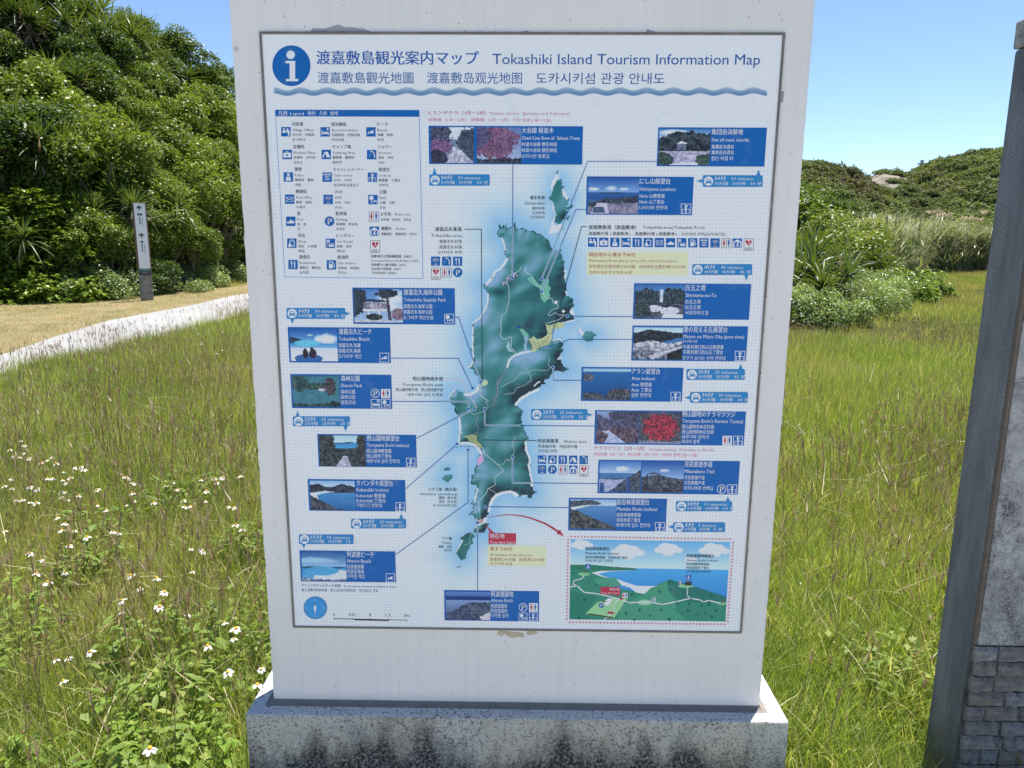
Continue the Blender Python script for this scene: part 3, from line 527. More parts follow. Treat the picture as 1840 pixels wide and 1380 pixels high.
# low leafy ground cover, left foreground and thinly right
def clover_proto(seed):
    g = np.random.default_rng(seed); n = 70; rr_ = 0.14*np.sqrt(g.uniform(0, 1, n)); a = g.uniform(0, 6.28, n); P = np.stack([rr_*np.cos(a), rr_*np.sin(a), g.uniform(0.03, 0.14, n)], 1)
    V, Q = leaves(P, np.array([0, 0, 1.0])+g.normal(size=(n, 3))*0.4, 0.026, asp=0.75, seed=seed); return proto('cover_leaf', V, Q, M_clov)
def lance_proto(seed):
    g = np.random.default_rng(seed); n = 26; rr_ = 0.1*np.sqrt(g.uniform(0, 1, n)); a = g.uniform(0, 6.28, n); P = np.stack([rr_*np.cos(a), rr_*np.sin(a), g.uniform(0.06, 0.2, n)], 1); D = np.stack([np.cos(a*3.1), np.sin(a*3.1), g.uniform(0.1, 0.9, n)], 1)
    V, Q = ribbons(P, D, g.uniform(0.03, 0.058, n), 0.015, 3, 0.25, lambda t: (0.5, 1, 0.8, 0.1)[int(round(t*3))], fold=0.3); return proto('cover_leaf', V, Q, M_clov)
CP = [clover_proto(1), clover_proto(2), lance_proto(3), lance_proto(4)]
grass_field('leafy_ground_cover', 1150, 1.5, 5.0, -W_, radians(6), CP, 160, 'bright leafy ground cover between the grass in the left foreground', cat='ground cover', dens=lambda x, y, a, r: (fbm(x*2.6, y*2.6, 5, 3)+0.13*(2.9-r)-0.5*np.maximum(0, x+0.9)) > 0.52)
grass_field('sparse_ground_cover', 130, 1.5, 4.0, radians(14), W_, CP, 170, 'sparse leafy ground cover in the grass right of the plinth', cat='ground cover', dens=lambda x, y, a, r: fbm(x*2.2, y*2.2, 6, 3) > 0.57)
# short dry grass of the verge
g = NR; vp = np.array(verge_poly); x = g.uniform(vp[:, 0].min(), vp[:, 0].max(), 30000); y = g.uniform(vp[:, 1].min(), vp[:, 1].max(), 30000); k = inside_poly(x, y, verge_poly) & (fbm(x*1.5, y*1.5, 4, 3) > 0.3); x, y = x[k][:8500], y[k][:8500]
scatter('cropped_dry_grass', np.stack([x, y, Hg(x, y)+0.01], 1), np.stack([x*0, x*0, g.uniform(0, 6.28, len(x))], 1), g.uniform(0.7, 1.3, len(x)), [grass_proto(s, 70, 0.2, 0.03, 0.09, 0.008, M_dry, 2, 0.8, 0.4, 'dry_blade') for s in (31, 32)], 'short straw-coloured cropped grass between path and hillside', 'grass')

# ------------------------------------------------------------------ flowers
FL = [(x/2.76, 500+y/2.76) for x, y in ((50,850),(100,805),(122,828),(68,882),(115,868),(100,887),(140,893),(205,915),(230,903),(258,887),(278,918),(58,995),(375,938),(400,935),(415,948),(318,960),(310,1000),(320,1018),(345,990),(235,992),(262,992),(22,1030),(62,1042),(148,1035),(182,1045),(85,1100),(110,1098),(150,1110),(178,1112),(322,1060),(303,1085),(335,1100),(392,1077),(302,1060),(282,1187),(305,1250),(372,1250),(325,1215),(25,1253),(345,1325),(430,1283),(610,985),(630,985),(645,995),(660,1015),(655,1065),(670,1103),(560,1255),(585,1263),(630,1125),(525,1150),(483,1047),(485,1125),(858,1013),(877,1048),(763,1112),(820,1030),(912,1102),(918,1133),(945,1130),(1000,1000),(1022,992),(1062,993),(1105,987),(1025,1055),(1018,1105),(1075,1015),(1130,1133),(1160,1137),(1170,1222),(1200,1245),(950,1340),(995,1345),(1000,325),(1075,372),(1100,355),(1190,980))]
FL += [(x/2.876, 900+y/2.876) for x, y in ((155,270),(210,305),(190,375),(245,420),(335,370),(675,385),(995,365),(1050,262),(810,400),(850,470),(630,515),(630,575),(825,545),(970,585),(725,452),(288,820),(352,812),(328,930),(465,780),(1160,630),(1220,660),(1210,712),(1072,750),(1350,870),(1178,885),(1330,950),(775,1280))]
M_pet = simple('white petal', (0.62, 0.61, 0.54), 0.6); M_disc = simple('orange yellow flower centre', (0.72, 0.38, 0.03), 0.7, var=0.3, vscale=400); M_fst = simple('flower stem green', (0.12, 0.17, 0.05), 0.6)
def petal_mesh(seed, n):
    g = np.random.default_rng(seed); a = np.arange(n)*2*pi/n+g.normal(size=n)*0.15; D = np.stack([np.cos(a), np.sin(a), g.uniform(-0.35, 0.1, n)], 1); P = D*0.003
    V, Q = ribbons(P, D, 0.0175*g.uniform(0.85, 1.1, n), 0.0125, 4, 0.35, lambda t: (0.45, 0.9, 1.0, 0.95, 0.55)[int(round(t*4))], fold=0.15); me = npmesh('petals', V, [Q], True); me.materials.append(M_pet); return me
def disc_mesh():
    import bmesh
    bm = bmesh.new(); bmesh.ops.create_icosphere(bm, subdivisions=2, radius=0.0062)
    for v in bm.verts: v.co.z = v.co.z*0.75+0.003; v.co *= 1+0.12*math.sin(v.co.x*3000+v.co.y*2100)
    me = bpy.data.meshes.new('flower_centre'); bm.to_mesh(me); bm.free(); me.materials.append(M_disc); return me
def fstem():
    mb = MB(); mb.tube([(0.03, 0.02, -0.30), (0.012, 0.0, -0.14), (0, 0, 0)], [0.0018, 0.0014, 0.0011], 5); me = mb.mesh('stem'); me.materials.append(M_fst); return me
PM = [petal_mesh(1, 5), petal_mesh(2, 6), petal_mesh(3, 5)]; DM = disc_mesh(); FS = fstem()
for i, (px, py) in enumerate(FL):
    p = hit(px, py, Hg, 1.0, 60, 0.25+0.02*(i % 3)); e = empty('daisy', tuple(p), R.uniform(0, 6.28)); e.rotation_euler = (R.uniform(-0.35, 0.35), R.uniform(-0.3, 0.3), R.uniform(0, 6.28)); s = R.uniform(0.55, 0.95); e.scale = (s, s, s)
    lab = 'white flower with orange-yellow centre standing in the grass left of the board' if py > 700 else 'white flower far back in the grass near the path and the board edge'
    lab = 'white orange-centred flower '+('far back in the grass beside the board edge' if py < 700 else ('in the farthest row' if py < 850 else 'in the middle rows' if py < 960 else 'among the nearer blooms' if py < 1120 else 'among the few lowest blooms')+(', close to the left edge' if px < 90 else ', left part of the patch' if px < 220 else ', right part of the patch' if px < 380 else ', next to the board'))
    tag(e, lab, 'flower', 'white wildflowers left of the board'); link('petals', R.choice(PM), parent=e); link('flower_centre', DM, parent=e); link('stem', FS, parent=e)
# ------------------------------------------------------------------ broad leaved weeds
M_weed = leafmat('broad weed leaf', (0.13, 0.22, 0.03), (0.22, 0.33, 0.05), (0.28, 0.38, 0.07), 0.35, patch=0.2, rough=0.45, spec=0.3)
V, Q = ribbons([(0, 0, 0)], [(1, 0, 0.35)], 1.0, 0.40, 6, 0.45, lambda t: (0.15, 0.65, 0.95, 1.0, 0.8, 0.45, 0.05)[int(round(t*6))], fold=0.35)
LEAF = npmesh('leaf', V, [Q], True); LEAF.materials.append(M_weed)
wst = MB(); wst.tube([(0, 0, -0.04), (0.004, 0, 0.08), (0, 0.004, 0.19)], [0.003, 0.0024, 0.0015], 5); WST = wst.mesh('stem'); WST.materials.append(M_fst)
wp = [(226, 1300), (240, 1318), (215, 1325), (265, 1262), (290, 1250), (245, 1235), (275, 1225), (330, 1262), (345, 1280), (365, 1290), (370, 1310), (385, 1275), (395, 1300), (350, 1320), (300, 1300), (310, 1340), (232, 1360), (195, 1345), (150, 1370), (60, 1350), (30, 1340), (95, 1325), (20, 1040), (40, 1062), (10, 1075), (60, 1085), (375, 1120), (392, 1135), (212, 1160), (330, 1365), (400, 1345), (415, 1320), (180, 1280), (205, 1250)]
for px, py in wp:
    p = hit(px, py, Hg, 1.0, 60, 0.14); e = empty('broadleaf_weed', (p[0], p[1], p[2]-0.14+0.01), R.uniform(0, 6.28)); s = R.uniform(0.6, 0.95); e.scale = (s, s, s)
    tag(e, ('bright broad-leaved weed in the left foreground, '+('at the left edge' if px < 110 else 'near the plinth' if px > 320 else 'midway between the edge and the plinth')) if px < 700 else 'broad-leaved green weed in the grass between the plinth and the stone monument', 'weed', 'broad-leaved weeds in the left foreground' if px < 700 else 'broad-leaved weeds right of the plinth')
    link('stem', WST, parent=e); j = 0
    for h, k, ln in ((0.07, 3, 0.085), (0.12, 3, 0.075), (0.165, 3, 0.055), (0.19, 2, 0.035)):
        for q in range(k):
            c = link('leaf', LEAF, parent=e, loc=(0, 0, h)); c.rotation_euler = (R.uniform(-0.2, 0.2), R.uniform(-0.5, 0.1), j*2.4+R.uniform(-0.3, 0.3)); l = ln*R.uniform(0.8, 1.15); c.scale = (l, l, l); j += 1

# ================================================================== INFORMATION BOARD
ILL = np.array([0.55, 0.62, 0.72])
def s2l(c): c = np.asarray(c, float)/255; return np.where(c <= 0.04045, c/12.92, ((c+0.055)/1.055)**2.4)
def C(c): return tuple(np.clip(s2l(c)/ILL, 0.003, 0.92))
board = empty('information_board', (0, 0, 0)); tag(board, 'white painted concrete information board with a printed island tourism map, standing on a stained plinth', 'information board')
# plinth: weathered concrete
m, nt, b = newmat('weathered plinth concrete'); O = objco(nt)
base = ramp(nt, noise(nt, 9, 6, 0.65, O), [(0.3, (0.42, 0.39, 0.33)), (0.5, (0.55, 0.52, 0.45)), (0.7, (0.63, 0.61, 0.55))])
base = mixc(nt, 0.35, base, ramp(nt, noise(nt, 5, 3, 0.5, O), [(0.4, (0.66, 0.58, 0.46)), (0.6, (0.48, 0.50, 0.50))]))
mp = N(nt, 'ShaderNodeMapping'); mp.inputs['Scale'].default_value = (1, 1, 0.3); nt.links.new(O, mp.inputs[0])
sep = N(nt, 'ShaderNodeSeparateXYZ'); nt.links.new(O, sep.inputs[0])
hgt = mathn(nt, 'MULTIPLY', mathn(nt, 'SUBTRACT', 0.385, sep.outputs[2]), 4.2, True)           # algae grows up from the wet foot
al = mathn(nt, 'ADD', mathn(nt, 'MULTIPLY', noise(nt, 7.5, 5, 0.6, mp.outputs[0]), 1.0), mathn(nt, 'MULTIPLY', hgt, 0.42))
alg = mathn(nt, 'MULTIPLY', ramp(nt, al, [(0.53, (0, 0, 0)), (0.70, (1, 1, 1))]), ramp(nt, noise(nt, 120, 4, 0.7, O), [(0.35, (0.35, 0.35, 0.35)), (0.55, (1, 1, 1))]))
base = mixc(nt, alg, base, (0.035, 0.036, 0.038))
pit = ramp(nt, noise(nt, 210, 3, 0.75, O), [(0.55, (0, 0, 0)), (0.64, (1, 1, 1))]); base = mixc(nt, mathn(nt, 'MULTIPLY', pit, 0.75), base, (0.06, 0.06, 0.06))
vo = N(nt, 'ShaderNodeTexVoronoi'); vo.feature = 'DISTANCE_TO_EDGE'; vo.inputs['Scale'].default_value = 16
wv = N(nt, 'ShaderNodeMix'); wv.data_type = 'VECTOR'; wv.inputs[0].default_value = 0.12; nt.links.new(O, wv.inputs[4]); nn_ = N(nt, 'ShaderNodeTexNoise'); nn_.inputs['Scale'].default_value = 30; nt.links.new(O, nn_.inputs['Vector']); nt.links.new(nn_.outputs['Color'], wv.inputs[5]); nt.links.new(wv.outputs[1], vo.inputs['Vector'])
crk = mathn(nt, 'MULTIPLY', ramp(nt, vo.outputs['Distance'], [(0.0, (1, 1, 1)), (0.028, (0, 0, 0))]), ramp(nt, noise(nt, 8, 2, 0.5, O), [(0.5, (0, 0, 0)), (0.56, (1, 1, 1))]))
base = mixc(nt, mathn(nt, 'MULTIPLY', crk, 0.8), base, (0.07, 0.065, 0.06))
# upward faces take a whitish colour with dark specks and cracks
geo = N(nt, 'ShaderNodeNewGeometry'); sn = N(nt, 'ShaderNodeSeparateXYZ'); nt.links.new(geo.outputs['True Normal'], sn.inputs[0]); topf = ramp(nt, sn.outputs[2], [(0.7, (0, 0, 0)), (0.8, (1, 1, 1))])
topc = mixc(nt, ramp(nt, noise(nt, 130, 4, 0.8, O), [(0.54, (0, 0, 0)), (0.61, (1, 1, 1))]), (0.60, 0.60, 0.59), (0.08, 0.08, 0.09)); topc = mixc(nt, mathn(nt, 'MULTIPLY', crk, 0.9), topc, (0.06, 0.06, 0.07))
base = mixc(nt, topf, base, topc)
nt.links.new(base, b.inputs['Base Color']); b.inputs['Roughness'].default_value = 0.92; b.inputs['Specular IOR Level'].default_value = 0.2
bump(nt, b, mathn(nt, 'SUBTRACT', noise(nt, 90, 6, 0.75, O), mathn(nt, 'ADD', crk, pit)), 0.55, 0.004); M_pl = m
mb = MB(); mb.box(-0.652, 0.656, -0.050, 0.150, -0.15, 0.400); link('plinth', mb.mesh('plinth', 0.004), M_pl, board)
# slab
m, nt, b = newmat('old white paint'); O = objco(nt)
c1 = ramp(nt, noise(nt, 1.6, 4, 0.5, O), [(0.35, (0.83, 0.79, 0.75)), (0.65, (0.90, 0.855, 0.82))])
sep = N(nt, 'ShaderNodeSeparateXYZ'); nt.links.new(O, sep.inputs[0]); ax = mathn(nt, 'ABSOLUTE', mathn(nt, 'SUBTRACT', sep.outputs[0], 0.0016)); az_ = mathn(nt, 'ABSOLUTE', mathn(nt, 'SUBTRACT', sep.outputs[2], 1.2756))
dd = mathn(nt, 'MAXIMUM', mathn(nt, 'SUBTRACT', ax, 0.541), mathn(nt, 'SUBTRACT', az_, 0.6717)); jd = mathn(nt, 'ADD', dd, mathn(nt, 'MULTIPLY', mathn(nt, 'SUBTRACT', noise(nt, 14, 4, 0.6, O), 0.5), 0.022))
cream = ramp(nt, jd, [(0.0, (1, 1, 1)), (0.013, (0.8, 0.8, 0.8)), (0.016, (0, 0, 0))]); c1 = mixc(nt, mathn(nt, 'MULTIPLY', cream, 0.55), c1, (0.88, 0.87, 0.80))
mp = N(nt, 'ShaderNodeMapping'); mp.inputs['Scale'].default_value = (30, 1, 1.2); nt.links.new(O, mp.inputs[0])
c1 = mixc(nt, mathn(nt, 'MULTIPLY', ramp(nt, noise(nt, 2.0, 4, 0.6, mp.outputs[0]), [(0.45, (0, 0, 0)), (0.8, (1, 1, 1))]), 0.24), c1, (0.6, 0.6, 0.6))
c1 = mixc(nt, ramp(nt, noise(nt, 3.5, 5, 0.55, O), [(0.60, (0, 0, 0)), (0.64, (0.22, 0.22, 0.22))]), c1, (0.66, 0.67, 0.68))
v2 = N(nt, 'ShaderNodeTexVoronoi'); v2.inputs['Scale'].default_value = 17; nt.links.new(O, v2.inputs['Vector']); sc_n = N(nt, 'ShaderNodeSeparateColor'); nt.links.new(v2.outputs['Color'], sc_n.inputs[0])
spot = mathn(nt, 'MULTIPLY', ramp(nt, v2.outputs['Distance'], [(0.0, (1, 1, 1)), (0.07, (0.6, 0.6, 0.6)), (0.13, (0, 0, 0))]), ramp(nt, sc_n.outputs[0], [(0.80, (0, 0, 0)), (0.82, (1, 1, 1))]))
c1 = mixc(nt, mathn(nt, 'MULTIPLY', spot, 0.55), c1, (0.20, 0.17, 0.12))
v3 = N(nt, 'ShaderNodeTexVoronoi'); v3.inputs['Scale'].default_value = 60; nt.links.new(O, v3.inputs['Vector']); sc3n = N(nt, 'ShaderNodeSeparateColor'); nt.links.new(v3.outputs['Color'], sc3n.inputs[0])
c1 = mixc(nt, mathn(nt, 'MULTIPLY', ramp(nt, v3.outputs['Distance'], [(0.06, (1, 1, 1)), (0.10, (0, 0, 0))]), ramp(nt, sc3n.outputs[1], [(0.93, (0, 0, 0)), (0.94, (0.8, 0.8, 0.8))])), c1, (0.05, 0.05, 0.05))
nt.links.new(c1, b.inputs['Base Color']); b.inputs['Roughness'].default_value = 0.55; b.inputs['Specular IOR Level'].default_value = 0.25
bump(nt, b, mathn(nt, 'ADD', noise(nt, 12, 5, 0.5, O), mathn(nt, 'MULTIPLY', noise(nt, 160, 3, 0.5, O), 0.12)), 0.16, 0.01); M_sl = m
import bmesh
bm = bmesh.new(); nz = 120; rings = []
for i in range(nz+1):            # slab outline with slightly uneven chipped arrises
    z = 0.409+(2.115-0.409)*i/nz; jl = (fbm(np.array(i*0.6), np.array(1.5), 3, 3)-0.5)*0.004; jr = (fbm(np.array(i*0.6), np.array(4.5), 8, 3)-0.5)*0.0025; e = 0.004
    xs0 = -0.600+jl; xs1 = 0.6006+jr; rings.append([bm.verts.new(p) for p in ((xs0+e, 0, z), (xs1-e, 0, z), (xs1-0.001, 0.001, z), (xs1, e, z), (xs1, 0.085-e, z), (xs1-e, 0.085, z), (xs0+e, 0.085, z), (xs0, 0.085-e, z), (xs0, e, z), (xs0+0.001, 0.001, z))])
for i in range(nz):
    for j in range(10): k = (j+1) % 10; bm.faces.new((rings[i][j], rings[i][k], rings[i+1][k], rings[i+1][j]))
bm.faces.new(rings[-1]); bm.faces.new(list(reversed(rings[0]))); me = bpy.data.meshes.new('slab'); bm.to_mesh(me); bm.free(); link('slab', me, M_sl, board)
# concave mortar fillet round the slab foot
bm = bmesh.new(); prof = [(0.0, 0.409), (0.0015, 0.4055), (0.005, 0.4025), (0.010, 0.4008), (0.016, 0.4002)]; rg = []
for o_, z in prof: rg.append([bm.verts.new(p) for p in ((-0.6-o_, -o_, z), (0.6006+o_, -o_, z), (0.6006+o_, 0.085+o_, z), (-0.6-o_, 0.085+o_, z))])
for i in range(len(prof)-1):
    for j in range(4): k = (j+1) % 4; bm.faces.new((rg[i][j], rg[i+1][j], rg[i+1][k], rg[i][k]))
me = bpy.data.meshes.new('foot_fillet'); bm.to_mesh(me); bm.free(); link('foot_fillet', me, simple('brownish mortar', (0.22, 0.195, 0.175), 0.9, var=0.15, vscale=25), board)
# bare patches where the paint has come off beside the sign frame
def SX(px, py, y=-0.003): p = on_y(px, py, y); return p[0], p[2]
def patch(px_pts, mat, name='peeled_paint_patch', y0=-0.0008):
    pts = []
    for i, p in enumerate(px_pts):
        q = px_pts[(i+1) % len(px_pts)]
        for t in (0, 0.34, 0.67): pts.append((p[0]+(q[0]-p[0])*t+R.uniform(-0.7, 0.7)*(t > 0), p[1]+(q[1]-p[1])*t+R.uniform(-0.7, 0.7)*(t > 0)))
    mb = MB(); P_ = [SX(x, y, 0) for x, y in pts]; mb.prism(P_, y0, 0.001); return link(name, mb.mesh(name), mat, board)
M_pg = simple('bare grey skim coat', C((126, 132, 146)), 0.8, var=0.15, vscale=60); M_pb = simple('bare buff render', C((152, 147, 136)), 0.9, var=0.18, vscale=60); M_gap = simple('dark joint dirt', (0.05, 0.045, 0.04), 0.9)
patch([(556, 57), (563, 51), (580, 52), (592, 49), (608, 44), (622, 49), (640, 50), (655, 52), (668, 58), (560, 58)], M_pg)
patch([(1161, 59), (1163, 51), (1168, 54), (1172, 56), (1180, 58)], M_pg); patch([(929, 59), (941, 56), (950, 56), (951, 59)], M_pg)
patch([(1406, 60), (1411, 61), (1412, 66), (1408, 65)], M_pg); patch([(1400, 165), (1408.5, 164), (1407, 182), (1404, 186), (1400, 172)], M_pg); patch([(1395, 216), (1401, 217), (1400, 222), (1394, 221)], M_pg)
patch([(896, 1133), (893, 1139), (902, 1143), (907, 1138), (912, 1143), (922, 1146), (933, 1143), (941, 1146), (942, 1138), (930, 1136)], M_pb); patch([(948, 1134), (946, 1139), (952, 1141), (957, 1139), (960, 1141), (966, 1137), (962, 1133)], M_pb)
FRM = dict(x0=-0.5397, x1=0.5429, z0=0.6039, z1=1.9473)
for i in range(70):              # little chips along the frame joint
    side = R.choice('LRTTBRR'); t = R.random(); w = R.uniform(0.002, 0.010); d_ = R.uniform(0.0006, 0.0028)
    if side in 'TB': x = FRM['x0']+t*1.08; z = FRM['z1'] if side == 'T' else FRM['z0']; sg = 1 if side == 'T' else -1; pts = [(x, z), (x+w*0.3, z+sg*d_), (x+w*0.7, z+sg*d_*0.7), (x+w, z)]
    else: z = FRM['z0']+t*1.34; x = FRM['x0'] if side == 'L' else FRM['x1']; sg = -1 if side == 'L' else 1; pts = [(x, z), (x+sg*d_, z+w*0.3), (x+sg*d_*0.8, z+w*0.7), (x, z+w)]
    mb = MB(); mb.prism(pts, -0.0006-0.00001*i, 0.001); link('paint_chip', mb.mesh('paint_chip'), R.choice([M_gap, M_pg, M_pb]), board)
# frame (thin weathered aluminium bead), sheet
M_fr = simple('weathered aluminium', (0.22, 0.20, 0.185), 0.5, 0.3, var=0.25, vscale=25); t_ = 0.0052
for nm, bx in (('frame_bead', (FRM['x0'], FRM['x1'], FRM['z1']-t_, FRM['z1'])), ('frame_bead', (FRM['x0'], FRM['x1'], FRM['z0'], FRM['z0']+t_)), ('frame_bead', (FRM['x0'], FRM['x0']+t_, FRM['z0']+t_, FRM['z1']-t_)), ('frame_bead', (FRM['x1']-t_, FRM['x1'], FRM['z0']+t_, FRM['z1']-t_))):
    mb = MB(); mb.box(bx[0], bx[1], -0.0055, 0.003, bx[2], bx[3]); link(nm, mb.mesh('frame_bead', 0.0012), M_fr, board)
m, nt, b = newmat('printed sheet'); O = objco(nt); sep = N(nt, 'ShaderNodeSeparateXYZ'); nt.links.new(O, sep.inputs[0]); bgc = C((186, 201, 225)); 
att = N(nt, 'ShaderNodeVertexColor'); att.layer_name = 'ink'
fx = mathn(nt, 'SUBTRACT', mathn(nt, 'FRACT', mathn(nt, 'MULTIPLY', sep.outputs[0], 1/0.0078)), 0.5); fz = mathn(nt, 'SUBTRACT', mathn(nt, 'FRACT', mathn(nt, 'MULTIPLY', sep.outputs[2], 1/0.0078)), 0.5)
rad = mathn(nt, 'SQRT', mathn(nt, 'ADD', mathn(nt, 'MULTIPLY', fx, fx), mathn(nt, 'MULTIPLY', fz, fz)))
dot = mathn(nt, 'MULTIPLY', ramp(nt, rad, [(0.19, (1, 1, 1)), (0.30, (0, 0, 0))]), ramp(nt, mathn(nt, 'SUBTRACT', 1.845, sep.outputs[2]), [(0.0, (0, 0, 0)), (0.03, (0.5, 0.5, 0.5)), (0.2, (1, 1, 1))]))
col = mixc(nt, mathn(nt, 'MULTIPLY', dot, 0.26), att.outputs[0], C((128, 148, 180)))
dirt = ramp(nt, noise(nt, 22, 5, 0.7, O), [(0.56, (0, 0, 0)), (0.72, (1, 1, 1))]); col = mixc(nt, mathn(nt, 'MULTIPLY', dirt, 0.14), col, C((140, 155, 175)))
nt.links.new(col, b.inputs['Base Color']); b.inputs['Roughness'].default_value = 0.42; b.inputs['Specular IOR Level'].default_value = 0.3
M_sheet = m
m, nt, b = newmat('print ink'); att = N(nt, 'ShaderNodeVertexColor'); att.layer_name = 'ink'; nt.links.new(mixc(nt, mathn(nt, 'MULTIPLY', ramp(nt, noise(nt, 22, 5, 0.7, objco(nt)), [(0.56, (0, 0, 0)), (0.72, (1, 1, 1))]), 0.10), att.outputs[0], C((150, 165, 185))), b.inputs['Base Color']); b.inputs['Roughness'].default_value = 0.42; b.inputs['Specular IOR Level'].default_value = 0.3; M_ink = m
Y0 = -0.003
# ---- island outlines traced in photo pixels (several enlargements)
def tr(ox, oy, s, pts): return [(ox+x/s, oy+y/s) for x, y in pts]
isl = tr(780, 290, 6.572, [(750,880),(745,830),(768,800),(760,740),(775,745),(778,775),(795,785),(815,750),(822,780),(850,735),(856,775),(880,790),(905,775),(935,765),(945,710),(958,712),(955,760),(975,785),(990,800),(1030,795),(1045,775),(1055,800),(1085,795)])
isl += tr(900, 290, 6.572, [(310,825),(340,820),(370,830),(380,812),(400,840),(440,860),(480,870),(500,890),(545,915),(570,960),(600,1015),(612,1050),(650,1040),(690,1045),(708,1030),(712,1045),(700,1085),(735,1130),(720,1150),(750,1175),(735,1200),(750,1240),(745,1290),(765,1330),(760,1380)])
isl += tr(830, 480, 5.752, [(1060,60),(1060,110),(1075,170),(1070,220),(1085,240),(1080,290),(1110,300),(1150,325),(1140,365),(1165,395),(1140,420),(1110,465),(1150,500),(1165,540),(1130,555),(1080,560),(1040,572),(985,580),(940,590),(890,610),(872,640),(890,690),(860,720),(935,750),(960,760),(1020,740),(1050,790),(1030,830),(1050,860),(1015,900),(1000,935),(1020,965),(1040,1000),(1045,1030),(1110,1052),(1070,1060),(1060,1092),(1020,1080),(950,1065),(930,1100),(900,1150),(850,1175),(860,1215),(815,1215),(790,1255),(770,1270),(700,1290),(640,1330),(590,1378)])
isl += tr(790, 680, 5.752, [(785,265),(810,290),(850,320),(858,345),(855,370),(835,395),(845,430),(850,470),(865,485),(870,510),(885,560),(905,605),(925,612),(885,640),(885,720),(905,770),(925,820),(920,870),(945,880),(915,950),(930,1000),(945,1050),(950,1110),(965,1160),(1012,1182),(960,1195),(945,1225),(920,1232),(890,1210),(850,1212),(820,1228),(790,1190),(730,1170),(660,1180),(600,1200),(560,1230),(525,1290),(510,1350)])
isl += tr(780, 860, 7.667, [(757,419),(765,455),(740,500),(690,545),(720,560),(712,600),(735,625),(755,612),(752,640),(735,660),(715,690),(705,740),(690,760),(670,745),(640,740),(600,755),(560,745),(550,700),(590,660),(595,610),(575,560),(545,510),(500,495),(470,500),(520,460),(545,440),(530,400),(550,380),(505,350),(530,310),(560,290),(575,200),(565,165),(600,155),(598,110),(545,80),(505,58)])
isl += tr(790, 680, 5.752, [(325,1050),(340,1030),(318,1015),(370,980),(365,930),(395,890),(400,850),(395,820),(420,770),(430,740),(400,715),(350,680),(290,665),(235,665),(180,680),(200,640),(215,590),(215,540),(205,470),(190,410),(180,360),(155,330),(160,300),(130,270),(125,230),(95,195),(125,165),(160,110),(205,125),(230,145),(270,165),(330,155),(385,115),(410,80),(420,40)])
isl += tr(830, 480, 5.752, [(200,1165),(170,1125),(130,1100),(110,1060),(62,1040),(110,1010),(130,970),(115,900),(98,850),(105,780),(120,700),(110,640),(115,590),(150,550),(200,515),(240,450),(260,390),(280,310),(260,260),(210,190),(260,165),(300,120)])
isl += tr(780, 290, 6.572, [(720,1300),(790,1260),(840,1200),(862,1140),(830,1100),(840,1040),(830,980),(805,910),(775,895)])
islets = [tr(900, 290, 6.572, [(655,210),(690,225),(718,205),(718,290),(755,290),(720,330),(735,400),(780,440),(820,438),(790,500),(752,560),(790,590),(760,650),(730,700),(690,740),(640,730),(630,700),(650,620),(635,530),(605,470),(560,440),(605,390),(620,310),(635,240)]),
    tr(830, 480, 5.752, [(1245,690),(1270,665),(1340,660),(1360,690),(1400,700),(1360,730),(1340,770),(1300,775),(1250,750)]), tr(790, 680, 5.752, [(40,940),(70,920),(118,912),(100,950),(50,957)]), tr(790, 680, 5.752, [(60,1000),(135,990),(125,1030),(85,1075),(60,1060),(18,1038)]),
    tr(780, 860, 7.667, [(355,825),(400,790),(440,760),(510,740),(540,770),(585,790),(540,820),(520,850),(545,890),(500,910),(490,960),(450,1010),(440,1100),(400,1110),(365,1120),(340,1070),(300,1035),(330,1000),(300,980),(370,900),(390,850)]),
    tr(900, 290, 6.572, [(660,110),(682,108),(670,150),(648,145)]), tr(900, 290, 6.572, [(752,548),(830,520),(858,515),(840,555),(780,568)]), tr(900, 290, 6.572, [(775,660),(812,628),(800,690),(770,690)]), tr(900, 290, 6.572, [(695,790),(745,755),(735,800),(700,810)]), tr(900, 290, 6.572, [(610,775),(640,765),(685,820),(640,835)]), tr(780, 860, 7.667, [(305,1220),(375,1203),(372,1213),(310,1226)]), tr(790, 680, 5.752, [(170,710),(190,700),(188,730)])]
sand = [tr(900, 290, 6.572, [(632,180),(670,150),(690,190),(640,260),(605,335),(580,325),(600,240)]), tr(900, 290, 6.572, [(720,340),(750,340),(795,430),(780,450),(735,410)]), tr(900, 290, 6.572, [(600,470),(625,540),(650,620),(600,720),(565,850),(620,855),(690,820),(745,740),(700,735),(650,760),(620,745),(655,620),(615,580)]), tr(830, 480, 5.752, [(1205,622),(1225,635),(1265,680),(1250,705),(1222,690)]),
    tr(780, 860, 7.667, [(575,540),(590,600),(570,670),(545,700),(600,660),(720,600),(735,520),(690,545),(640,590),(605,570)]), tr(830, 480, 5.752, [(1110,470),(1130,420),(1150,435),(1172,545),(1150,500)])]
def seg_dist(X, Y, pl, closed=True):
    D = np.full(X.shape, 1e9); n = len(pl)
    for i in range(n if closed else n-1):
        x1, y1 = pl[i]; x2, y2 = pl[(i+1) % n]; dx, dy = x2-x1, y2-y1; t = np.clip(((X-x1)*dx+(Y-y1)*dy)/(dx*dx+dy*dy+1e-9), 0, 1); D = np.minimum(D, (X-x1-t*dx)**2+(Y-y1-t*dy)**2)
    return np.sqrt(D)
def plane_px(x, z):              # plane point -> photo pixel, used to colour the sheet's grid
    d = np.stack([x-CAM[0], np.full_like(x, Y0-CAM[1]), z-CAM[2]], -1); w = d@Fv; return 920+FPX*(d@R2)/w, 690-FPX*(d@U2)/w
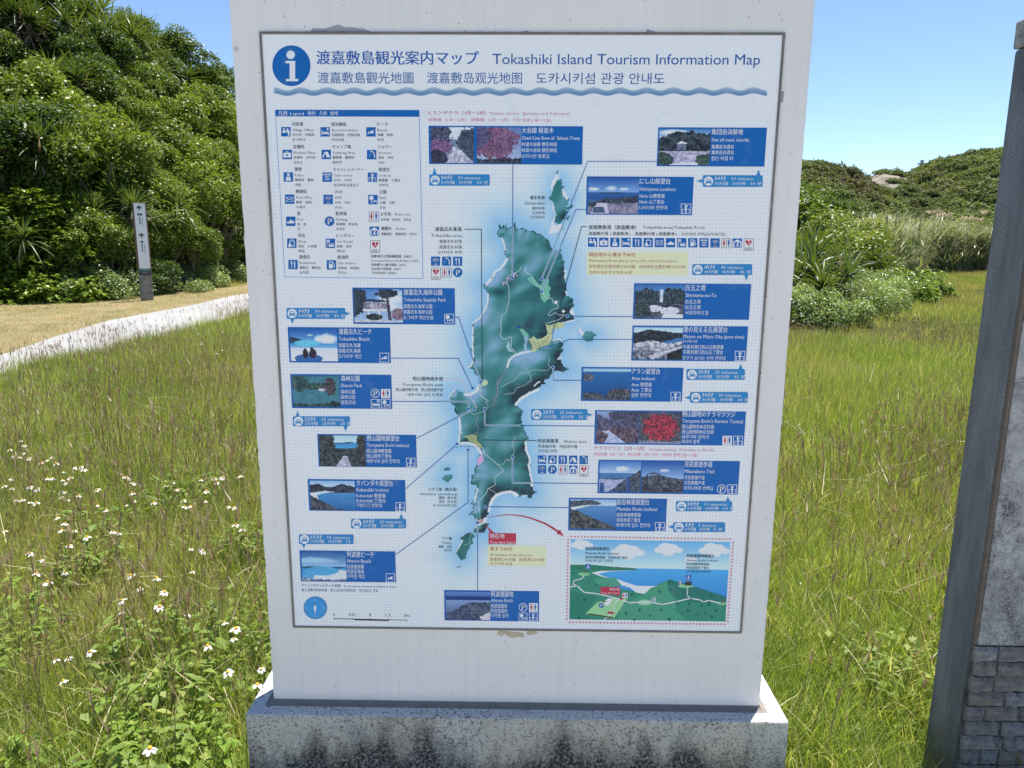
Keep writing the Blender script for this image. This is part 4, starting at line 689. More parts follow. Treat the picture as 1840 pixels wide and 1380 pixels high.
nx, nzz = 190, 236; xs = np.linspace(FRM['x0']+0.003, FRM['x1']-0.003, nx); zs = np.linspace(FRM['z0']+0.003, FRM['z1']-0.003, nzz); XX, ZZ = np.meshgrid(xs, zs); PX, PY = plane_px(XX, ZZ)
D = np.minimum(seg_dist(PX, PY, isl[::2]), 999); D[inside_poly(PX, PY, isl)] = 0
for q in islets[:5]: D = np.minimum(D, seg_dist(PX, PY, q)*1.25+6)
gl = np.exp(-(D/30.0)**1.6); gl2 = np.exp(-(D/75.0)**2)
bgc = s2l((196, 206, 222))/ILL; seac = s2l((118, 172, 224))/ILL; mid = s2l((165, 196, 226))/ILL
wob_ = (fbm(XX*5, ZZ*5, 9, 3)[..., None]-0.5)*0.06
colr = bgc*(1+wob_)*(1-gl2[..., None]*0.8)+mid*gl2[..., None]*0.8; colr = colr*(1-gl[..., None]*0.9)+seac*gl[..., None]*0.9
V = np.stack([XX, np.full_like(XX, Y0), ZZ], -1).reshape(-1, 3); i_ = (np.arange(nzz-1)[:, None]*nx+np.arange(nx-1)[None]).ravel()
me = npmesh('map_sheet', V, [np.stack([i_, i_+1, i_+nx+1, i_+nx], 1)]); a_ = me.color_attributes.new('ink', 'FLOAT_COLOR', 'POINT'); a_.data.foreach_set('color', np.concatenate([np.clip(colr.reshape(-1, 3), 0, 0.95), np.ones((nx*nzz, 1))], 1).astype(np.float32).ravel())
sheet = link('map_sheet', me, M_sheet, board)

# ---- flat print builder: every print is ink on the sheet, a fraction of a millimetre proud
TEXTQ = []
class Flat:
    all = []
    def __init__(s, name, label=None): s.name = name; s.label = label; s.v = []; s.f = []; s.c = []; s.last = None; s.grids = []; Flat.all.append(s)
    def Y(s, L): return Y0-0.0002-0.00016*L
    def polyp(s, P, c, L):
        b = len(s.v); y = s.Y(L); s.v += [(x, y, z) for x, z in P]; A = sum(P[i][0]*P[(i+1) % len(P)][1]-P[(i+1) % len(P)][0]*P[i][1] for i in range(len(P)))
        idx = tuple(range(b, b+len(P))); s.f.append(idx if A > 0 else idx[::-1]); s.c.append(C(c))
    def poly(s, P, c, L=0): s.polyp([SX(*p) for p in P], c, L)
    def rect(s, x0, y0, x1, y1, c, L=0):
        a = SX(x0, y0); b = SX(x1, y1); s.polyp([(a[0], a[1]), (b[0], a[1]), (b[0], b[1]), (a[0], b[1])], c, L)
    def circ(s, cx, cy, r, c, L=0, n=24, ry=None):
        s.poly([(cx+r*cos(2*pi*i/n), cy+(ry or r)*sin(2*pi*i/n)) for i in range(n)], c, L)
    def ring(s, cx, cy, r, w, c, L=0, n=16):
        for i in range(n):
            a, b = 2*pi*i/n, 2*pi*(i+1)/n; s.poly([(cx+r*cos(a), cy+r*sin(a)), (cx+r*cos(b), cy+r*sin(b)), (cx+(r-w)*cos(b), cy+(r-w)*sin(b)), (cx+(r-w)*cos(a), cy+(r-w)*sin(a))], c, L)
    def line(s, pts, w, c, L=0, dash=None, taper=None):
        for i in range(len(pts)-1):
            (x1, y1), (x2, y2) = pts[i], pts[i+1]; l = math.hypot(x2-x1, y2-y1)
            if l < 1e-6: continue
            ux, uy = (x2-x1)/l, (y2-y1)/l; h = w/2
            if dash:
                k = int(l/dash[0]+0.5) or 1
                for j in range(k):
                    a = j*l/k; e = a+dash[1]; s.poly([(x1+ux*a-uy*h, y1+uy*a+ux*h), (x1+ux*e-uy*h, y1+uy*e+ux*h), (x1+ux*e+uy*h, y1+uy*e-ux*h), (x1+ux*a+uy*h, y1+uy*a-ux*h)], c, L)
            else: s.poly([(x1-ux*h*0.5-uy*h, y1-uy*h*0.5+ux*h), (x2+ux*h*0.5-uy*h, y2+uy*h*0.5+ux*h), (x2+ux*h*0.5+uy*h, y2+uy*h*0.5-ux*h), (x1-ux*h*0.5+uy*h, y1-uy*h*0.5-ux*h)], c, L)
    def grid(s, img, x0, y0, x1, y1, L=1):   # a small printed photograph: one coloured cell per dot
        h, w = img.shape[:2]; a = SX(x0, y0); b = SX(x1, y1); gx = np.linspace(a[0], b[0], w+1); gz = np.linspace(a[1], b[1], h+1); X, Z = np.meshgrid(gx, gz)
        V = np.stack([X, np.full_like(X, s.Y(L)), Z], -1).reshape(-1, 3); i = (np.arange(h)[:, None]*(w+1)+np.arange(w)[None]).ravel(); s.grids.append((V, np.stack([i, i+w+1, i+w+2, i+1], 1), np.clip(s2l(img.reshape(-1, 3))/ILL, 0.003, 0.92)))
    def gridpx(s, XP, ZP, Q, cols, L):
        V = np.stack([XP, np.full_like(XP, s.Y(L)), ZP], -1).reshape(-1, 3); s.grids.append((V, Q, cols))
    def text(s, body, x0, yc, h, x1=None, c=(30, 42, 66), bold=0.0, L=3, right=None): TEXTQ.append((s, body, x0, yc, h, x1, c, bold, L, right))
    def build(s):
        nv = len(s.v); V = [np.array(s.v, float).reshape(-1, 3)]; tot = [len(f) for f in s.f]; idx = [np.array([i for f in s.f for i in f], np.int32)]; cols = [np.array([c for c in s.c], float).reshape(-1, 3)]; tt = [np.array(tot, np.int32)]
        for gv, gq, gc in s.grids: V.append(gv); idx.append((gq+nv).ravel().astype(np.int32)); tt.append(np.full(len(gq), gq.shape[1], np.int32)); cols.append(gc); nv += len(gv)
        V = np.concatenate(V); idx = np.concatenate(idx); tt = np.concatenate(tt); cols = np.concatenate(cols); me = bpy.data.meshes.new(s.name)
        me.vertices.add(len(V)); me.vertices.foreach_set('co', V.astype(np.float32).ravel()); me.loops.add(len(idx)); me.loops.foreach_set('vertex_index', idx); me.polygons.add(len(tt)); me.polygons.foreach_set('loop_start', np.concatenate([[0], np.cumsum(tt)[:-1]]).astype(np.int32)); me.update(calc_edges=True)
        a = me.color_attributes.new('ink', 'FLOAT_COLOR', 'CORNER'); cc = np.repeat(np.concatenate([cols, np.ones((len(cols), 1))], 1), tt, 0); a.data.foreach_set('color', cc.astype(np.float32).ravel())
        o = link(s.name, me, M_ink, sheet)
        if s.label: o['label'] = s.label
def flush_text():
    cache = {}; objs = {}
    for s, body, x0, yc, h, x1, c, bold, L, right in TEXTQ:
        big = h > 20; key = (body, big)
        if key in objs: continue
        cu = bpy.data.curves.new('t', 'FONT'); cu.body = body; cu.size = 1.0; cu.resolution_u = 4 if big else (2 if h > 9 else 1); cu.fill_mode = 'FRONT'; o = bpy.data.objects.new('t', cu); COL.objects.link(o); objs[key] = o
    dg = bpy.context.evaluated_depsgraph_get(); dg.update()
    for key, o in objs.items():
        me = o.evaluated_get(dg).to_mesh(); n = len(me.vertices); v = np.zeros(n*3, np.float32); me.vertices.foreach_get('co', v); me.calc_loop_triangles(); t = np.zeros(len(me.loop_triangles)*3, np.int32); me.loop_triangles.foreach_get('vertices', t); cache[key] = (v.reshape(-1, 3).astype(float), t.reshape(-1, 3).copy())
    for o in objs.values(): cu = o.data; bpy.data.objects.remove(o); bpy.data.curves.remove(cu)
    for s, body, x0, yc, h, x1, c, bold, L, right in TEXTQ:
        v, t = cache[(body, h > 20)]
        if not len(t): continue
        if right is not None: x0 = right
        a = SX(x0, yc-h/2); b_ = SX(x0, yc+h/2); sz = (a[1]-b_[1]); zb = SX(x0, yc)[1]-0.34*sz; w = v[:, 0].max()-v[:, 0].min()
        sx = sz if x1 is None else (SX(x1, yc)[0]-SX(x0, yc)[0])/w
        X = (v[:, 0]-v[:, 0].min())*sx+SX(x0, yc)[0]
        if right is not None: X -= w*sx
        Z = zb+v[:, 1]*sz
        p0, p1, p2 = v[t[:, 0]], v[t[:, 1]], v[t[:, 2]]; ar = (p1[:, 0]-p0[:, 0])*(p2[:, 1]-p0[:, 1])-(p2[:, 0]-p0[:, 0])*(p1[:, 1]-p0[:, 1]); t = np.where(ar[:, None] > 0, t, t[:, ::-1])
        cc = np.tile(np.array(C(c))[None], (len(t), 1)); k = (min(max(bold, 0), 0.016) if not body.isascii() or h > 20 else 0)*sx*0.9
        for i_, dx in enumerate((-k, k) if k > 0 else (0,)): s.grids.append((np.stack([X+dx, np.full_like(X, s.Y(L+0.25*i_)), Z], -1), t, cc))
BLU = (0, 84, 160); TAG = (35, 115, 178); WHT = (203, 216, 236); INK = (14, 22, 44); RED = (160, 42, 72); YEL = (208, 220, 172); CRIM = (160, 78, 124)
# ---- icons in a unit square
def icon(f, kind, x, y, s, L=2, outline=False, sy=None):
    q = lambda u, v: (x+u*s, y+v*s); Pq = lambda pts, c=WHT, l=1: f.poly([q(*p) for p in pts], c, L+l); Cq = lambda u, v, r, c=WHT, l=1: f.circ(x+u*s, y+v*s, r*s, c, L+l, 14)
    Bx = lambda u0, v0, u1, v1, c=WHT, l=1: Pq([(u0, v0), (u1, v0), (u1, v1), (u0, v1)], c, l); Ln = lambda pts, w=0.07, c=WHT, l=1: f.line([q(*p) for p in pts], w*s, c, L+l)
    if kind == 'P':
        f.circ(x+s/2, y+s/2, s*0.52, WHT if outline else BLU, L, 28)
        if outline: f.circ(x+s/2, y+s/2, s*0.45, BLU, L+0.5, 28)
        Bx(0.32, 0.2, 0.45, 0.82); Bx(0.45, 0.2, 0.58, 0.32); Bx(0.45, 0.46, 0.58, 0.58); f.ring(x+0.57*s, y+0.39*s, 0.19*s, 0.12*s, WHT, L+1, 18); return
    if kind == 'wc':
        f.poly([q(0, 0), q(1.05, 0), q(1.05, 1.05), q(0, 1.05)], (60, 70, 90) if not outline else WHT, L); f.poly([q(0.05, 0.05), q(1.0, 0.05), q(1.0, 1.0), q(0.05, 1.0)], (206, 216, 232), L+0.5)
        for u, c in ((0.27, RED), (0.77, BLU)): Cq(u, 0.2, 0.085, c); Pq([(u-0.12, 0.3), (u+0.12, 0.3), (u+0.1, 0.62), (u-0.1, 0.62)] if c == BLU else [(u-0.07, 0.3), (u+0.07, 0.3), (u+0.15, 0.62), (u-0.15, 0.62)], c); Bx(u-0.07, 0.6, u-0.01, 0.9, c); Bx(u+0.01, 0.6, u+0.07, 0.9, c)
        Bx(0.5, 0.12, 0.545, 0.92, (50, 60, 80)); return
    if kind == 'AED':
        f.poly([q(0, 0), q(1.05, 0), q(1.05, 1.3), q(0, 1.3)], (50, 56, 72), L); f.poly([q(0.05, 0.05), q(1.0, 0.05), q(1.0, 1.25), q(0.05, 1.25)], (206, 214, 228), L+0.5)
        Cq(0.35, 0.34, 0.18, RED); Cq(0.68, 0.34, 0.18, RED, 1.2); Pq([(0.18, 0.4), (0.85, 0.4), (0.52, 0.82)], RED, 1.4); Ln([(0.6, 0.2), (0.5, 0.36), (0.62, 0.4), (0.5, 0.6)], 0.06, WHT, 1.7); f.text('AED', x+0.12*s, y+1.08*s, 0.34*s, x+0.93*s, (20, 20, 26), 0.02, L+2); return
    if outline: f.poly([q(-0.03, -0.03), q(1.03, -0.03), q(1.03, 1.03), q(-0.03, 1.03)], WHT, L); f.poly([q(0.03, 0.03), q(0.97, 0.03), q(0.97, 0.97), q(0.03, 0.97)], BLU, L+0.5)
    else: f.poly([q(0, 0), q(1, 0), q(1, 1), q(0, 1)], BLU, L)
    if kind == 'office': Cq(0.3, 0.2, 0.09); Pq([(0.18, 0.32), (0.42, 0.32), (0.48, 0.55), (0.12, 0.55)]); Bx(0.12, 0.55, 0.6, 0.6); Cq(0.66, 0.22, 0.09); Pq([(0.55, 0.34), (0.78, 0.32), (0.9, 0.5), (0.86, 0.9), (0.7, 0.9), (0.72, 0.6), (0.5, 0.5)])
    elif kind == 'med': Bx(0.1, 0.32, 0.9, 0.82); Pq([(0.34, 0.32), (0.38, 0.18), (0.62, 0.18), (0.66, 0.32), (0.58, 0.32), (0.55, 0.25), (0.45, 0.25), (0.42, 0.32)]); Bx(0.46, 0.42, 0.54, 0.72, BLU, 2); Bx(0.36, 0.53, 0.64, 0.61, BLU, 2.2)
    elif kind == 'police': Cq(0.5, 0.3, 0.14); Bx(0.34, 0.1, 0.66, 0.2); Pq([(0.28, 0.48), (0.72, 0.48), (0.78, 0.88), (0.22, 0.88)]); Bx(0.36, 0.24, 0.64, 0.27, BLU, 2); Cq(0.5, 0.62, 0.05, BLU, 2)
    elif kind == 'post': Bx(0.14, 0.26, 0.86, 0.76); Bx(0.18, 0.3, 0.82, 0.72, BLU, 2); Ln([(0.16, 0.28), (0.5, 0.56), (0.84, 0.28)], 0.05, WHT, 3); Ln([(0.16, 0.74), (0.4, 0.5)], 0.04, WHT, 3.2); Ln([(0.84, 0.74), (0.6, 0.5)], 0.04, WHT, 3.4)
    elif kind == 'port': Pq([(0.06, 0.56), (0.94, 0.5), (0.84, 0.72), (0.16, 0.72)]); Pq([(0.34, 0.54), (0.38, 0.4), (0.66, 0.4), (0.72, 0.52)]); Bx(0.48, 0.28, 0.53, 0.4)
    elif kind == 'shop': Ln([(0.36, 0.24), (0.4, 0.12), (0.6, 0.12), (0.64, 0.24)], 0.05); Bx(0.26, 0.24, 0.8, 0.84); Bx(0.34, 0.3, 0.72, 0.76, BLU, 2); Pq([(0.14, 0.62), (0.3, 0.5), (0.46, 0.6), (0.42, 0.9), (0.16, 0.9)], WHT, 3)
    elif kind == 'food':
        for u in (0.28, 0.35, 0.42): Bx(u-0.02, 0.12, u+0.02, 0.36)
        Bx(0.26, 0.34, 0.44, 0.42, WHT, 1.4); Bx(0.32, 0.42, 0.38, 0.9); Pq([(0.6, 0.12), (0.72, 0.2), (0.72, 0.9), (0.64, 0.9), (0.6, 0.5)])
    elif kind == 'bed': Bx(0.12, 0.3, 0.18, 0.86); Bx(0.12, 0.62, 0.9, 0.74); Bx(0.84, 0.62, 0.9, 0.86, WHT, 1.2); Pq([(0.34, 0.6), (0.38, 0.48), (0.88, 0.52), (0.88, 0.6)]); Cq(0.27, 0.52, 0.07); Pq([(0.68, 0.12), (0.86, 0.12), (0.9, 0.26), (0.64, 0.26)]); Bx(0.75, 0.26, 0.79, 0.46)
    elif kind == 'tent': Pq([(0.34, 0.22), (0.66, 0.22), (0.94, 0.8), (0.06, 0.8)]); Pq([(0.38, 0.34), (0.56, 0.8), (0.22, 0.8)], BLU, 2)
    elif kind == 'atm': Bx(0.12, 0.14, 0.88, 0.28); Bx(0.2, 0.2, 0.8, 0.24, BLU, 2); Bx(0.28, 0.24, 0.74, 0.8, WHT, 3); Bx(0.33, 0.3, 0.69, 0.72, BLU, 4); Ln([(0.42, 0.4), (0.51, 0.52), (0.6, 0.4)], 0.06, WHT, 5); Bx(0.48, 0.5, 0.54, 0.66, WHT, 5.2)
    elif kind == 'wifi':
        for r_, l in ((0.4, 1), (0.27, 1.2), (0.14, 1.4)):
            pts = [(0.5+r_*cos(a), 0.62+r_*sin(a)) for a in np.linspace(-2.45, -0.69, 8)]; Ln(pts, 0.07, WHT, l)
        Cq(0.5, 0.6, 0.05); f.text('WiFi', x+0.28*s, y+0.86*s, 0.22*s, x+0.74*s, WHT, 0.02, L+2)
    elif kind == 'car': Bx(0.14, 0.12, 0.44, 0.4); Ln([(0.2, 0.34), (0.36, 0.18)], 0.04, BLU, 2); Bx(0.12, 0.12, 0.17, 0.9, WHT, 1.3); Pq([(0.42, 0.5), (0.8, 0.5), (0.9, 0.68), (0.9, 0.86), (0.32, 0.86), (0.32, 0.68)]); Bx(0.46, 0.54, 0.76, 0.64, BLU, 2); Cq(0.42, 0.76, 0.05, BLU, 2); Cq(0.8, 0.76, 0.05, BLU, 2)
    elif kind == 'gas': Bx(0.24, 0.14, 0.62, 0.86); Bx(0.31, 0.22, 0.55, 0.42, BLU, 2); Ln([(0.64, 0.24), (0.8, 0.4), (0.8, 0.74), (0.68, 0.74), (0.68, 0.5), (0.62, 0.5)], 0.06)
    elif kind == 'swim': Cq(0.3, 0.56, 0.1); Pq([(0.3, 0.6), (0.5, 0.42), (0.66, 0.32), (0.86, 0.36), (0.78, 0.42), (0.68, 0.44), (0.74, 0.54), (0.9, 0.62), (0.5, 0.68)]); Ln([(0.12, 0.72), (0.3, 0.66)], 0.05)
    elif kind == 'shower': 
        Ln([(0.4, 0.14), (0.6, 0.18), (0.74, 0.34), (0.8, 0.56), (0.82, 0.82)], 0.12)
        for k in range(4): Ln([(0.4-0.05*k, 0.3+0.07*k), (0.3-0.06*k+0.1, 0.5+0.1*k)], 0.025, (120, 165, 210))
    elif kind == 'look': Cq(0.44, 0.2, 0.09); Bx(0.5, 0.12, 0.62, 0.19, WHT, 1.2); Pq([(0.38, 0.3), (0.56, 0.3), (0.56, 0.6), (0.52, 0.94), (0.4, 0.94), (0.42, 0.6)]); Ln([(0.1, 0.56), (0.9, 0.56)], 0.05, WHT, 1.4); Ln([(0.14, 0.56), (0.14, 0.94)], 0.05, WHT, 1.6); Ln([(0.86, 0.56), (0.86, 0.94)], 0.05, WHT, 1.6); Ln([(0.5, 0.36), (0.7, 0.2)], 0.06, WHT, 1.8)
    elif kind == 'park': f.circ(x+0.34*s, y+0.34*s, 0.22*s, WHT, L+1, 14, 0.25*s); Bx(0.3, 0.5, 0.38, 0.88); Ln([(0.5, 0.7), (0.9, 0.66)], 0.07); Ln([(0.58, 0.7), (0.54, 0.88)], 0.05); Ln([(0.84, 0.7), (0.88, 0.88)], 0.05); Bx(0.56, 0.56, 0.88, 0.61)
    elif kind == 'shelter': Pq([(0.06, 0.38), (0.5, 0.08), (0.94, 0.38), (0.94, 0.96), (0.06, 0.96)]); Bx(0.2, 0.4, 0.8, 0.96, BLU, 2); Cq(0.56, 0.48, 0.07, WHT, 3); Pq([(0.44, 0.54), (0.6, 0.54), (0.58, 0.72), (0.7, 0.92), (0.6, 0.92), (0.5, 0.76), (0.4, 0.92), (0.3, 0.92), (0.44, 0.7)], WHT, 3)
# ---- little printed photographs
def pic(ops, seed, w=62, h=44):
    g = np.random.default_rng(seed); Y, X = np.mgrid[0:h, 0:w]; X = (X+0.5)/w; Y = (Y+0.5)/h; im = np.zeros((h, w, 3)); im[:] = (60, 90, 130)
    def tex(c0, c1, sc=1.0): t = np.clip(0.5*g.random((h, w))+2.0*(fbm(X*22*sc+seed, Y*16*sc, seed, 4)-0.5)+0.28, 0, 1)[..., None]; return np.array(c0)*(1-t)+np.array(c1)*t
    for op in ops:
        k = op[0]
        if k == 'g': _, y0, y1, c0, c1 = op; t = np.clip((Y-y0)/(y1-y0), 0, 1)[..., None]; msk = (Y >= y0) & (Y <= y1); im[msk] = (np.array(c0)*(1-t)+np.array(c1)*t)[msk]
        elif k == 'l': _, pl, c0, c1, amp = op; yy = np.interp(X, [p[0] for p in pl], [p[1] for p in pl])+(fbm(X*16, X*0+seed, seed, 3)-0.5)*amp; msk = Y > yy; im[msk] = tex(c0, c1)[msk]
        elif k == 'p': _, pl, c0, c1 = op; msk = inside_poly(X, Y, pl); im[msk] = tex(c0, c1)[msk]
        elif k == 'e': _, cx, cy, rx, ry, c0, c1, rag = op; d = ((X-cx)/rx)**2+((Y-cy)/ry)**2+(fbm(X*18, Y*14, seed+3, 3)-0.5)*rag; msk = d < 1; im[msk] = tex(c0, c1, 1.5)[msk]
        elif k == 'c': _, cx, cy, rx, ry, c, rag = op; d = ((X-cx)/rx)**2+((Y-cy)/ry)**2+(fbm(X*9, Y*12, seed+5, 3)-0.5)*rag; a = np.clip(1.2-d, 0, 1)[..., None]; im = im*(1-a)+np.array(c)*a
    return np.clip(im*(0.94+0.12*g.random((h, w, 1))), 0, 255)
DG, MG, SD = (18, 26, 44), (70, 88, 108), (196, 200, 218)
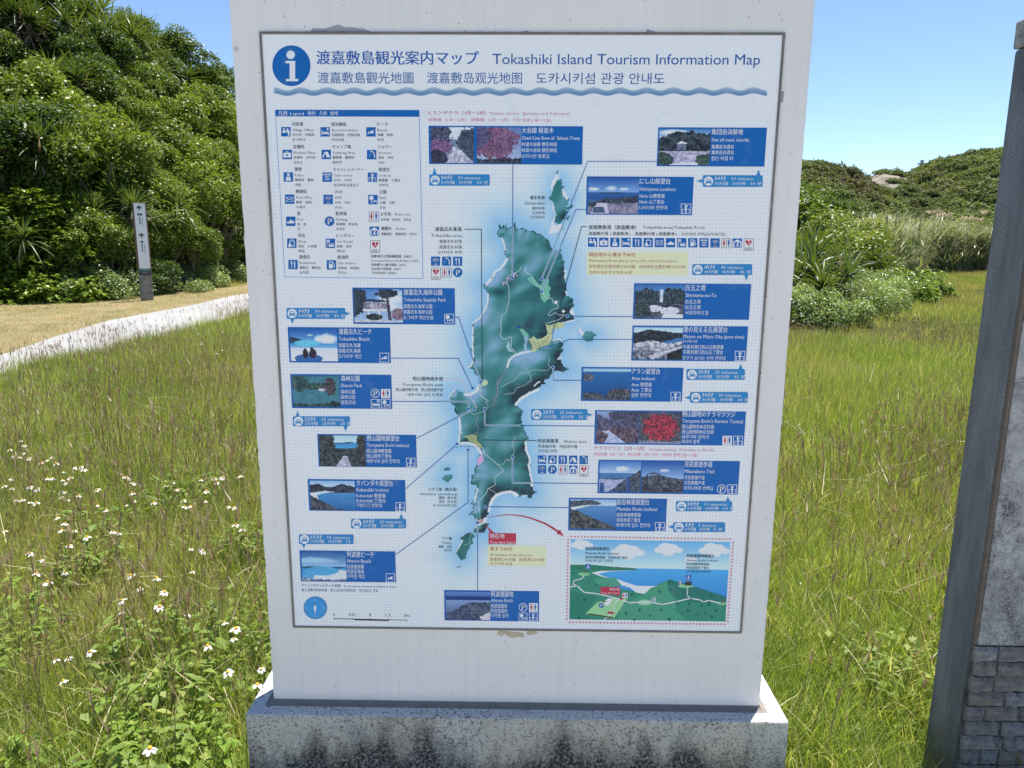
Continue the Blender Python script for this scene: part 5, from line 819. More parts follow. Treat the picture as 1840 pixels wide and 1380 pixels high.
PICS = {
 'sak1': [('g', 0, .35, (190, 205, 228), (176, 192, 222)), ('l', [(0, .3), (.4, .35), (1, .3)], (70, 90, 130), (120, 135, 170), .05), ('e', .12, .3, .35, .5, (28, 32, 56), (92, 96, 128), 1), ('e', .22, .55, .28, .22, (60, 46, 84), (130, 100, 146), 1.2), ('e', .9, .5, .3, .5, (26, 36, 60), (78, 96, 116), 1), ('p', [(.5, .55), (.62, .55), (1, 1), (.1, 1), (.5, .7)], (120, 126, 158), (190, 194, 216)), ('e', .15, .85, .25, .2, (24, 26, 44), (60, 64, 88), 1)],
 'sak2': [('g', 0, 1, (80, 110, 165), (150, 170, 205)), ('e', .42, .42, .52, .5, (58, 46, 78), (136, 98, 136), 1.6), ('e', .1, .25, .2, .3, (40, 50, 86), (100, 90, 130), 1), ('p', [(.38, .55), (.42, .55), (.3, 1), (.22, 1)], (70, 54, 70), (110, 90, 110)), ('l', [(0, .88), (1, .85)], (24, 30, 46), (70, 78, 96), .1)],
 'site': [('g', 0, .25, (60, 110, 170), (150, 180, 215)), ('c', .3, .1, .3, .08, (200, 214, 234), 1), ('l', [(0, .25), (.3, .1), (.6, .05), (1, .12)], (14, 22, 36), (66, 80, 92), .15), ('l', [(0, .62), (1, .6)], (120, 122, 160), (178, 180, 206), .02), ('p', [(.32, .42), (.44, .33), (.58, .42)], (170, 180, 205), (200, 208, 226)), ('p', [(.36, .42), (.54, .42), (.54, .6), (.36, .6)], (60, 74, 106), (130, 140, 170)), ('e', .08, .88, .22, .22, (20, 40, 40), (70, 90, 90), .8), ('e', .92, .88, .2, .2, (20, 40, 40), (80, 100, 96), .8), ('p', [(.3, .95), (.75, .93), (.8, 1), (.2, 1)], (190, 200, 220), (206, 214, 230))],
 'nishi': [('g', 0, .4, (28, 74, 150), (110, 150, 205)), ('c', .1, .32, .12, .05, (190, 204, 230), 1), ('c', .45, .3, .12, .07, (190, 204, 230), 1), ('c', .7, .32, .1, .04, (180, 198, 228), 1), ('g', .4, .62, (40, 88, 156), (30, 70, 130)), ('p', [(.2, .42), (.7, .42), (.66, .45), (.24, .45)], (30, 56, 96), (40, 70, 110)), ('l', [(0, .72), (.4, .58), (1, .5)], (22, 32, 50), (70, 80, 100), .08), ('l', [(0, .85), (.3, .72), (1, .7)], (90, 92, 124), (140, 140, 168), .04), ('p', [(.05, 1), (.18, .7), (.38, .72), (.42, 1)], (150, 150, 186), (186, 186, 214)), ('p', [(.12, .82), (.32, .82), (.34, .98), (.1, .98)], (40, 60, 96), (70, 90, 126))],
 'tower': [('g', 0, .5, (50, 100, 165), (110, 155, 205)), ('e', .25, .5, .35, .38, (20, 34, 50), (70, 88, 100), .8), ('e', .8, .5, .35, .42, (18, 30, 46), (66, 84, 96), .8), ('p', [(.5, .14), (.57, .14), (.57, .52), (.5, .52)], (150, 170, 200), (190, 204, 226)), ('l', [(0, .6), (1, .58)], (40, 50, 72), (96, 104, 124), .05), ('p', [(.28, .6), (.88, .62), (.88, .68), (.28, .66)], (20, 24, 40), (40, 46, 64)), ('e', .4, .72, .2, .1, (150, 156, 186), (206, 212, 230), .8), ('e', .7, .78, .2, .12, (160, 166, 196), (206, 212, 230), .8), ('e', .15, .8, .2, .2, (20, 36, 46), (70, 90, 96), .8), ('p', [(.58, .88), (.98, .88), (.98, 1), (.55, 1)], (190, 200, 216), (206, 214, 230))],
 'port': [('g', 0, .15, (150, 185, 215), (170, 200, 225)), ('l', [(0, .2), (.3, .08), (.7, .12), (1, .2)], (14, 24, 38), (50, 62, 74), .05), ('p', [(.45, .5), (1, .3), (1, .42), (.7, .52)], (40, 90, 150), (70, 120, 175)), ('l', [(0, .5), (.4, .42), (.7, .5), (1, .42)], (90, 104, 128), (200, 206, 222), .05), ('l', [(0, .72), (.5, .75), (1, .5)], (30, 42, 58), (150, 156, 180), .1), ('p', [(.3, .9), (1, .55), (1, .62), (.4, 1)], (150, 156, 180), (180, 186, 206)), ('p', [(.7, .85), (1, .65), (1, 1), (.7, 1)], (14, 22, 30), (40, 52, 56))],
 'aran': [('g', 0, .1, (130, 170, 215), (150, 188, 225)), ('g', .1, 1, (30, 96, 160), (16, 62, 124)), ('p', [(.5, .11), (.9, .11), (.86, .14), (.55, .14)], (60, 100, 140), (70, 110, 150)), ('e', .08, .28, .16, .12, (30, 40, 66), (100, 106, 130), .6), ('e', .18, .98, .3, .2, (24, 34, 48), (96, 100, 116), .8), ('e', .85, .9, .35, .28, (24, 34, 48), (96, 100, 116), .8)],
 'walk': [('g', 0, .3, (130, 150, 195), (90, 110, 160)), ('l', [(0, .1), (.25, .25), (.5, .3), (1, .25)], (36, 44, 76), (92, 96, 126), .1), ('e', .75, .1, .45, .2, (30, 34, 60), (90, 92, 118), 1), ('l', [(0, .6), (.5, .5), (1, .55)], (44, 40, 62), (110, 96, 112), .1), ('p', [(.12, .62), (.3, .6), (.7, 1), (.2, 1), (.3, .75)], (130, 146, 192), (170, 184, 218))],
 'azal': [('g', 0, 1, (50, 58, 84), (70, 80, 110)), ('e', .5, .5, .6, .6, (36, 44, 60), (90, 98, 116), 1), ('e', .5, .48, .42, .42, (58, 34, 54), (186, 62, 84), 1.4), ('l', [(0, .9), (1, .92)], (90, 100, 130), (130, 140, 170), .05)],
 'trail1': [('g', 0, .38, (60, 110, 180), (150, 180, 218)), ('c', .55, .25, .18, .1, (196, 208, 230), 1), ('g', .38, .55, (60, 110, 170), (60, 104, 160)), ('l', [(0, .58), (.4, .62), (1, .5)], (120, 132, 180), (160, 170, 205), .03), ('l', [(.25, 1), (.6, .62), (1, .28)], (26, 40, 64), (84, 96, 116), .06), ('p', [(.02, .7), (.12, .7), (.12, 1), (.02, 1)], (30, 60, 120), (50, 84, 140)), ('p', [(.64, .55), (.74, .55), (.74, 1), (.64, 1)], (30, 60, 120), (56, 90, 150))],
 'trail2': [('g', 0, .55, (36, 80, 156), (130, 166, 212)), ('c', .55, .28, .12, .06, (190, 204, 228), 1), ('l', [(0, .5), (.4, .42), (1, .6)], (28, 40, 60), (92, 100, 118), .04), ('p', [(.08, .42), (.28, .33), (.5, .42)], (50, 58, 84), (80, 86, 108)), ('p', [(.12, .42), (.15, .42), (.15, .7), (.12, .7)], (30, 36, 56), (44, 50, 70)), ('p', [(.4, .42), (.43, .42), (.43, .7), (.4, .7)], (30, 36, 56), (44, 50, 70)), ('l', [(0, .75), (.4, .85), (1, .8)], (24, 30, 46), (80, 84, 100), .06)],
 'mae': [('g', 0, .2, (130, 160, 205), (170, 195, 222)), ('g', .2, 1, (80, 130, 185), (30, 84, 150)), ('p', [(0, .05), (.3, .03), (.5, .02), (.7, .15), (.6, .18), (.3, .2), (0, .3)], (36, 52, 70), (86, 102, 116)), ('p', [(0, .28), (.3, .2), (.5, .18), (.3, .26), (.12, .33), (0, .36)], (180, 196, 218), (206, 216, 232)), ('l', [(0, .32), (.2, .42), (.5, .62), (.8, .82), (1, .95)], (18, 28, 38), (92, 100, 106), .08)],
 'kub': [('g', 0, .2, (120, 160, 210), (160, 190, 222)), ('l', [(0, .15), (.2, .1), (.4, .25), (.7, .1), (1, .2)], (20, 30, 50), (60, 70, 90), .04), ('g', .4, 1, (60, 130, 190), (30, 90, 155)), ('p', [(0, .42), (.3, .35), (.6, .36), (.3, .42), (.14, .5), (.2, .68), (0, .5)], (170, 190, 216), (204, 216, 232)), ('l', [(0, .5), (.15, .6), (.5, .88), (.8, 1.0), (1, 1.1)], (20, 30, 42), (80, 90, 104), .1)],
 'sea1': [('g', 0, 1, (70, 120, 180), (150, 176, 212)), ('c', .8, .3, .3, .4, (200, 212, 232), 1.2), ('e', .05, .3, .2, .5, (20, 28, 44), (60, 74, 92), 1), ('p', [(.2, .28), (.72, .34), (.72, .4), (.2, .36)], (30, 40, 64), (50, 60, 86)), ('p', [(.2, .38), (.72, .42), (.72, .58), (.2, .58)], (70, 74, 100), (170, 170, 192)), ('p', [(.18, .58), (.74, .58), (.74, .66), (.18, .66)], (180, 176, 196), (204, 202, 216)), ('p', [(.27, .66), (.31, .66), (.31, .95), (.27, .95)], (180, 176, 196), (204, 202, 216)), ('p', [(.5, .66), (.54, .66), (.54, .95), (.5, .95)], (180, 176, 196), (204, 202, 216)), ('e', .4, .84, .18, .1, (14, 24, 34), (60, 80, 84), .8), ('e', .68, .12, .24, .16, (20, 30, 46), (60, 70, 90), 1.4), ('p', [(.66, .1), (.7, .1), (.78, 1), (.7, 1)], (40, 40, 60), (70, 66, 86)), ('e', .9, .75, .14, .18, (70, 60, 84), (150, 130, 150), .8), ('l', [(0, .93), (1, .95)], (150, 156, 176), (190, 194, 210), .02)],
 'beach': [('g', 0, .5, (24, 80, 158), (110, 160, 212)), ('c', .75, .32, .25, .17, (205, 218, 236), 1.2), ('c', .42, .2, .08, .03, (170, 195, 225), .5), ('p', [(0, .25), (.2, .32), (.3, .42), (0, .46)], (20, 40, 70), (50, 70, 100)), ('g', .46, .6, (60, 130, 195), (110, 165, 215)), ('e', .36, .45, .27, .1, (70, 160, 205), (100, 185, 220), .3), ('g', .58, 1, (176, 190, 218), (204, 210, 228)), ('e', .38, .92, .3, .14, (36, 84, 150), (50, 100, 160), .2), ('e', .31, .78, .06, .13, (24, 20, 40), (50, 36, 56), .3), ('e', .47, .77, .08, .14, (24, 20, 40), (60, 40, 60), .3), ('e', .31, .66, .03, .05, (20, 16, 30), (30, 26, 40), .1), ('e', .45, .63, .035, .055, (20, 16, 30), (30, 26, 40), .1)],
 'forest': [('g', 0, 1, (44, 96, 120), (60, 116, 134)), ('e', .15, .25, .2, .25, (20, 44, 56), (60, 90, 92), .8), ('l', [(0, .1), (1, 0)], (50, 100, 124), (60, 118, 138), .1), ('e', .15, .25, .2, .25, (20, 44, 56), (60, 90, 92), .8), ('e', .55, .35, .35, .12, (20, 44, 54), (66, 96, 96), 1.2), ('e', .8, .35, .12, .3, (24, 36, 50), (90, 80, 90), 1.2), ('e', .62, .45, .08, .04, (150, 150, 170), (190, 190, 205), .6), ('l', [(0, .88), (.5, .93), (1, .8)], (14, 32, 42), (56, 84, 88), .15)],
 'teru': [('g', 0, .22, (150, 188, 222), (170, 204, 230)), ('g', .22, .42, (50, 130, 190), (70, 145, 200)), ('p', [(.3, .24), (.75, .2), (.7, .26), (.35, .27)], (50, 90, 130), (60, 100, 140)), ('l', [(0, .4), (.5, .42), (1, .4)], (16, 26, 36), (70, 84, 92), .1), ('e', .1, .3, .25, .6, (16, 24, 34), (74, 86, 92), 1), ('e', .95, .25, .14, .6, (16, 24, 34), (74, 86, 92), 1), ('p', [(.52, .65), (.6, .65), (.68, 1), (.35, 1)], (130, 136, 170), (190, 194, 214))],
 'aha': [('g', 0, .5, (34, 84, 150), (130, 170, 212)), ('c', .3, .3, .5, .12, (140, 180, 220), 1), ('g', .5, 1, (50, 130, 190), (90, 155, 205)), ('p', [(0, .52), (.3, .5), (.35, .52), (1, .53), (.9, .56), (0, .56)], (30, 56, 90), (50, 76, 110)), ('e', .75, .9, .5, .28, (170, 190, 218), (204, 214, 232), .2), ('e', .45, .66, .38, .16, (60, 140, 195), (80, 155, 205), .2), ('l', [(0, .9), (.3, .97), (1, .92)], (30, 50, 76), (190, 196, 214), .08)],
 'enchi': [('g', 0, .2, (80, 120, 185), (50, 90, 160)), ('g', .16, .32, (16, 44, 110), (20, 56, 120)), ('g', .3, 1, (110, 140, 190), (60, 80, 120)), ('l', [(.0, .8), (.3, .55), (.55, .35), (1, .38)], (30, 44, 74), (84, 98, 126), .06), ('p', [(0, .75), (.35, .62), (.6, .9), (.5, 1), (0, 1)], (30, 44, 80), (90, 96, 124)), ('p', [(.75, .9), (1, .7), (1, 1), (.8, 1)], (170, 170, 190), (190, 190, 206))]}
def card(label, x0, y0, x1, y1, pics, tx, lines, icons=(), ls=None):
    f = Flat('place_card', label); f.rect(x0, y0, x1, y1, BLU, 2)
    for i, (p, a, b, c_, d) in enumerate(pics): f.grid(pic(PICS[p], 11+len(Flat.all)*3+i), a, b, c_, d, 3)
    dy = (y1-y0)/66.0; off = ls or (8, 21, 33, 43, 53); hs = (10.6, 8.6, 7.6, 7.6, 7.8)
    for i, ln in enumerate(lines): t, w = ln; f.text(t, tx-0.2*i, y0+off[i]*dy+(tx-x0)*0.004, hs[min(i, 4)]*1.08, tx+w, (196, 214, 240), 0.012 if i == 0 else 0.004, 4)
    for k, ix, iy, s in icons: icon(f, k, ix, iy, s, 4, True)
card('blue card with a tree-lined road and a pink cherry tree', 770, 226, 1046, 296, [('sak1', 774, 228.5, 852, 293), ('sak2', 857, 229, 936, 293.5)], 937.7, [('大谷線 桜並木', 57), ('Otani Line Row of  Sakura Trees', 104), ('村道大谷線 櫻花林道', 63), ('林道大谷线 樱花林道', 63), ('오타니선 벚꽃길', 49)], ls=(7.5, 20, 31, 41, 51))
card('blue card with a memorial among dark trees', 1182.8, 228.8, 1373.3, 299.5, [('site', 1185, 231.5, 1274, 296.7)], 1278.7, [('集団自決跡地', 56), ('Site of mass suicide', 67), ('集團自決遺址', 40), ('集体自杀遗址', 40), ('집단 자결 터', 38)], ls=(7.5, 20.5, 32.5, 42, 52))
card('blue card with a view over the sea from a car park', 1054.5, 317, 1243.3, 386.7, [('nishi', 1057.5, 318.5, 1146.2, 384)], 1149.5, [('にし山展望台', 55), ('Nishiyama Lookout', 65), ('Nishi 山瞭望臺', 45), ('Nishi 山了望台', 44), ('니시야마 전망대', 49)], [('look', 1224, 366.5, 17)])
card('blue card with a white memorial pillar between trees', 1139.3, 508.9, 1345.5, 574.7, [('tower', 1142, 511.6, 1228.2, 571.5)], 1232, [('白玉之塔', 36), ('Shiratama-no-To', 55), ('白玉之塔', 27), ('白玉之塔', 27), ('시로타마의 탑', 41)])
f0 = len(Flat.all); card('blue card with an aerial view of the port', 1136.5, 585, 1340, 649.5, [('port', 1139, 588, 1224.5, 646)], 1228, [('港の見える丘展望台', 79), ('Minato no Mieru Oka (port view)', 109), ('lookout', 25), ('可看到港口的山丘瞭望臺', 72), ('可看到港口的山丘了望台', 71)], [('look', 1321, 631, 17)], ls=(7, 19.5, 27.5, 39, 48.5)); Flat.all[f0].text('항구가 보이는 언덕 전망대', 1226, 643.5, 8.2, 1303, (196, 214, 240), 0.004, 4)
card('blue card with deep blue sea and a rocky islet', 1045, 659.3, 1225, 722, [('aran', 1048, 662, 1132, 718.5)], 1135, [('アラン展望台', 51), ('Aran lookout', 42), ('Aran 瞭望臺', 36), ('Aran 了望台', 36), ('알란 전망대', 34)], [('look', 1205.5, 704.5, 16.5)])
card('blue card with a walkway and a red azalea bush', 1069.3, 737, 1336.3, 800.8, [('walk', 1072.5, 739, 1146, 796), ('azal', 1149, 740, 1223, 797.5)], 1226, [('照山園地のケラマツツジ', 95), ("Teruyama Enchi's Kerama Tsutsuji", 109), ('照山園地的火紅杜鵑', 57), ('照山园地的火红杜鹃', 56), ('테루야마 원지의', 47)], [('wc', 1298, 783, 16.3), ('look', 1318, 783.5, 16)], ls=(6.5, 19, 30, 39.5, 49)); Flat.all[-1].text('게라마 철쭉', 1224.5, 793.5, 8, 1257, (196, 214, 240), 0.004, 4)
card('blue card with a coastal fence and a hilltop shelter', 1075.3, 826, 1325.5, 888.8, [('trail1', 1078, 828, 1150, 883.8), ('trail2', 1154, 829.5, 1226.5, 885)], 1230, [('見花原遊歩道', 50), ('Mihanabaru Trail', 53), ('見花原慢步道', 36), ('见花原散步道', 36), ('미하나바루 산책길', 51)], [('P', 1288.5, 870.5, 16), ('look', 1307.5, 870.8, 16)])
card('blue card with a curved bay below a green slope', 1022, 894.3, 1195.8, 955, [('mae', 1024.8, 896.8, 1106, 950.8)], 1108.5, [('前岳林道展望台', 58), ('Maetake Rindo lookout', 73), ('前岳林道瞭望臺', 43), ('前岳林道了望台', 42), ('마에다케 임도 전망대', 59)], [('look', 1177.5, 938.5, 16)])
card('blue card with a white two-storey park building', 632.9, 516.8, 817.9, 583.4, [('sea1', 635.5, 519.7, 724, 579.5)], 725.5, [('渡嘉志久海岸公園', 69), ('Tokashiku Seaside Park', 76), ('渡嘉志久海岸公園', 51), ('渡嘉志久海岸公园', 51), ('도카시쿠 해안공원', 53)], [('park', 799, 564.5, 16)])
card('blue card with two people sitting on a beach', 516.8, 587.6, 702.5, 652.6, [('beach', 520.3, 589.9, 607.5, 649)], 609, [('渡嘉志久ビーチ', 59), ('Tokashiku Beach', 55), ('渡嘉志久海灘', 39), ('渡嘉志久海滩', 39), ('도카시쿠 해안', 41)], [('swim', 682.8, 634.5, 16)])
card('blue card with a lawn in a forest park', 521.5, 672, 704.9, 734.9, [('forest', 524.3, 674.5, 612, 731.3)], 613, [('森林公園', 33), ('Shinrin Park', 38), ('森林公園', 25), ('森林公园', 25), ('삼림공원', 26)], [('P', 666.5, 698.7, 15.5), ('wc', 685, 699, 15.5), ('bed', 667, 717.5, 15.5), ('park', 685.8, 717.5, 15.5)])
card('blue card with a forest path down to the sea', 570, 779.8, 749, 839.9, [('teru', 572.7, 782, 657.9, 838.2)], 659.5, [('照山園地展望台', 58), ('Teruyama Enchi lookout', 76), ('照山園地瞭望臺', 44), ('照山园地了望台', 44), ('테루야마 원지 전망대', 58)], [('look', 730.5, 823, 15.5)])
card('blue card with a white beach under dark hills', 552.9, 860.6, 729.5, 919.2, [('kub', 556.5, 863.3, 639, 917)], 641, [('クバンダキ展望台', 65), ('Kubandaki lookout', 58), ('Kubandaki 瞭望臺', 52), ('Kubandaki 了望台', 52), ('구반다키 전망대', 45)], [('look', 711.3, 903, 15.5)])
card('blue card with a sweeping sand bay', 538, 988.7, 711.8, 1046.5, [('aha', 541.3, 990.9, 623, 1043.7)], 624, [('阿波連ビーチ', 48), ('Aharen Beach', 42), ('阿波連海灘', 30), ('阿波连海滩', 30), ('아하렌 해안', 32)], [('swim', 694, 1030.5, 15)])
card('blue card with a dusky headland', 798, 1060, 968.2, 1116.7, [('enchi', 801, 1062.8, 881, 1114)], 882.5, [('阿波連園地', 40), ('Aharen Enchi', 39), ('阿波連園地', 29), ('阿波连园地', 29), ('아하렌 원지', 31)], [('P', 932.5, 1083.5, 14.8), ('wc', 950.5, 1083.5, 14.8), ('park', 932.5, 1101, 14.5), ('look', 951, 1101, 14.5)])
# ---- driving time tags
def ttag(n, x0, y0, x1, y1, up=None, down=None, left=None, rightp=None):
    f = Flat('time_tag', 'blue tag reading %s minutes' % n); r = 2.2; pts = []
    for cx, cy, a in ((x0+r, y0+r, pi), (x1-r, y0+r, 1.5*pi), (x1-r, y1-r, 0), (x0+r, y1-r, 0.5*pi)): pts += [(cx+r*cos(a+t), cy+r*sin(a+t)) for t in (0, pi/4, pi/2)]
    f.poly(pts, TAG, 2)
    for p, ax in ((up, 0), (down, 1)):
        if p: yb = y0+0.5 if ax == 0 else y1-0.5; f.poly([(p[0]-3.8, yb), (p[0]+3.8, yb), p], TAG, 2.3)
    for p, ax in ((left, 0), (rightp, 1)):
        if p: xb = x0+0.5 if ax == 0 else x1-0.5; f.poly([(xb, p[1]-3.4), (xb, p[1]+3.4), p], TAG, 2.6)
    cx, cy = x0+10.3, (y0+y1)/2; f.circ(cx, cy, 8.3, (200, 218, 238), 3); f.poly([(cx-3.2, cy-4), (cx+3.2, cy-4), (cx+4.8, cy-0.4), (cx+5.6, cy+0.6), (cx+5.6, cy+3.4), (cx-5.6, cy+3.4), (cx-5.6, cy+0.6), (cx-4.8, cy-0.4)], TAG, 4); f.poly([(cx-2.6, cy-3), (cx+2.6, cy-3), (cx+3.5, cy-0.6), (cx-3.5, cy-0.6)], WHT, 5)
    for sx in (-4, 4): f.poly([(cx+sx-1.2, cy+3.4), (cx+sx+1.2, cy+3.4), (cx+sx+1.2, cy+5), (cx+sx-1.2, cy+5)], TAG, 4); f.circ(cx+sx*0.9, cy+1.4, 0.9, WHT, 5, 8)
    k = 0.8 if n == '5' else 1.0; a = x0+21.5
    f.text(n+'分', a, y0+(y1-y0)*0.27, 8.6, a+20*k, WHT, 0.02, 4); f.text(n+' minutes', a+30*k, y0+(y1-y0)*0.29, 7.8, a+70*k, WHT, 0.004, 4)
    f.text(n+'分鐘', a, y0+(y1-y0)*0.71, 7.0, a+24*k, WHT, 0.002, 4); f.text(n+'分钟', a+32*k, y0+(y1-y0)*0.715, 7.0, a+55*k, WHT, 0.002, 4); f.text(n+' 분', a+64*k, y0+(y1-y0)*0.72, 7.0, a+84*k, WHT, 0.002, 4)
ttag('50', 771.7, 313.5, 880, 333.8, up=(780.9, 300.4)); ttag('50', 1262.7, 315, 1370.4, 336, up=(1362.8, 304.6), left=(1251, 325.3)); ttag('45', 1243.8, 474.7, 1351.5, 494.2, down=(1340.9, 504.7)); ttag('35', 1233.5, 663, 1338.5, 682.5, up=(1330.8, 653.8)); ttag('30', 1240, 704.3, 1343.8, 723.8, left=(1229.5, 714.5)); ttag('25', 954.3, 735, 1055.8, 754.5, rightp=(1065, 745.5))
ttag('10', 1214.5, 900.4, 1315.6, 918.6, up=(1307.9, 892)); ttag('5', 1209.7, 938.4, 1302.8, 956, left=(1200, 946.6)); ttag('30', 515, 553.4, 620.5, 573, down=(525.4, 582.2), rightp=(630, 563.5)); ttag('25', 526.2, 748, 629, 765.8, up=(534.9, 738.4), down=(621, 775.5)); ttag('20', 630.9, 932.2, 729.8, 949.5, up=(720.9, 922.5)); ttag('15', 537.2, 960.3, 635.8, 977.6, down=(546, 985.9))
# ---- heading
f = Flat('heading', 'blue heading in five scripts beside a round information symbol'); f.circ(523.7, 118.2, 34.3, BLU, 1, 48, 36.6)
f.circ(522.5, 98.6, 7.6, WHT, 2, 28); f.poly([(513, 109.5), (530.5, 109.5), (530.5, 142), (536, 142), (536, 146), (514, 146), (514, 142), (520.5, 142), (520.5, 114), (513, 113.5)], WHT, 2)
f.text('渡嘉敷島観光案内マップ', 569, 104.5, 27, 860, (16, 78, 156), 0.016, 1); f.text('Tokashiki Island Tourism Information Map', 885, 106, 27, 1366, (24, 76, 148), -0.004, 1)
f.text('渡嘉敷島觀光地圖', 571, 140.5, 22.5, 743, (30, 80, 150), -0.006, 1); f.text('渡嘉敷岛观光地图', 767, 140.8, 22.5, 938, (30, 80, 150), -0.006, 1); f.text('도카시키섬 관광 안내도', 963, 141.5, 22.5, 1194, (24, 70, 140), 0.0, 1)
f = Flat('wave_band', 'band of fine blue wave lines under the heading')
for k in range(6):
    pts = []
    for i in range(0, 425):
        x = 492+i*886/424; amp = 3.2-0.15*k; yb = 159.0+k*1.75; ph = (x-492)/886*18.5*2*pi; pts.append((x, yb+1.6-amp*cos(ph)*0.9))
    f.line(pts, 1.25, [(140, 178, 220), (120, 166, 214), (96, 150, 206), (76, 136, 200), (60, 122, 192), (90, 142, 200)][k], 1)
# ---- legend
f = Flat('legend_box', 'legend with blue symbols and small black captions'); q = lambda x, y: (480+x/4.06, 180+y/4.06)
f.poly([q(58, 70), q(1111, 72), q(1139, 1304), q(128, 1292)], (52, 110, 180), 0.2); f.poly([q(62, 74), q(1107, 76), q(1135, 1300), q(132, 1288)], (190, 206, 228), 0.6); f.poly([q(58, 70), q(1111, 72), q(1112, 122), q(60, 118)], BLU, 1)
for t, a, b_ in (('凡例', 82, 146), ('Legend', 168, 268), ('範例', 297, 352), ('凡例', 381, 434), ('범례', 462, 516)): u = q(a, 97); f.text(t, u[0], u[1], 9.5 if a < 90 else 8, q(b_, 97)[0], WHT, 0.006, 2)
LG = [('office', 103, 196, '村役場', 80, 'Village Office', 152, '村公所　村政府', 160, '촌 사무소', 98), ('med', 112, 362, '診療所', 80, 'Medical Clinic', 160, '診療所　诊疗所', 158, '진료소', 65), ('police', 121, 526, '警察', 52, 'Police', 68, '警察局　警察', 136, '경찰', 44), ('post', 130, 688, '郵便局', 78, 'Post office', 116, '郵局　邮局', 112, '우체국', 66), ('port', 138, 849, '港', 25, 'Port', 46, '港　港', 64, '항', 20), ('shop', 146, 1009, '売店', 52, 'Shop', 58, '商店　小卖部', 134, '매점', 44), ('food', 155, 1165, '飲食店', 78, 'Restaurant', 118, '餐飲店　餐饮店', 154, '음식점', 64),
      ('bed', 389, 197, '宿泊施設', 110, 'Accommodation', 190, '住宿設施　住宿设施', 206, '숙박시설', 88), ('tent', 397, 362, 'キャンプ場', 134, 'Camping Area', 162, '露營場　露营场', 156, '캠핑장', 66), ('atm', 404, 527, 'キャッシュコーナー', 220, 'Cash corner', 136, 'ATM　ATM', 130, '현금자동입출금기', 180), ('wifi', 411, 690, 'WiFi', 60, 'WiFi', 52, 'WiFi　WiFi', 116, 'WiFi', 52), ('P', 421, 849, '駐車場', 80, 'Parking', 82, '停車場　停车场', 156, '주차장', 64), ('car', 427, 1010, 'レンタカー', 130, 'Car Rental', 116, '租車　租车', 110, '렌터카', 64), ('gas', 435, 1167, '給油所', 80, 'Gas Station', 128, '加油站　加油站', 154, '주유소', 66),
      ('swim', 723, 197, 'ビーチ', 80, 'Beach', 70, '海灘　海滩', 112, '비치', 44), ('shower', 728, 363, 'シャワー', 104, 'Showers', 96, '淋浴　沐浴', 112, '샤워', 44), ('look', 734, 528, '展望台', 80, 'lookout', 88, '瞭望臺　了望台', 154, '전망대', 66), ('park', 738, 691, '公園', 52, 'Park', 50, '公園　公园', 112, '공원', 44)]
for k, x, y, *tt in LG:
    u = q(x, y); icon(f, k, u[0], u[1], 17, 1.2)
    for j in range(4):
        t, w = tt[2*j], tt[2*j+1]; ax, ay = x+82-(2 if j == 0 else 0), y+(-21, 21, 57, 93)[j]; a = q(ax, ay); f.text(t, a[0], a[1], (7.6, 6.8, 5.7, 5.9)[j], q(ax+w, ay)[0], INK, (0.022, 0.012, 0.006, 0.01)[j], 2)
u = q(743, 813); icon(f, 'wc', u[0], u[1], 17, 1.2); u = q(748, 922); icon(f, 'shelter', u[0], u[1], 17, 1.2); u = q(752, 1023); icon(f, 'AED', u[0], u[1], 17, 1.2)
for t, x, y, x1, h, bd in (('お手洗', 828, 832, 905, 7.2, .02), ('Restroom', 933, 832, 1042, 6.6, .01), ('洗手間　洗手间　화장실', 828, 873, 1048, 5.7, .006), ('避難所', 832, 937, 908, 7.2, .02), ('Shelter', 938, 937, 1014, 6.6, .01), ('避難場所　避难场所　대피소', 832, 977, 1094, 5.7, .006), ('自動体外式除細動器（AED）', 758, 1139, 1060, 6.0, .018), ('Automated External Defibrillator (AED)', 758, 1170, 1110, 5.7, .01), ('自動體外心臟去顫器（AED）', 760, 1201, 1014, 5.3, .006), ('自动体外除颤器（AED）', 762, 1231, 976, 5.3, .006), ('자동제세동기(AED)', 764, 1261, 942, 5.5, .006)):
    a = q(x, y); f.text(t, a[0], a[1], h, q(x1, y)[0], INK, bd, 2)
# ---- loose captions
f = Flat('caption', 'pink caption about cherry blossom months'); q = lambda x, y: (460+x/3.833, 50+y/3.833)
f.text('ヒカンザクラ（1月～2月）', 769.5, 203, 8.6, 874, (150, 74, 112), 0.006, 1); f.text('Taiwan cherry  (January and February)', 879, 203.8, 7.8, 1024, (160, 98, 134), 0, 1); f.text('緋寒櫻（1月～2月）', 769.5, 215.5, 7.6, 838, (178, 110, 146), 0, 1); f.text('绯寒樱（1月～2月）', 846, 215.5, 7.6, 915, (178, 110, 146), 0, 1); f.text('히칸 벚꽃(1월～2월)', 921, 216, 7.6, 990, (178, 110, 146), 0, 1)
f = Flat('caption', 'pink caption about azalea months'); f.text('ケラマツツジ（2月～3月）', 1067.5, 805.5, 8.4, 1159, (158, 66, 104), 0.006, 1); f.text('Kerama tsutsuji  (February to March)', 1167.5, 807.5, 7.4, 1283, (160, 98, 130), 0, 1); f.text('火紅杜鵑（2月～3月）', 1067.5, 816, 6.8, 1122, (186, 100, 134), 0, 1); f.text('火红杜鹃（2月～3月）', 1128, 816.5, 6.8, 1183, (186, 100, 134), 0, 1); f.text('게라마 철쭉(2월～3월)', 1189, 817.5, 6.8, 1253, (186, 100, 134), 0, 1)
def icons_row(f, kinds, x, y, dx, s, L=1):
    for i, k in enumerate(kinds): icon(f, k, x+dx*i, y+i*0.12, s, L)
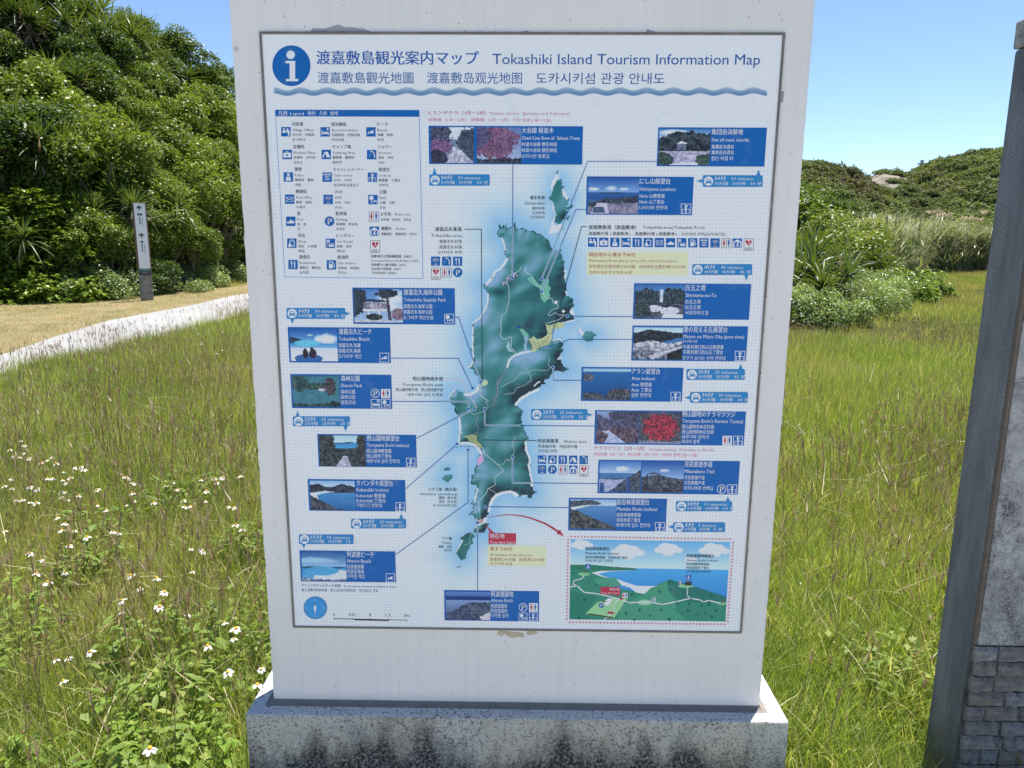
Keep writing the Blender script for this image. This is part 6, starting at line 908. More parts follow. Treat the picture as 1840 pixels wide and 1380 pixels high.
f = Flat('caption', 'port area caption over a row of fifteen symbols'); f.text('渡嘉敷集落（渡嘉敷港）', 1057.5, 408.5, 8.2, 1143, INK, 0.024, 1); f.text('Tokashiki area(Tokashiki Port)', 1155, 408.5, 7.6, 1266, INK, 0.004, 1); f.text('渡嘉敷村落 ( 渡嘉敷港 )　渡嘉敷村落 ( 渡嘉敷港 )　도카시키 부락(도카시키항)', 1057.5, 419.8, 6.8, 1304, INK, 0.004, 1)
icons_row(f, ['office', 'med', 'police', 'bed', 'food', 'shop', 'post', 'port', 'car', 'gas', 'atm', 'wifi', 'wc', 'shelter', 'AED'], 1056.5, 427, 20.0, 16.6)
f = Flat('caption', 'yellow panel with red driving note'); f.rect(1055, 451.5, 1235, 495, YEL, 0.5); f.text('現在地から港まで40分', 1058, 457.7, 8.2, 1142, (150, 44, 62), 0.014, 1.5); f.text('40minutes from the port to the current location.', 1058, 468, 7.6, 1218, (140, 58, 70), 0, 1.5); f.text('從你現在位置到港口40分鐘　从你现在位置到港口40分钟', 1058, 478.8, 6.8, 1231, (140, 70, 74), 0, 1.5); f.text('현재지에서 항구까지 40분', 1057.5, 489.5, 7, 1136, (140, 70, 74), 0, 1.5)
f = Flat('caption', 'right-aligned village caption with six symbols')
for t, y, x0, h, bd in (('渡嘉志久集落', 412, 782, 8.4, .024), ('Tokashiku area', 423, 774.5, 7.6, .004), ('渡嘉志久村落', 434, 789, 6.8, 0), ('渡嘉志久村落', 444, 789, 6.8, 0), ('도카시쿠 부락', 453.5, 786.5, 7, 0)): f.text(t, x0, y, h, 830, INK, bd, 1)
icons_row(f, ['wifi', 'shower', 'food'], 774.5, 461, 19.8, 16.4); icons_row(f, ['AED', 'wc', 'P'], 775, 481, 19.6, 16.4)
f = Flat('caption', 'small islet caption')
for t, y, x0, h, bd in (('儀志布島', 355.3, 952.5, 7.4, .024), ('Gishippujima', 364.8, 942, 7, .004), ('儀志布島', 374.4, 956.5, 6, 0), ('仪志布岛', 382.6, 956.5, 6, 0), ('기시부지마', 390.6, 951, 6.2, 0)): f.text(t, x0, y, h, 979, INK, bd, 1)
f = Flat('caption', 'small islet caption')
for t, y, x0, h, bd in (('ハナリ島（無人島）', 879.2, 769.5, 6.8, .024), ('Hanarijima  (uninhabited)', 887.4, 755.5, 6, .004), ('離島（無人島）', 894.4, 789, 5.4, 0), ('离岛（无人岛）', 901.4, 789, 5.4, 0), ('하나리지마(무인도)', 908.2, 777.5, 5.6, 0)): f.text(t, x0, y, h, 821.5, INK, bd, 1)
f = Flat('caption', 'small islet caption')
for t, y, x0, h, bd in (('ウン島', 967.5, 794.5, 6.8, .024), ('Unjima', 975, 794, 6.2, .004), ('運島　运岛', 982, 788, 5.4, 0), ('운지마', 988.8, 797.5, 5.6, 0)): f.text(t, x0, y, h, 812, INK, bd, 1)
f = Flat('caption', 'footpath caption')
for t, y, x0, h, bd in (('照山園地遊歩道', 680.6, 741.8, 7.8, .024), ('Teruyama Enchi path', 691, 723, 7.2, .004), ('照山園地散步道　照山园地散步道', 700.2, 711.5, 6.4, 0), ('테루야마 원지 산책로', 709.4, 732.5, 6.6, 0)): f.text(t, x0, y, h, 796, INK, bd, 1)
f = Flat('caption', 'southern village caption with ten symbols'); f.text('阿波連集落', 966.5, 792.3, 7.8, 1003.5, INK, .024, 1); f.text('Aharen area', 1012.5, 793, 7.2, 1054, INK, .004, 1); f.text('阿波連村落　阿波连村落', 966.5, 802, 6.6, 1037.5, INK, 0, 1); f.text('아하렌 부락', 966.5, 810.5, 6.6, 1001, INK, 0, 1)
icons_row(f, ['bed', 'shop', 'food', 'tent', 'shower'], 966.3, 818.2, 18.7, 15.2); icons_row(f, ['wifi', 'P', 'wc', 'shelter', 'AED'], 966.3, 836, 18.7, 15.2)
f = Flat('you_are_here_marker', 'crimson marker with arrow'); f.rect(878, 957.8, 927, 978, RED, 3); f.poly([(877, 947), (888.5, 957.9), (880, 957.9)], RED, 3); f.line([(872.5, 943.5), (879, 951)], 1.4, RED, 3.3); f.text('現在地', 880, 963.2, 9.4, 906.5, WHT, 0.008, 4); f.text('You are here', 880, 974, 8.2, 926, WHT, 0.008, 4)
f.rect(876, 980, 980.5, 1017.5, YEL, 0.5); f.text('港まで40分', 880, 986.2, 8, 921, (150, 44, 62), 0.012, 1.5); f.text('40 minutes from the port', 880.5, 996.5, 7.2, 956.5, (140, 58, 70), 0, 1.5); f.text('距離港口40分鐘　距离港口40分钟', 880.5, 1005, 6.4, 978.5, (140, 70, 74), 0, 1.5); f.text('항구까지 40분', 880.5, 1013, 6.8, 920.5, (140, 70, 74), 0, 1.5)
arc = [(x, 929.2-0.0*x+ (-(5.4)*math.sin((x-878)/70.0*1.5) if x < 925 else 0)) for x in range(878, 880)]
AP = [(878, 929.5), (893, 926.8), (908, 925), (922, 925.2), (937, 927), (950, 930), (965, 935), (980, 941), (992, 948), (1004, 956)]
for i in range(len(AP)-1): f.line([AP[i], AP[i+1]], 0.8+i*0.33, RED, 3)
f.poly([(1013, 963.5), (1000.5, 958.8), (1006, 951.5)], RED, 3)
f.circ(863.8, 936, 4.1, RED, 5, 18); f.circ(863.8, 936, 2.9, (214, 206, 220), 5.6, 18); f.circ(863.8, 936, 1.6, RED, 6.2, 14)
f = Flat('caption', 'two-line note below the lowest left card'); f.text('マリンアクティビティも充実', 541.5, 1051.8, 6.4, 612, (30, 60, 120), .012, 1); f.text('A rich variety of marine activities to enjoy', 617.5, 1053, 5.8, 712, (30, 60, 120), .004, 1); f.text('海上活動也非常充實　海上活动也非常充实　해양활동도 충실', 542, 1060, 5.6, 679, (40, 66, 122), 0, 1)
f = Flat('compass', 'round blue compass'); f.circ(566.8, 1092, 21.3, (70, 120, 176), 1, 40, 20.6); f.circ(566.3, 1091.8, 19.0, (46, 128, 196), 1.5, 40, 18.4); f.circ(566.3, 1091.8, 13.4, (70, 150, 210), 2, 32, 12.8); f.circ(566.3, 1091.8, 12.6, (44, 130, 196), 2.5, 32, 12); f.poly([(566.2, 1082.5), (568.6, 1092), (566.6, 1103), (563.8, 1092)], (196, 222, 236), 3); f.poly([(565.9, 1083), (567.4, 1087.5), (564.8, 1087.5)], (30, 60, 110), 3.5)
for a, b_ in ((566, 1077.5), (567, 1107), (549.5, 1092), (582.5, 1092)): f.circ(a, b_, 0.9, (200, 220, 236), 3, 8)
f = Flat('scale_bar', 'thin black scale bar'); f.line([(601, 1111.3), (730, 1114.3)], 1.0, INK, 1)
for x in (601, 632.8, 665.3, 698, 730.3): f.line([(x, 1110+(x-601)*0.02), (x, 1114+(x-601)*0.02)], 0.9, INK, 1.3)
for x in (607, 614, 620, 626): f.line([(x, 1112.5), (x, 1114.3)], 0.7, INK, 1.3)
f.line([(637, 1113.6), (698, 1115.0)], 1.6, INK, 1.6)
for t, x, x1 in (('0', 598.5, 602.5), ('500', 627, 638.5), ('1', 664, 666), ('1.5', 693, 702), ('2km', 725, 736)): f.text(t, x, 1104+(x-600)*0.012, 7.0, x1, INK, .006, 1)
# ---- island relief
f = Flat('island_relief', 'teal and blue relief of the island with beaches, villages and roads')
st = 1.1; XP_, YP_ = np.meshgrid(np.arange(786, 1082, st), np.arange(300, 1030, st)); cxp, cyp = XP_[:-1, :-1]+st/2, YP_[:-1, :-1]+st/2
jx = (fbm(cxp*0.35, cyp*0.35, 5, 2)-0.5)*5.0; jy = (fbm(cxp*0.35+40, cyp*0.35, 6, 2)-0.5)*5.0
ins = inside_poly(cxp+jx, cyp+jy, isl); edge = seg_dist(cxp, cyp, isl)
for q_ in islets: ins |= inside_poly(cxp+jx*0.6, cyp+jy*0.6, q_)
sd_ = np.zeros(ins.shape, bool)
for q_ in sand: sd_ |= inside_poly(cxp+jx*0.4, cyp+jy*0.4, q_)
for pl, w in ((tr(780, 290, 6.572, [(800, 900), (832, 985), (838, 1040)]), 1.6), (tr(780, 290, 6.572, [(855, 1150), (835, 1205), (785, 1262), (720, 1305), (690, 1360)]), 2.6), (tr(830, 480, 5.752, [(300, 125), (255, 170)]), 3.0), (tr(830, 480, 5.752, [(268, 280), (270, 340), (255, 400), (235, 450), (195, 515), (115, 580)]), 2.0), (tr(830, 480, 5.752, [(112, 620), (112, 700), (108, 800), (118, 930), (100, 1015), (65, 1040)]), 1.6),
      (tr(790, 680, 5.752, [(95, 195), (160, 112)]), 1.5), (tr(790, 680, 5.752, [(410, 75), (385, 125), (330, 160), (262, 170)]), 3.0), (tr(790, 680, 5.752, [(200, 400), (210, 480), (215, 560), (200, 640)]), 2.6), (tr(790, 680, 5.752, [(200, 670), (300, 668), (360, 690), (405, 725), (425, 770)]), 3.0), (tr(790, 680, 5.752, [(1020, 115), (920, 160), (840, 210), (790, 265)]), 3.2), (tr(790, 680, 5.752, [(890, 650), (895, 740), (930, 820), (935, 850), (920, 900), (940, 990), (955, 1060), (955, 1110)]), 2.6),
      (tr(790, 680, 5.752, [(805, 1210), (775, 1185), (720, 1172), (650, 1185), (590, 1205), (550, 1250), (525, 1300), (510, 1370)]), 3.4), (tr(830, 480, 5.752, [(1165, 545), (1110, 560), (1050, 575)]), 1.4), (tr(830, 480, 5.752, [(935, 760), (1015, 742), (1035, 770)]), 1.5), (tr(830, 480, 5.752, [(700, 870), (620, 885), (540, 915), (490, 960), (470, 1030)]), 2.4), (tr(830, 480, 5.752, [(1020, 930), (1000, 950)]), 2.0), (tr(780, 860, 7.667, [(600, 150), (572, 250), (555, 320)]), 1.8), (tr(780, 860, 7.667, [(392, 850), (340, 950), (310, 985)]), 1.4), (tr(790, 680, 5.752, [(860, 1218), (900, 1212)]), 1.6), (tr(830, 480, 5.752, [(1068, 30), (1075, 70), (1062, 110)]), 2.0), (tr(830, 480, 5.752, [(1075, 250), (1085, 280)]), 2.0), (tr(790, 680, 5.752, [(780, 1215), (770, 1190)]), 2.2), (tr(830, 480, 5.752, [(750, 1230), (780, 1195), (800, 1185)]), 1.4)):
    sd_ |= seg_dist(cxp+jx*0.25, cyp+jy*0.25, pl, False) < w*0.8
hx = fbm(cxp/33.0+0.3*cyp/40, cyp/30.0, 61, 1)+0.22*fbm(cxp/17.0+cyp/60, cyp/15.0-cxp/50, 65, 1); gx = np.gradient(hx, axis=1); gy = np.gradient(hx, axis=0); shd = -(gx*0.75+gy*1.0); shd = shd/np.std(shd)
rid = 0.9*np.clip(1-edge/16, 0, 1)*np.sign(1.0); lgt = np.array([seg_dist(cxp+2, cyp+2, isl)-seg_dist(cxp-2, cyp-2, isl)])[0]
val = 0.44*shd+0.35*lgt*np.clip(1-edge/22, 0, 1)+0.9*(fbm(cxp/60, cyp/60, 70, 2)-0.5)
def blob(cx, cy, rx, ry, a):
    global val; val = val+a*np.exp(-((cxp-cx)/rx)**2-((cyp-cy)/ry)**2)
for bb in ((925, 455, 30, 30, .9), (960, 445, 20, 16, .5), (880, 575, 16, 45, 1.0), (895, 500, 20, 14, .9), (935, 650, 38, 26, 1.3), (970, 638, 22, 14, 1.2), (895, 640, 14, 22, .2), (890, 525, 22, 7, -1.6), (1000, 520, 20, 30, -1.0), (1010, 565, 22, 14, -1.6), (955, 590, 25, 20, -.8), (1005, 655, 12, 24, -1.8), (930, 700, 30, 12, -1.2), (965, 690, 22, 12, -1.2), (870, 745, 12, 20, -1.4), (915, 740, 22, 22, .6), (895, 790, 16, 16, .7), (870, 840, 22, 18, 1.1), (925, 790, 16, 20, -.2), (920, 850, 26, 14, .4), (885, 880, 10, 16, -1.6), (865, 890, 8, 20, .6), (850, 720, 16, 14, .8), (845, 775, 14, 16, -.3), (935, 880, 26, 10, -1.0), (873, 915, 6, 16, -1.6), (1003, 360, 8, 24, -.2), (1012, 390, 6, 10, -1.4)): blob(*bb)
val = np.clip(val, -2, 2); t = (val+2)/4; stops = np.array([[24, 48, 62], [30, 82, 94], [44, 110, 116], [78, 134, 152], [118, 156, 194]], float); tt_ = t*4; i0 = np.clip(tt_.astype(int), 0, 3); fr_ = (tt_-i0)[..., None]; rc = stops[i0]*(1-fr_)+stops[i0+1]*fr_
rc += (NR.random(rc.shape[:2])[..., None]-0.5)*5; dk = ins & (edge < 1.3); rc[dk] = rc[dk]*0.65
rc[sd_] = (186, 203, 224); msk = ins | sd_; iy, ix = np.nonzero(msk)
dp = np.stack([np.zeros(1)], -1); PXs, PYs = XP_, YP_
dd_ = Fv[None, None]+R2*((PXs-920)/FPX)[..., None]-U2*((PYs-690)/FPX)[..., None]; tk = (Y0-CAM[1])/dd_[..., 1]; PW = CAM+dd_*tk[..., None]; W1 = XP_.shape[1]; bi = iy*W1+ix
Qd = np.stack([bi, bi+W1, bi+W1+1, bi+1], 1); used, inv = np.unique(Qd, return_inverse=True); PWf = PW.reshape(-1, 3)[used]; f.gridpx(PWf[:, 0], PWf[:, 2], inv.reshape(Qd.shape), np.clip(s2l(rc[msk])/ILL, 0.003, 0.92), 0.4)
A4 = lambda pts: tr(830, 480, 5.752, pts); A5 = lambda pts: tr(790, 680, 5.752, pts); A6 = lambda pts: tr(780, 860, 7.667, pts)
RD = (176, 204, 208); PK = (170, 130, 176)
GRN = (98, 164, 152)
f.poly(A4([(672, 118), (700, 98), (740, 110), (770, 160), (815, 190), (850, 120), (900, 125), (895, 190), (920, 215), (900, 260), (915, 300), (875, 345), (855, 370), (815, 325), (810, 240), (800, 215), (760, 200), (700, 150)]), GRN, 1.2); f.poly(A4([(585, 620), (610, 640), (635, 640), (690, 700), (690, 720), (640, 715), (600, 650)]), GRN, 1.2); f.poly(A4([(635, 715), (690, 720), (670, 800), (675, 860), (640, 865), (640, 800), (655, 770)]), (120, 158, 190), 1.2); f.poly(A4([(455, 820), (480, 765), (500, 800), (500, 840), (540, 880), (480, 870)]), (130, 172, 190), 1.2)
f.poly(A4([(685, 740), (720, 735), (740, 712), (775, 745), (830, 735), (880, 700), (885, 660), (860, 570), (880, 600), (920, 600), (1000, 570), (1062, 585), (1060, 615), (990, 635), (930, 640), (930, 740), (900, 800), (800, 830), (750, 880), (710, 870), (730, 830)]), (164, 180, 142), 1.2)
f.poly(A4([(205, 1190), (240, 1160), (265, 1195), (240, 1225), (210, 1215)]), (168, 190, 150), 1.2); f.poly(A5([(245, 600), (330, 580), (390, 590), (385, 640), (440, 700), (425, 720), (370, 680), (310, 650), (285, 615)]), (150, 166, 122), 1.2); f.poly(A5([(440, 30), (490, 20), (500, 50), (470, 75), (440, 70)]), (168, 190, 150), 1.25); f.poly(A5([(390, 830), (435, 780), (455, 850), (395, 900)]), (190, 150, 200), 1.2)
for seg in ([(960, 345), (990, 350), (985, 378), (955, 370)], [(1048, 438), (1070, 455), (1050, 475), (1030, 458)]): f.poly(A4(seg), (206, 214, 220), 1.6)
GR = (60, 56, 70)
for i in range(6): f.line(A4([(700+i*42, 745+i*4), (735+i*38, 860-i*14)]), 0.5, GR, 1.7)
for i in range(3): f.line(A4([(700, 762+i*30), (800, 800+i*22), (900, 715+i*36)]), 0.5, GR, 1.9)
for i in range(3): f.line(A4([(900+i*45, 600-i*4), (910+i*40, 640)]), 0.5, GR, 1.7)
for i in range(5): f.line(A5([(300+i*24, 585), (330+i*24, 655+i*6)]), 0.5, GR, 1.7)
for i in range(3): f.line(A5([(265, 600+i*18), (400, 610+i*30)]), 0.5, GR, 1.9)
for k, rd in enumerate((A4([(608, 0), (600, 30), (570, 50), (480, 90), (462, 150), (485, 200), (490, 340), (450, 480), (410, 500), (400, 600), (410, 660), (390, 690), (420, 740), (460, 745), (490, 720), (515, 730), (510, 830), (560, 890)]), A4([(648, 0), (660, 50), (720, 90), (750, 140), (790, 185), (820, 215), (850, 290), (890, 325), (930, 320), (945, 370), (985, 380), (1000, 420), (930, 440), (890, 490), (910, 505), (960, 470), (1010, 495), (1060, 490), (1010, 540), (880, 580)]),
      A4([(455, 1030), (490, 960), (560, 905), (650, 880), (720, 870)]), A5([(600, 150), (600, 60), (640, 0)]), A4([(465, 1050), (430, 1110), (360, 1190), (375, 1300), (340, 1350)]), A4([(215, 1230), (180, 1310), (270, 1380)]), A5([(440, 60), (410, 160), (440, 200), (510, 235), (470, 240), (500, 270), (500, 300), (460, 340), (350, 375), (300, 330)]), A5([(550, 280), (600, 160)]), A5([(400, 385), (375, 470), (400, 500), (390, 560), (345, 580)]), A5([(435, 700), (470, 780), (590, 880), (665, 950), (570, 1020), (575, 1100), (500, 1140), (480, 1190), (400, 1280), (410, 1370)]), A5([(600, 890), (660, 885), (690, 830), (720, 850), (750, 810), (775, 740), (750, 690), (780, 600)]), A5([(500, 1135), (590, 1190)]), A6([(630, 400), (632, 500), (635, 560)]), A6([(510, 750), (490, 830), (495, 880), (420, 920)]),
      A4([(900, 920), (905, 960), (890, 1010), (920, 1035), (880, 1070), (740, 1060), (690, 1085), (640, 1100), (600, 1090), (560, 1160), (480, 1200), (400, 1240)]), A4([(655, 1040), (690, 1085), (720, 1165), (650, 1220), (560, 1250), (540, 1300), (430, 1315)]))):
    f.line(rd, 0.85 if k in (0, 1, 2, 9) else 0.55, PK if k in (3, 4, 7, 8) else RD, 2.1+0.02*k)
for bx in ([(690, 685), (935, 685), (935, 860), (800, 860)], [(180, 1145), (283, 1145), (283, 1245), (180, 1245), (180, 1145)]): f.line(A4(bx), 0.9, (30, 30, 60), 2.6, dash=(2.0, 1.1))
f.line(A5([(215, 543), (450, 543), (450, 705), (215, 705), (215, 543)]), 0.9, (24, 30, 60), 2.6, dash=(2.0, 1.1))
for x, y in ((440, 170), (480, 125), (550, 85)): u = A4([(x, y)])[0]; f.circ(u[0], u[1], 4.0, (150, 150, 190), 2.7, 9); f.poly([(u[0]-1, u[1]+4), (u[0]+1, u[1]-3), (u[0]+2.4, u[1]+1), (u[0]+1, u[1]+4)], (20, 16, 40), 3)
# ---- leader lines
f = Flat('leader_lines', 'thin dark blue leader lines ending in dots'); LB = (20, 74, 150); W8 = (170, 196, 220)
def lead(pts, dots=(), halo=None, col=LB):
    if halo: f.line(halo, 2.6, W8, 3.4)
    f.line(pts, 1.15, col, 3.9)
    for d in dots: f.circ(d[0], d[1], 3.2, (150, 182, 214), 4.2, 16); f.circ(d[0], d[1], 2.4, LB, 4.6, 14)
lead([(921.4, 296.5), (920.6, 500)], [(920.5, 500)], [(921.2, 408), (920.6, 500)])
lead([(1183, 290.3), (1056, 290), (973.5, 501)], [(973.5, 501.5)], [(1013, 400), (973.8, 500)]); lead([(1054, 376.5), (1035, 376.5), (973.3, 523)], [(973, 524)], [(1008, 440), (973.4, 523)])
lead([(1054.5, 407.5), (1045, 407.5), (993, 599)], col=INK); lead([(835, 412), (865, 412), (866.6, 687)], [(863.6, 686)], col=INK)
lead([(817.5, 570), (824, 570), (863, 684)], (), [(851, 650), (863, 683)]); lead([(702.5, 643.5), (823.5, 644), (849, 697)], [(849, 697.3)])
lead([(797, 681.5), (828, 681.5), (857, 733)], (), None, (190, 180, 200)); lead([(704.9, 721.2), (842, 721.5), (842, 733)], [(841, 734.7)], [(790, 721.4), (842, 721.5), (842, 733)])
lead([(749, 787.5), (852, 734.5)], [(852, 735)], [(825, 748.5), (852, 734.5)]); lead([(729.5, 878), (822, 797.5)], [(821.5, 797.8)]); lead([(711.8, 996), (841.3, 902.5), (841, 808)], [(841, 808.3)])
lead([(1069.5, 765.5), (871, 764), (871, 734)], [(871, 734)], [(935, 764.5), (871, 764), (871, 734)]); lead([(964, 791.5), (869, 790.5)], col=INK); lead([(1075, 869), (921, 867.3), (921, 820.5)], [(921, 820.5)], [(955, 867.8), (921, 867.3), (921, 820.5)])
lead([(1022, 912), (873, 910.3)], [(872, 910.5)]); lead([(858.2, 939), (858.3, 1060)], [(858, 939.3)], [(858.2, 939), (858.2, 958)]); lead([(1045, 683.5), (994, 683.3), (993.8, 661)], [(993.8, 660)], [(994, 683), (993.8, 661)])
lead([(1137, 610), (1023.5, 610), (982, 624.5)], [(981.8, 624.7)]); lead([(1139, 569), (1020, 568.2)], [(1019, 568)]); f.circ(932, 587.5, 3, LB, 4.6, 12)
# ---- inset picture map
f = Flat('inset_map', 'illustrated bay map in a border of small crimson rings'); q = lambda x, y: (980+x/4.758, 860+y/4.758)
c00, c10, c11, c01 = (218, 518), (1581, 542), (1537, 1222), (205, 1202)
def qb(u, v): a = np.array(c00)*(1-u)+np.array(c10)*u; b_ = np.array(c01)*(1-u)+np.array(c11)*u; p_ = a*(1-v)+b_*v; return q(*p_)
gh, gw = 40, 60; Vg = np.array([[SX(*qb(i/gw, j/gh)) for i in range(gw+1)] for j in range(gh+1)]); vv = (np.arange(gh)+0.5)/gh
skyc = np.where(vv[:, None] < 0.36, (np.array((92, 158, 210))*(1-vv[:, None]/0.36)+np.array((178, 206, 230))*vv[:, None]/0.36), (np.array((66, 150, 214))*(1-(vv[:, None]-0.36)/0.64)+np.array((24, 98, 180))*(vv[:, None]-0.36)/0.64*1.0)); ii = (np.arange(gh)[:, None]*(gw+1)+np.arange(gw)[None]).ravel()
f.gridpx(Vg[..., 0].ravel(), Vg[..., 1].ravel(), np.stack([ii, ii+gw+1, ii+gw+2, ii+1], 1), np.clip(s2l(np.repeat(skyc[:, None], gw, 1).reshape(-1, 3))/ILL, .003, .92), 0.8)
def Q(pts, c, L): f.poly([q(*p) for p in pts], c, L)
for cx, cy, s in ((310, 560, 1.0), (700, 620, 1.5), (1050, 600, 1.25), (1440, 605, 1.35), (1240, 690, 0.6)):
    for dx, dy, r in ((-60, 8, 36), (-20, -14, 44), (30, -8, 40), (70, 10, 30), (0, 18, 50)):
        u = q(cx+dx*s, cy+dy*s); f.circ(u[0], u[1], r*s/4.758, (206, 216, 228), 1.2+0.03*dx/60+0.01*s, 16, r*s*0.62/4.758)
Q([(213, 735), (420, 738), (600, 755), (760, 765), (790, 782), (600, 785), (450, 792), (213, 800)], (34, 110, 92), 1.6); Q([(213, 780), (420, 785), (560, 790), (400, 805), (520, 840), (620, 870), (650, 915), (560, 925), (700, 950), (860, 990), (830, 960), (1040, 870), (1300, 930), (1546, 1015), (1540, 1221), (206, 1201)], (40, 122, 106), 1.7)
Q([(395, 805), (470, 788), (770, 784), (560, 792), (450, 812), (500, 835), (610, 858), (700, 890), (780, 915), (940, 918), (1000, 900), (900, 935), (850, 985), (780, 975), (720, 930), (630, 905), (600, 860), (480, 838)], (206, 214, 226), 1.9)
Q([(412, 855), (520, 845), (600, 850), (650, 910), (560, 925), (440, 900)], (62, 140, 120), 2.1); Q([(1040, 870), (1075, 862), (1110, 875), (1250, 915), (1545, 1010), (1545, 1060), (1300, 1060), (1140, 1040), (1060, 960)], (30, 104, 100), 2.1)
Q([(700, 1060), (860, 975), (940, 925), (1040, 868), (1050, 950), (1120, 1060), (1110, 1130), (1210, 1215), (620, 1206), (640, 1100)], (58, 136, 116), 2.2); Q([(344, 1155), (440, 1060), (560, 1018), (640, 1030), (705, 1015), (585, 1195)], (130, 184, 140), 2.4); Q([(210, 960), (320, 985), (440, 1020), (330, 1160), (420, 1205), (206, 1200)], (30, 112, 98), 2.3); Q([(500, 1050), (540, 1020), (575, 1030), (545, 1080), (510, 1085)], (206, 216, 222), 2.7)
u = q(850, 1058); f.circ(u[0], u[1], 13, (130, 180, 150), 2.5, 18, 5); u = q(330, 815); f.circ(u[0], u[1], 11, (120, 176, 140), 2.5, 16, 3); u = q(1200, 918); f.circ(u[0], u[1], 14, (120, 176, 140), 2.5, 16, 3.2); u = q(1510, 1065); f.circ(u[0], u[1], 8, (120, 176, 140), 2.5, 14, 3.4)
for pts, w in (([(210, 925), (270, 915), (330, 970), (450, 985), (560, 1010), (640, 1030), (720, 1060), (800, 1055), (900, 1055), (1000, 1075), (1120, 1050), (1240, 1022), (1320, 1035), (1350, 1052), (1400, 1040), (1480, 1062)], 2.0), ([(330, 830), (310, 855), (245, 870), (235, 900), (290, 920)], 1.6), ([(1215, 935), (1212, 1000), (1250, 1025)], 1.4), ([(620, 1040), (580, 1075), (590, 1120), (560, 1150), (520, 1190), (500, 1205)], 1.7)): f.line([q(*p) for p in pts], w, (204, 218, 216), 2.9)
for x, y, r in ((240, 803, 10), (300, 770, 8), (370, 887, 12), (435, 905, 10), (535, 905, 7), (337, 1035, 14), (415, 1010, 8), (268, 1100, 8), (287, 1190, 12), (740, 990, 12), (760, 1205, 12), (690, 1150, 14), (805, 1120, 12), (895, 1170, 10), (990, 1120, 12), (975, 965, 12), (1057, 880, 12), (1067, 945, 9), (1190, 985, 12), (1130, 1068, 12), (1230, 1070, 12), (1220, 1128, 14), (1295, 1165, 12), (1335, 1085, 12), (1398, 1075, 14), (1422, 1178, 12), (1422, 1000, 12), (1310, 955, 10), (1460, 1125, 12), (1365, 1145, 8), (1058, 1200, 14), (460, 762, 7), (535, 770, 6), (610, 760, 8), (655, 768, 7), (740, 770, 6)):
    u = q(x, y); f.circ(u[0], u[1], r/4.758, (18, 76, 90) if (x+y) % 3 else (40, 96, 100), 3, 10, r*0.85/4.758); f.line([(u[0], u[1]), (u[0], u[1]+r*1.6/4.758)], 0.7, (50, 60, 60), 2.95)
for x, y, w, c in ((345, 798, 44, (70, 70, 80)), (1220, 892, 60, (50, 56, 70)), (1515, 1058, 44, (90, 60, 70))): Q([(x-w/2, y), (x, y-16), (x+w/2, y)], c, 3.2); Q([(x-w/2+6, y), (x-w/2+10, y), (x-w/2+10, y+18), (x-w/2+6, y+18)], c, 3.2); Q([(x+w/2-10, y), (x+w/2-6, y), (x+w/2-6, y+18), (x+w/2-10, y+18)], c, 3.2)
Q([(1192, 880), (1252, 880), (1250, 912), (1190, 912)], (50, 50, 64), 3.5); Q([(535, 1135), (590, 1138), (580, 1158), (525, 1152)], RED, 3.2); Q([(640, 1015), (668, 1018), (660, 1036), (634, 1032)], (150, 50, 70), 3.2); Q([(486, 1040), (520, 1044), (518, 1054), (484, 1050)], (40, 40, 50), 3.2); Q([(365, 1150), (580, 1182), (580, 1192), (362, 1160)], (60, 50, 40), 3.2)
for x, y, c in ((1152, 890, (170, 160, 160)), (935, 1030, (160, 170, 190)), (915, 1035, (130, 160, 190))): Q([(x-8, y-10), (x+8, y-10), (x+6, y+22), (x-6, y+22)], c, 3.3); u = q(x, y-16); f.circ(u[0], u[1], 1.4, c, 3.4, 8)
Q([(472, 925), (638, 925), (638, 992), (470, 988)], RED, 3.8); Q([(600, 990), (625, 990), (634, 1012)], RED, 3.8)
u = q(547, 945); f.text('現在地', u[0], u[1], 5.2, q(632, 945)[0], WHT, .01, 4.6); u = q(476, 974); f.text('You are here', u[0], u[1], 5.2, q(632, 974)[0], WHT, .01, 4.6)
for k, x, y, s in (('look', 343, 730, 9.5), ('look', 1200, 822, 9.5), ('wc', 655, 972, 10), ('P', 457, 1062, 8.8)): u = q(x, y); icon(f, k, u[0], u[1], s, 4.0)
for t, x, y, x1, h, bd in (('前岳林道展望台', 342, 598, 545, 6.6, .022), ('Maetake Rindo lookout', 342, 636, 628, 5.8, .006), ('前岳林道瞭望臺　前岳林道了望台', 342, 672, 704, 5.2, 0), ('마에다케 임도 전망대', 342, 702, 572, 5.4, 0), ('阿波連園地展望台', 1208, 660, 1442, 6.6, .022), ('Aharen Enchi lookout', 1207, 696, 1472, 5.8, .006), ('阿波連園地瞭望臺', 1206, 730, 1398, 5.2, 0), ('阿波连园地了望台', 1204, 761, 1396, 5.2, 0), ('아하렌 원지 전망대', 1203, 793, 1410, 5.4, 0)): u = q(x, y); f.text(t, u[0], u[1], h, q(x1, y)[0], (24, 40, 70), bd, 4.6)
def rings(a, b_, n):
    for i in range(n): u = q(a[0]+(b_[0]-a[0])*i/(n-1), a[1]+(b_[1]-a[1])*i/(n-1)); f.ring(u[0], u[1], 1.75, 0.8, RED, 1.0, 10)
rings((222, 496), (1577, 518), 47); rings((207, 1228), (1530, 1246), 46); rings((194, 522), (183, 1200), 25); rings((1605, 546), (1559, 1219), 25)
flush_text()
for s_ in Flat.all: s_.build()

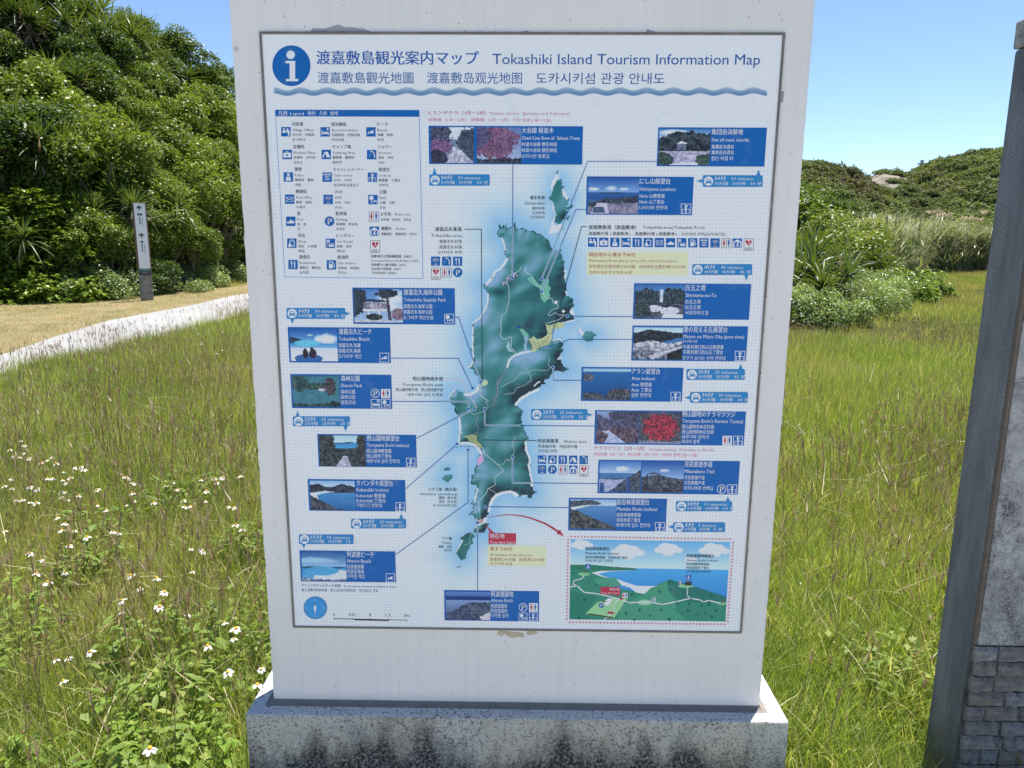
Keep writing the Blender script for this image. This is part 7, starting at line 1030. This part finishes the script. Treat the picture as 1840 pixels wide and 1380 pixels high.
# ================================================================== STONE MONUMENT (right)
mon = empty('stone_monument', (1.161, 0.095, 0)); tag(mon, 'dark painted stone wall with pitted slab and split-stone courses, cut off by the right edge', 'monument wall')
def local(me, dx=-1.161, dy=-0.095): me.transform(Matrix.Translation((dx, dy, 0))); return me
m, nt, b = newmat('gritty dark grey coating'); O = objco(nt); mp = N(nt, 'ShaderNodeMapping'); mp.inputs['Scale'].default_value = (1, 5, 1.0); nt.links.new(O, mp.inputs[0])
c1 = ramp(nt, noise(nt, 4, 5, 0.6, mp.outputs[0]), [(0.3, (0.085, 0.092, 0.11)), (0.6, (0.16, 0.17, 0.19)), (0.8, (0.22, 0.225, 0.24))]); gr = ramp(nt, noise(nt, 230, 3, 0.9, O), [(0.45, (0, 0, 0)), (0.62, (1, 1, 1))])
c1 = mixc(nt, mathn(nt, 'MULTIPLY', gr, ramp(nt, noise(nt, 3, 3, 0.5, mp.outputs[0]), [(0.4, (0.1, 0.1, 0.1)), (0.6, (0.55, 0.55, 0.55))])), c1, (0.5, 0.5, 0.52)); sep = N(nt, 'ShaderNodeSeparateXYZ'); nt.links.new(O, sep.inputs[0])
c1 = mixc(nt, mathn(nt, 'MULTIPLY', ramp(nt, mathn(nt, 'ADD', mathn(nt, 'MULTIPLY', sep.outputs[2], 1.6), noise(nt, 9, 4, 0.6, O)), [(0.65, (1, 1, 1)), (0.95, (0, 0, 0))]), 0.7), c1, (0.05, 0.042, 0.035))
nt.links.new(c1, b.inputs['Base Color']); b.inputs['Roughness'].default_value = 0.6; b.inputs['Specular IOR Level'].default_value = 0.5; bump(nt, b, noise(nt, 230, 3, 0.8, O), 0.9, 0.003); M_dark = m
def lichen(name, base0, base1, dark, sc=14, th=0.5):
    m, nt, b = newmat(name); O = objco(nt); c = ramp(nt, noise(nt, sc, 6, 0.7, O), [(0.35, base0), (0.65, base1)]); c = mixc(nt, mathn(nt, 'MULTIPLY', ramp(nt, noise(nt, sc*0.45, 10, 0.74, objco(nt), 0.3), [(th-0.01, (0, 0, 0)), (th+0.10, (1, 1, 1))]), ramp(nt, noise(nt, 240, 4, 0.8, O), [(0.4, (0.1, 0.1, 0.1)), (0.56, (1, 1, 1))])), c, dark)
    c = mixc(nt, mathn(nt, 'MULTIPLY', ramp(nt, noise(nt, 170, 3, 0.85, O), [(0.54, (0, 0, 0)), (0.60, (1, 1, 1))]), ramp(nt, noise(nt, 6, 3, 0.5, O), [(0.35, (0.15, 0.15, 0.15)), (0.65, (0.85, 0.85, 0.85))])), c, dark)
    nt.links.new(c, b.inputs['Base Color']); b.inputs['Roughness'].default_value = 0.95; bump(nt, b, noise(nt, 110, 6, 0.8, O), 0.9, 0.006); return m
M_lich = lichen('lichen stained concrete', (0.40, 0.39, 0.39), (0.62, 0.61, 0.60), (0.05, 0.05, 0.053), 11, 0.475); M_brick = [lichen('split stone %s' % n, a, c, (0.035, 0.034, 0.034), 22, t) for n, a, c, t in (('grey', (0.18, 0.165, 0.155), (0.38, 0.355, 0.34), 0.48), ('buff', (0.19, 0.165, 0.145), (0.38, 0.34, 0.305), 0.50), ('pale', (0.20, 0.19, 0.185), (0.50, 0.49, 0.48), 0.47))]
def wedge(x0, x1, z0, z1, y0, y1): mb = MB(); mb.box(x0, x1, y0, y1, z0, z1); return mb
link('end_wall', local(wedge(1.161, 2.62, -0.1, 1.972, 0.104, 0.235).mesh('end_wall', 0.007)), M_dark, mon)
bm = bmesh.new(); bmesh.ops.create_grid(bm, x_segments=60, y_segments=10, size=0.5); me = bpy.data.meshes.new('capstone'); bm.free()
link('capstone', local(wedge(1.158, 2.62, 1.974, 2.036, 0.098, 0.238).mesh('capstone', 0.004)), M_lich, mon)
link('face_slab', local(wedge(1.172, 2.62, 0.526, 1.970, 0.090, 0.102).mesh('face_slab', 0.002)), M_lich, mon)
link('sealant_strip', local(wedge(1.1625, 1.1712, 0.526, 1.970, 0.0915, 0.1035).mesh('sealant_strip', 0.002)), simple('brown sealant', (0.15, 0.12, 0.095), 0.7, var=0.15, vscale=40), mon)
link('mortar_bed', local(wedge(1.163, 2.62, -0.1, 0.5235, 0.1005, 0.1035).mesh('mortar_bed')), lichen('dark mortar', (0.10, 0.095, 0.09), (0.2, 0.19, 0.18), (0.03, 0.03, 0.03), 20, 0.5), mon)
def brick_mesh(w, h, seed):
    g = np.random.default_rng(seed); nx_, nz_ = 7, 5; v = []; fc = []
    for j in range(nz_+1):
        for i in range(nx_+1):
            ed = i in (0, nx_) or j in (0, nz_); v.append((w*i/nx_+(0 if i in (0, nx_) else g.normal()*0.0012)+(g.normal()*0.0007), 0.004 if ed else -0.001-abs(g.normal())*0.0045, h*j/nz_+g.normal()*0.0011))
    for j in range(nz_):
        for i in range(nx_): a = j*(nx_+1)+i; fc.append((a, a+1, a+nx_+2, a+nx_+1))
    n0 = len(v); per = [i for i in range(nx_+1)]+[(nx_+1)*(j+1)+nx_ for j in range(nz_)]+[(nx_+1)*nz_+i for i in reversed(range(nx_))]+[(nx_+1)*j for j in reversed(range(1, nz_))]
    for p in per: v.append((v[p][0], 0.016, v[p][2]))
    k = len(per)
    for i in range(k): j = (i+1) % k; fc.append((per[i], n0+i, n0+j, per[j]))
    me = bpy.data.meshes.new('brick'); me.from_pydata(v, [], fc); me.update(); return me
BM = {}
z = 0.5225; row = 0
while z > -0.02:
    h = 0.0400; z -= h+0.0024; x = 1.168+(0.004 if row % 2 else 0); lim = 2.0 if z > 0.12 else 1.75
    while x < lim:
        w = R.choice((0.045, 0.058, 0.072, 0.088, 0.104)); key = (w, R.randrange(3))
        if key not in BM: BM[key] = brick_mesh(w, h, len(BM)+3)
        src = BM[key]; mt = R.choice(M_brick); kk = (key, mt.name)
        if kk not in BM: me = src.copy(); me.materials.append(mt); BM[kk] = me
        o = link('brick', BM[kk], parent=mon, loc=(x-1.161, 0.088-0.095+R.uniform(-0.002, 0.0015), z)); x += w+0.0025
    row += 1
# ================================================================== SIGNPOST (left, by the path)
p = hit(266, 541); z0 = float(Hg(p[0], p[1])); dist = math.hypot(p[0]-CAM[0], p[1]-CAM[1]); ppm = 1300/float(np.dot(p-CAM, Fv)); Hs = 172/ppm*1.0; Ws = 21.5/ppm
sg = empty('signpost', (p[0], p[1], z0), -math.atan2(p[0]-CAM[0], p[1]-CAM[1])+radians(12)); tag(sg, 'slim white direction signpost with black arrows on a stone foot beside the path', 'signpost')
M_wood = simple('brown post side', (0.20, 0.13, 0.11), 0.7, var=0.3, vscale=12); M_foot = lichen('mossy stone foot', (0.18, 0.16, 0.14), (0.33, 0.31, 0.28), (0.06, 0.055, 0.05), 9, 0.5)
zt, zf, zb1, zb2 = Hs, Hs*0.27, Hs*0.31, Hs*0.335; T_ = 0.11; hw = Ws/2
def bx(nm, x0, x1, y0, y1, a, c, mt, bv=0.0): mb = MB(); mb.box(x0, x1, y0, y1, a, c); return link(nm, mb.mesh(nm, bv), mt, sg)
bx('post_body', -hw, hw, 0.0, T_, zf, zt, M_wood, 0.006); bx('stone_foot', -hw*0.92, hw*0.92, 0.004, T_-0.004, -0.15, zf-0.004, M_foot, 0.008)
plate = bx('sign_plate', -hw*0.86, hw*0.80, -0.006, -0.001, zb2, zt-0.02, simple('white sign plate', (0.72, 0.73, 0.74), 0.5)); bx('green_band', -hw*0.9, hw*0.86, -0.006, -0.001, zb1, zb2-0.004, simple('green sign band', (0.02, 0.15, 0.12), 0.5)); bx('dark_band', -hw*0.9, hw*0.86, -0.006, -0.001, zf, zb1-0.004, simple('dark sign band', (0.05, 0.05, 0.06), 0.5))
M_blk = simple('black sign print', (0.06, 0.065, 0.065), 0.5); mb = MB(); Z = lambda t: zt-0.02-(zt-0.02-zb2)*t
for t, k in ((0.03, 2), (0.45, 1)):
    cx_ = -0.1*hw; a = Z(t); mb.prism([(cx_-0.014, a-0.10), (cx_+0.014, a-0.10), (cx_+0.014, a-0.02), (cx_-0.014, a-0.02)], -0.0085, -0.0065)
    for sgn in (-1, 1): mb.prism([(cx_, a), (cx_, a-0.032), (cx_+sgn*0.05, a-0.068), (cx_+sgn*0.05, a-0.040)], -0.0085, -0.0065)
    for j in range(k): mb.prism([(cx_-0.045+j*0.05+0.02*(k == 1), a-0.16), (cx_-0.002+j*0.05+0.02*(k == 1), a-0.16), (cx_-0.002+j*0.05+0.02*(k == 1), a-0.205), (cx_-0.045+j*0.05+0.02*(k == 1), a-0.205)], -0.0085, -0.0065)
    for j in range(5): zz = a-0.235-j*0.03; mb.prism([(cx_-0.02, zz), (cx_+0.008, zz), (cx_+0.008, zz-0.018), (cx_-0.02, zz-0.018)], -0.0085, -0.0065)
    for j in range(11): zz = a-0.235-j*0.017; mb.prism([(cx_+0.035, zz), (cx_+0.047, zz), (cx_+0.047, zz-0.009), (cx_+0.035, zz-0.009)], -0.0085, -0.0065)
o = link('sign_print', mb.mesh('sign_print'), M_blk, plate); o['label'] = 'two black upward arrows over small pictograms and lettering'
mb = MB()
for j in range(6): mb.prism([(-0.07+j*0.024, zb1+0.018), (-0.055+j*0.024, zb1+0.018), (-0.055+j*0.024, zb1+0.03), (-0.07+j*0.024, zb1+0.03)], -0.0085, -0.0065); mb.prism([(-0.06+j*0.02, zf+0.05), (-0.05+j*0.02, zf+0.05), (-0.05+j*0.02, zf+0.06), (-0.06+j*0.02, zf+0.06)], -0.0085, -0.0065)
link('band_print', mb.mesh('band_print'), simple('pale band print', (0.5, 0.55, 0.55), 0.5), sg)
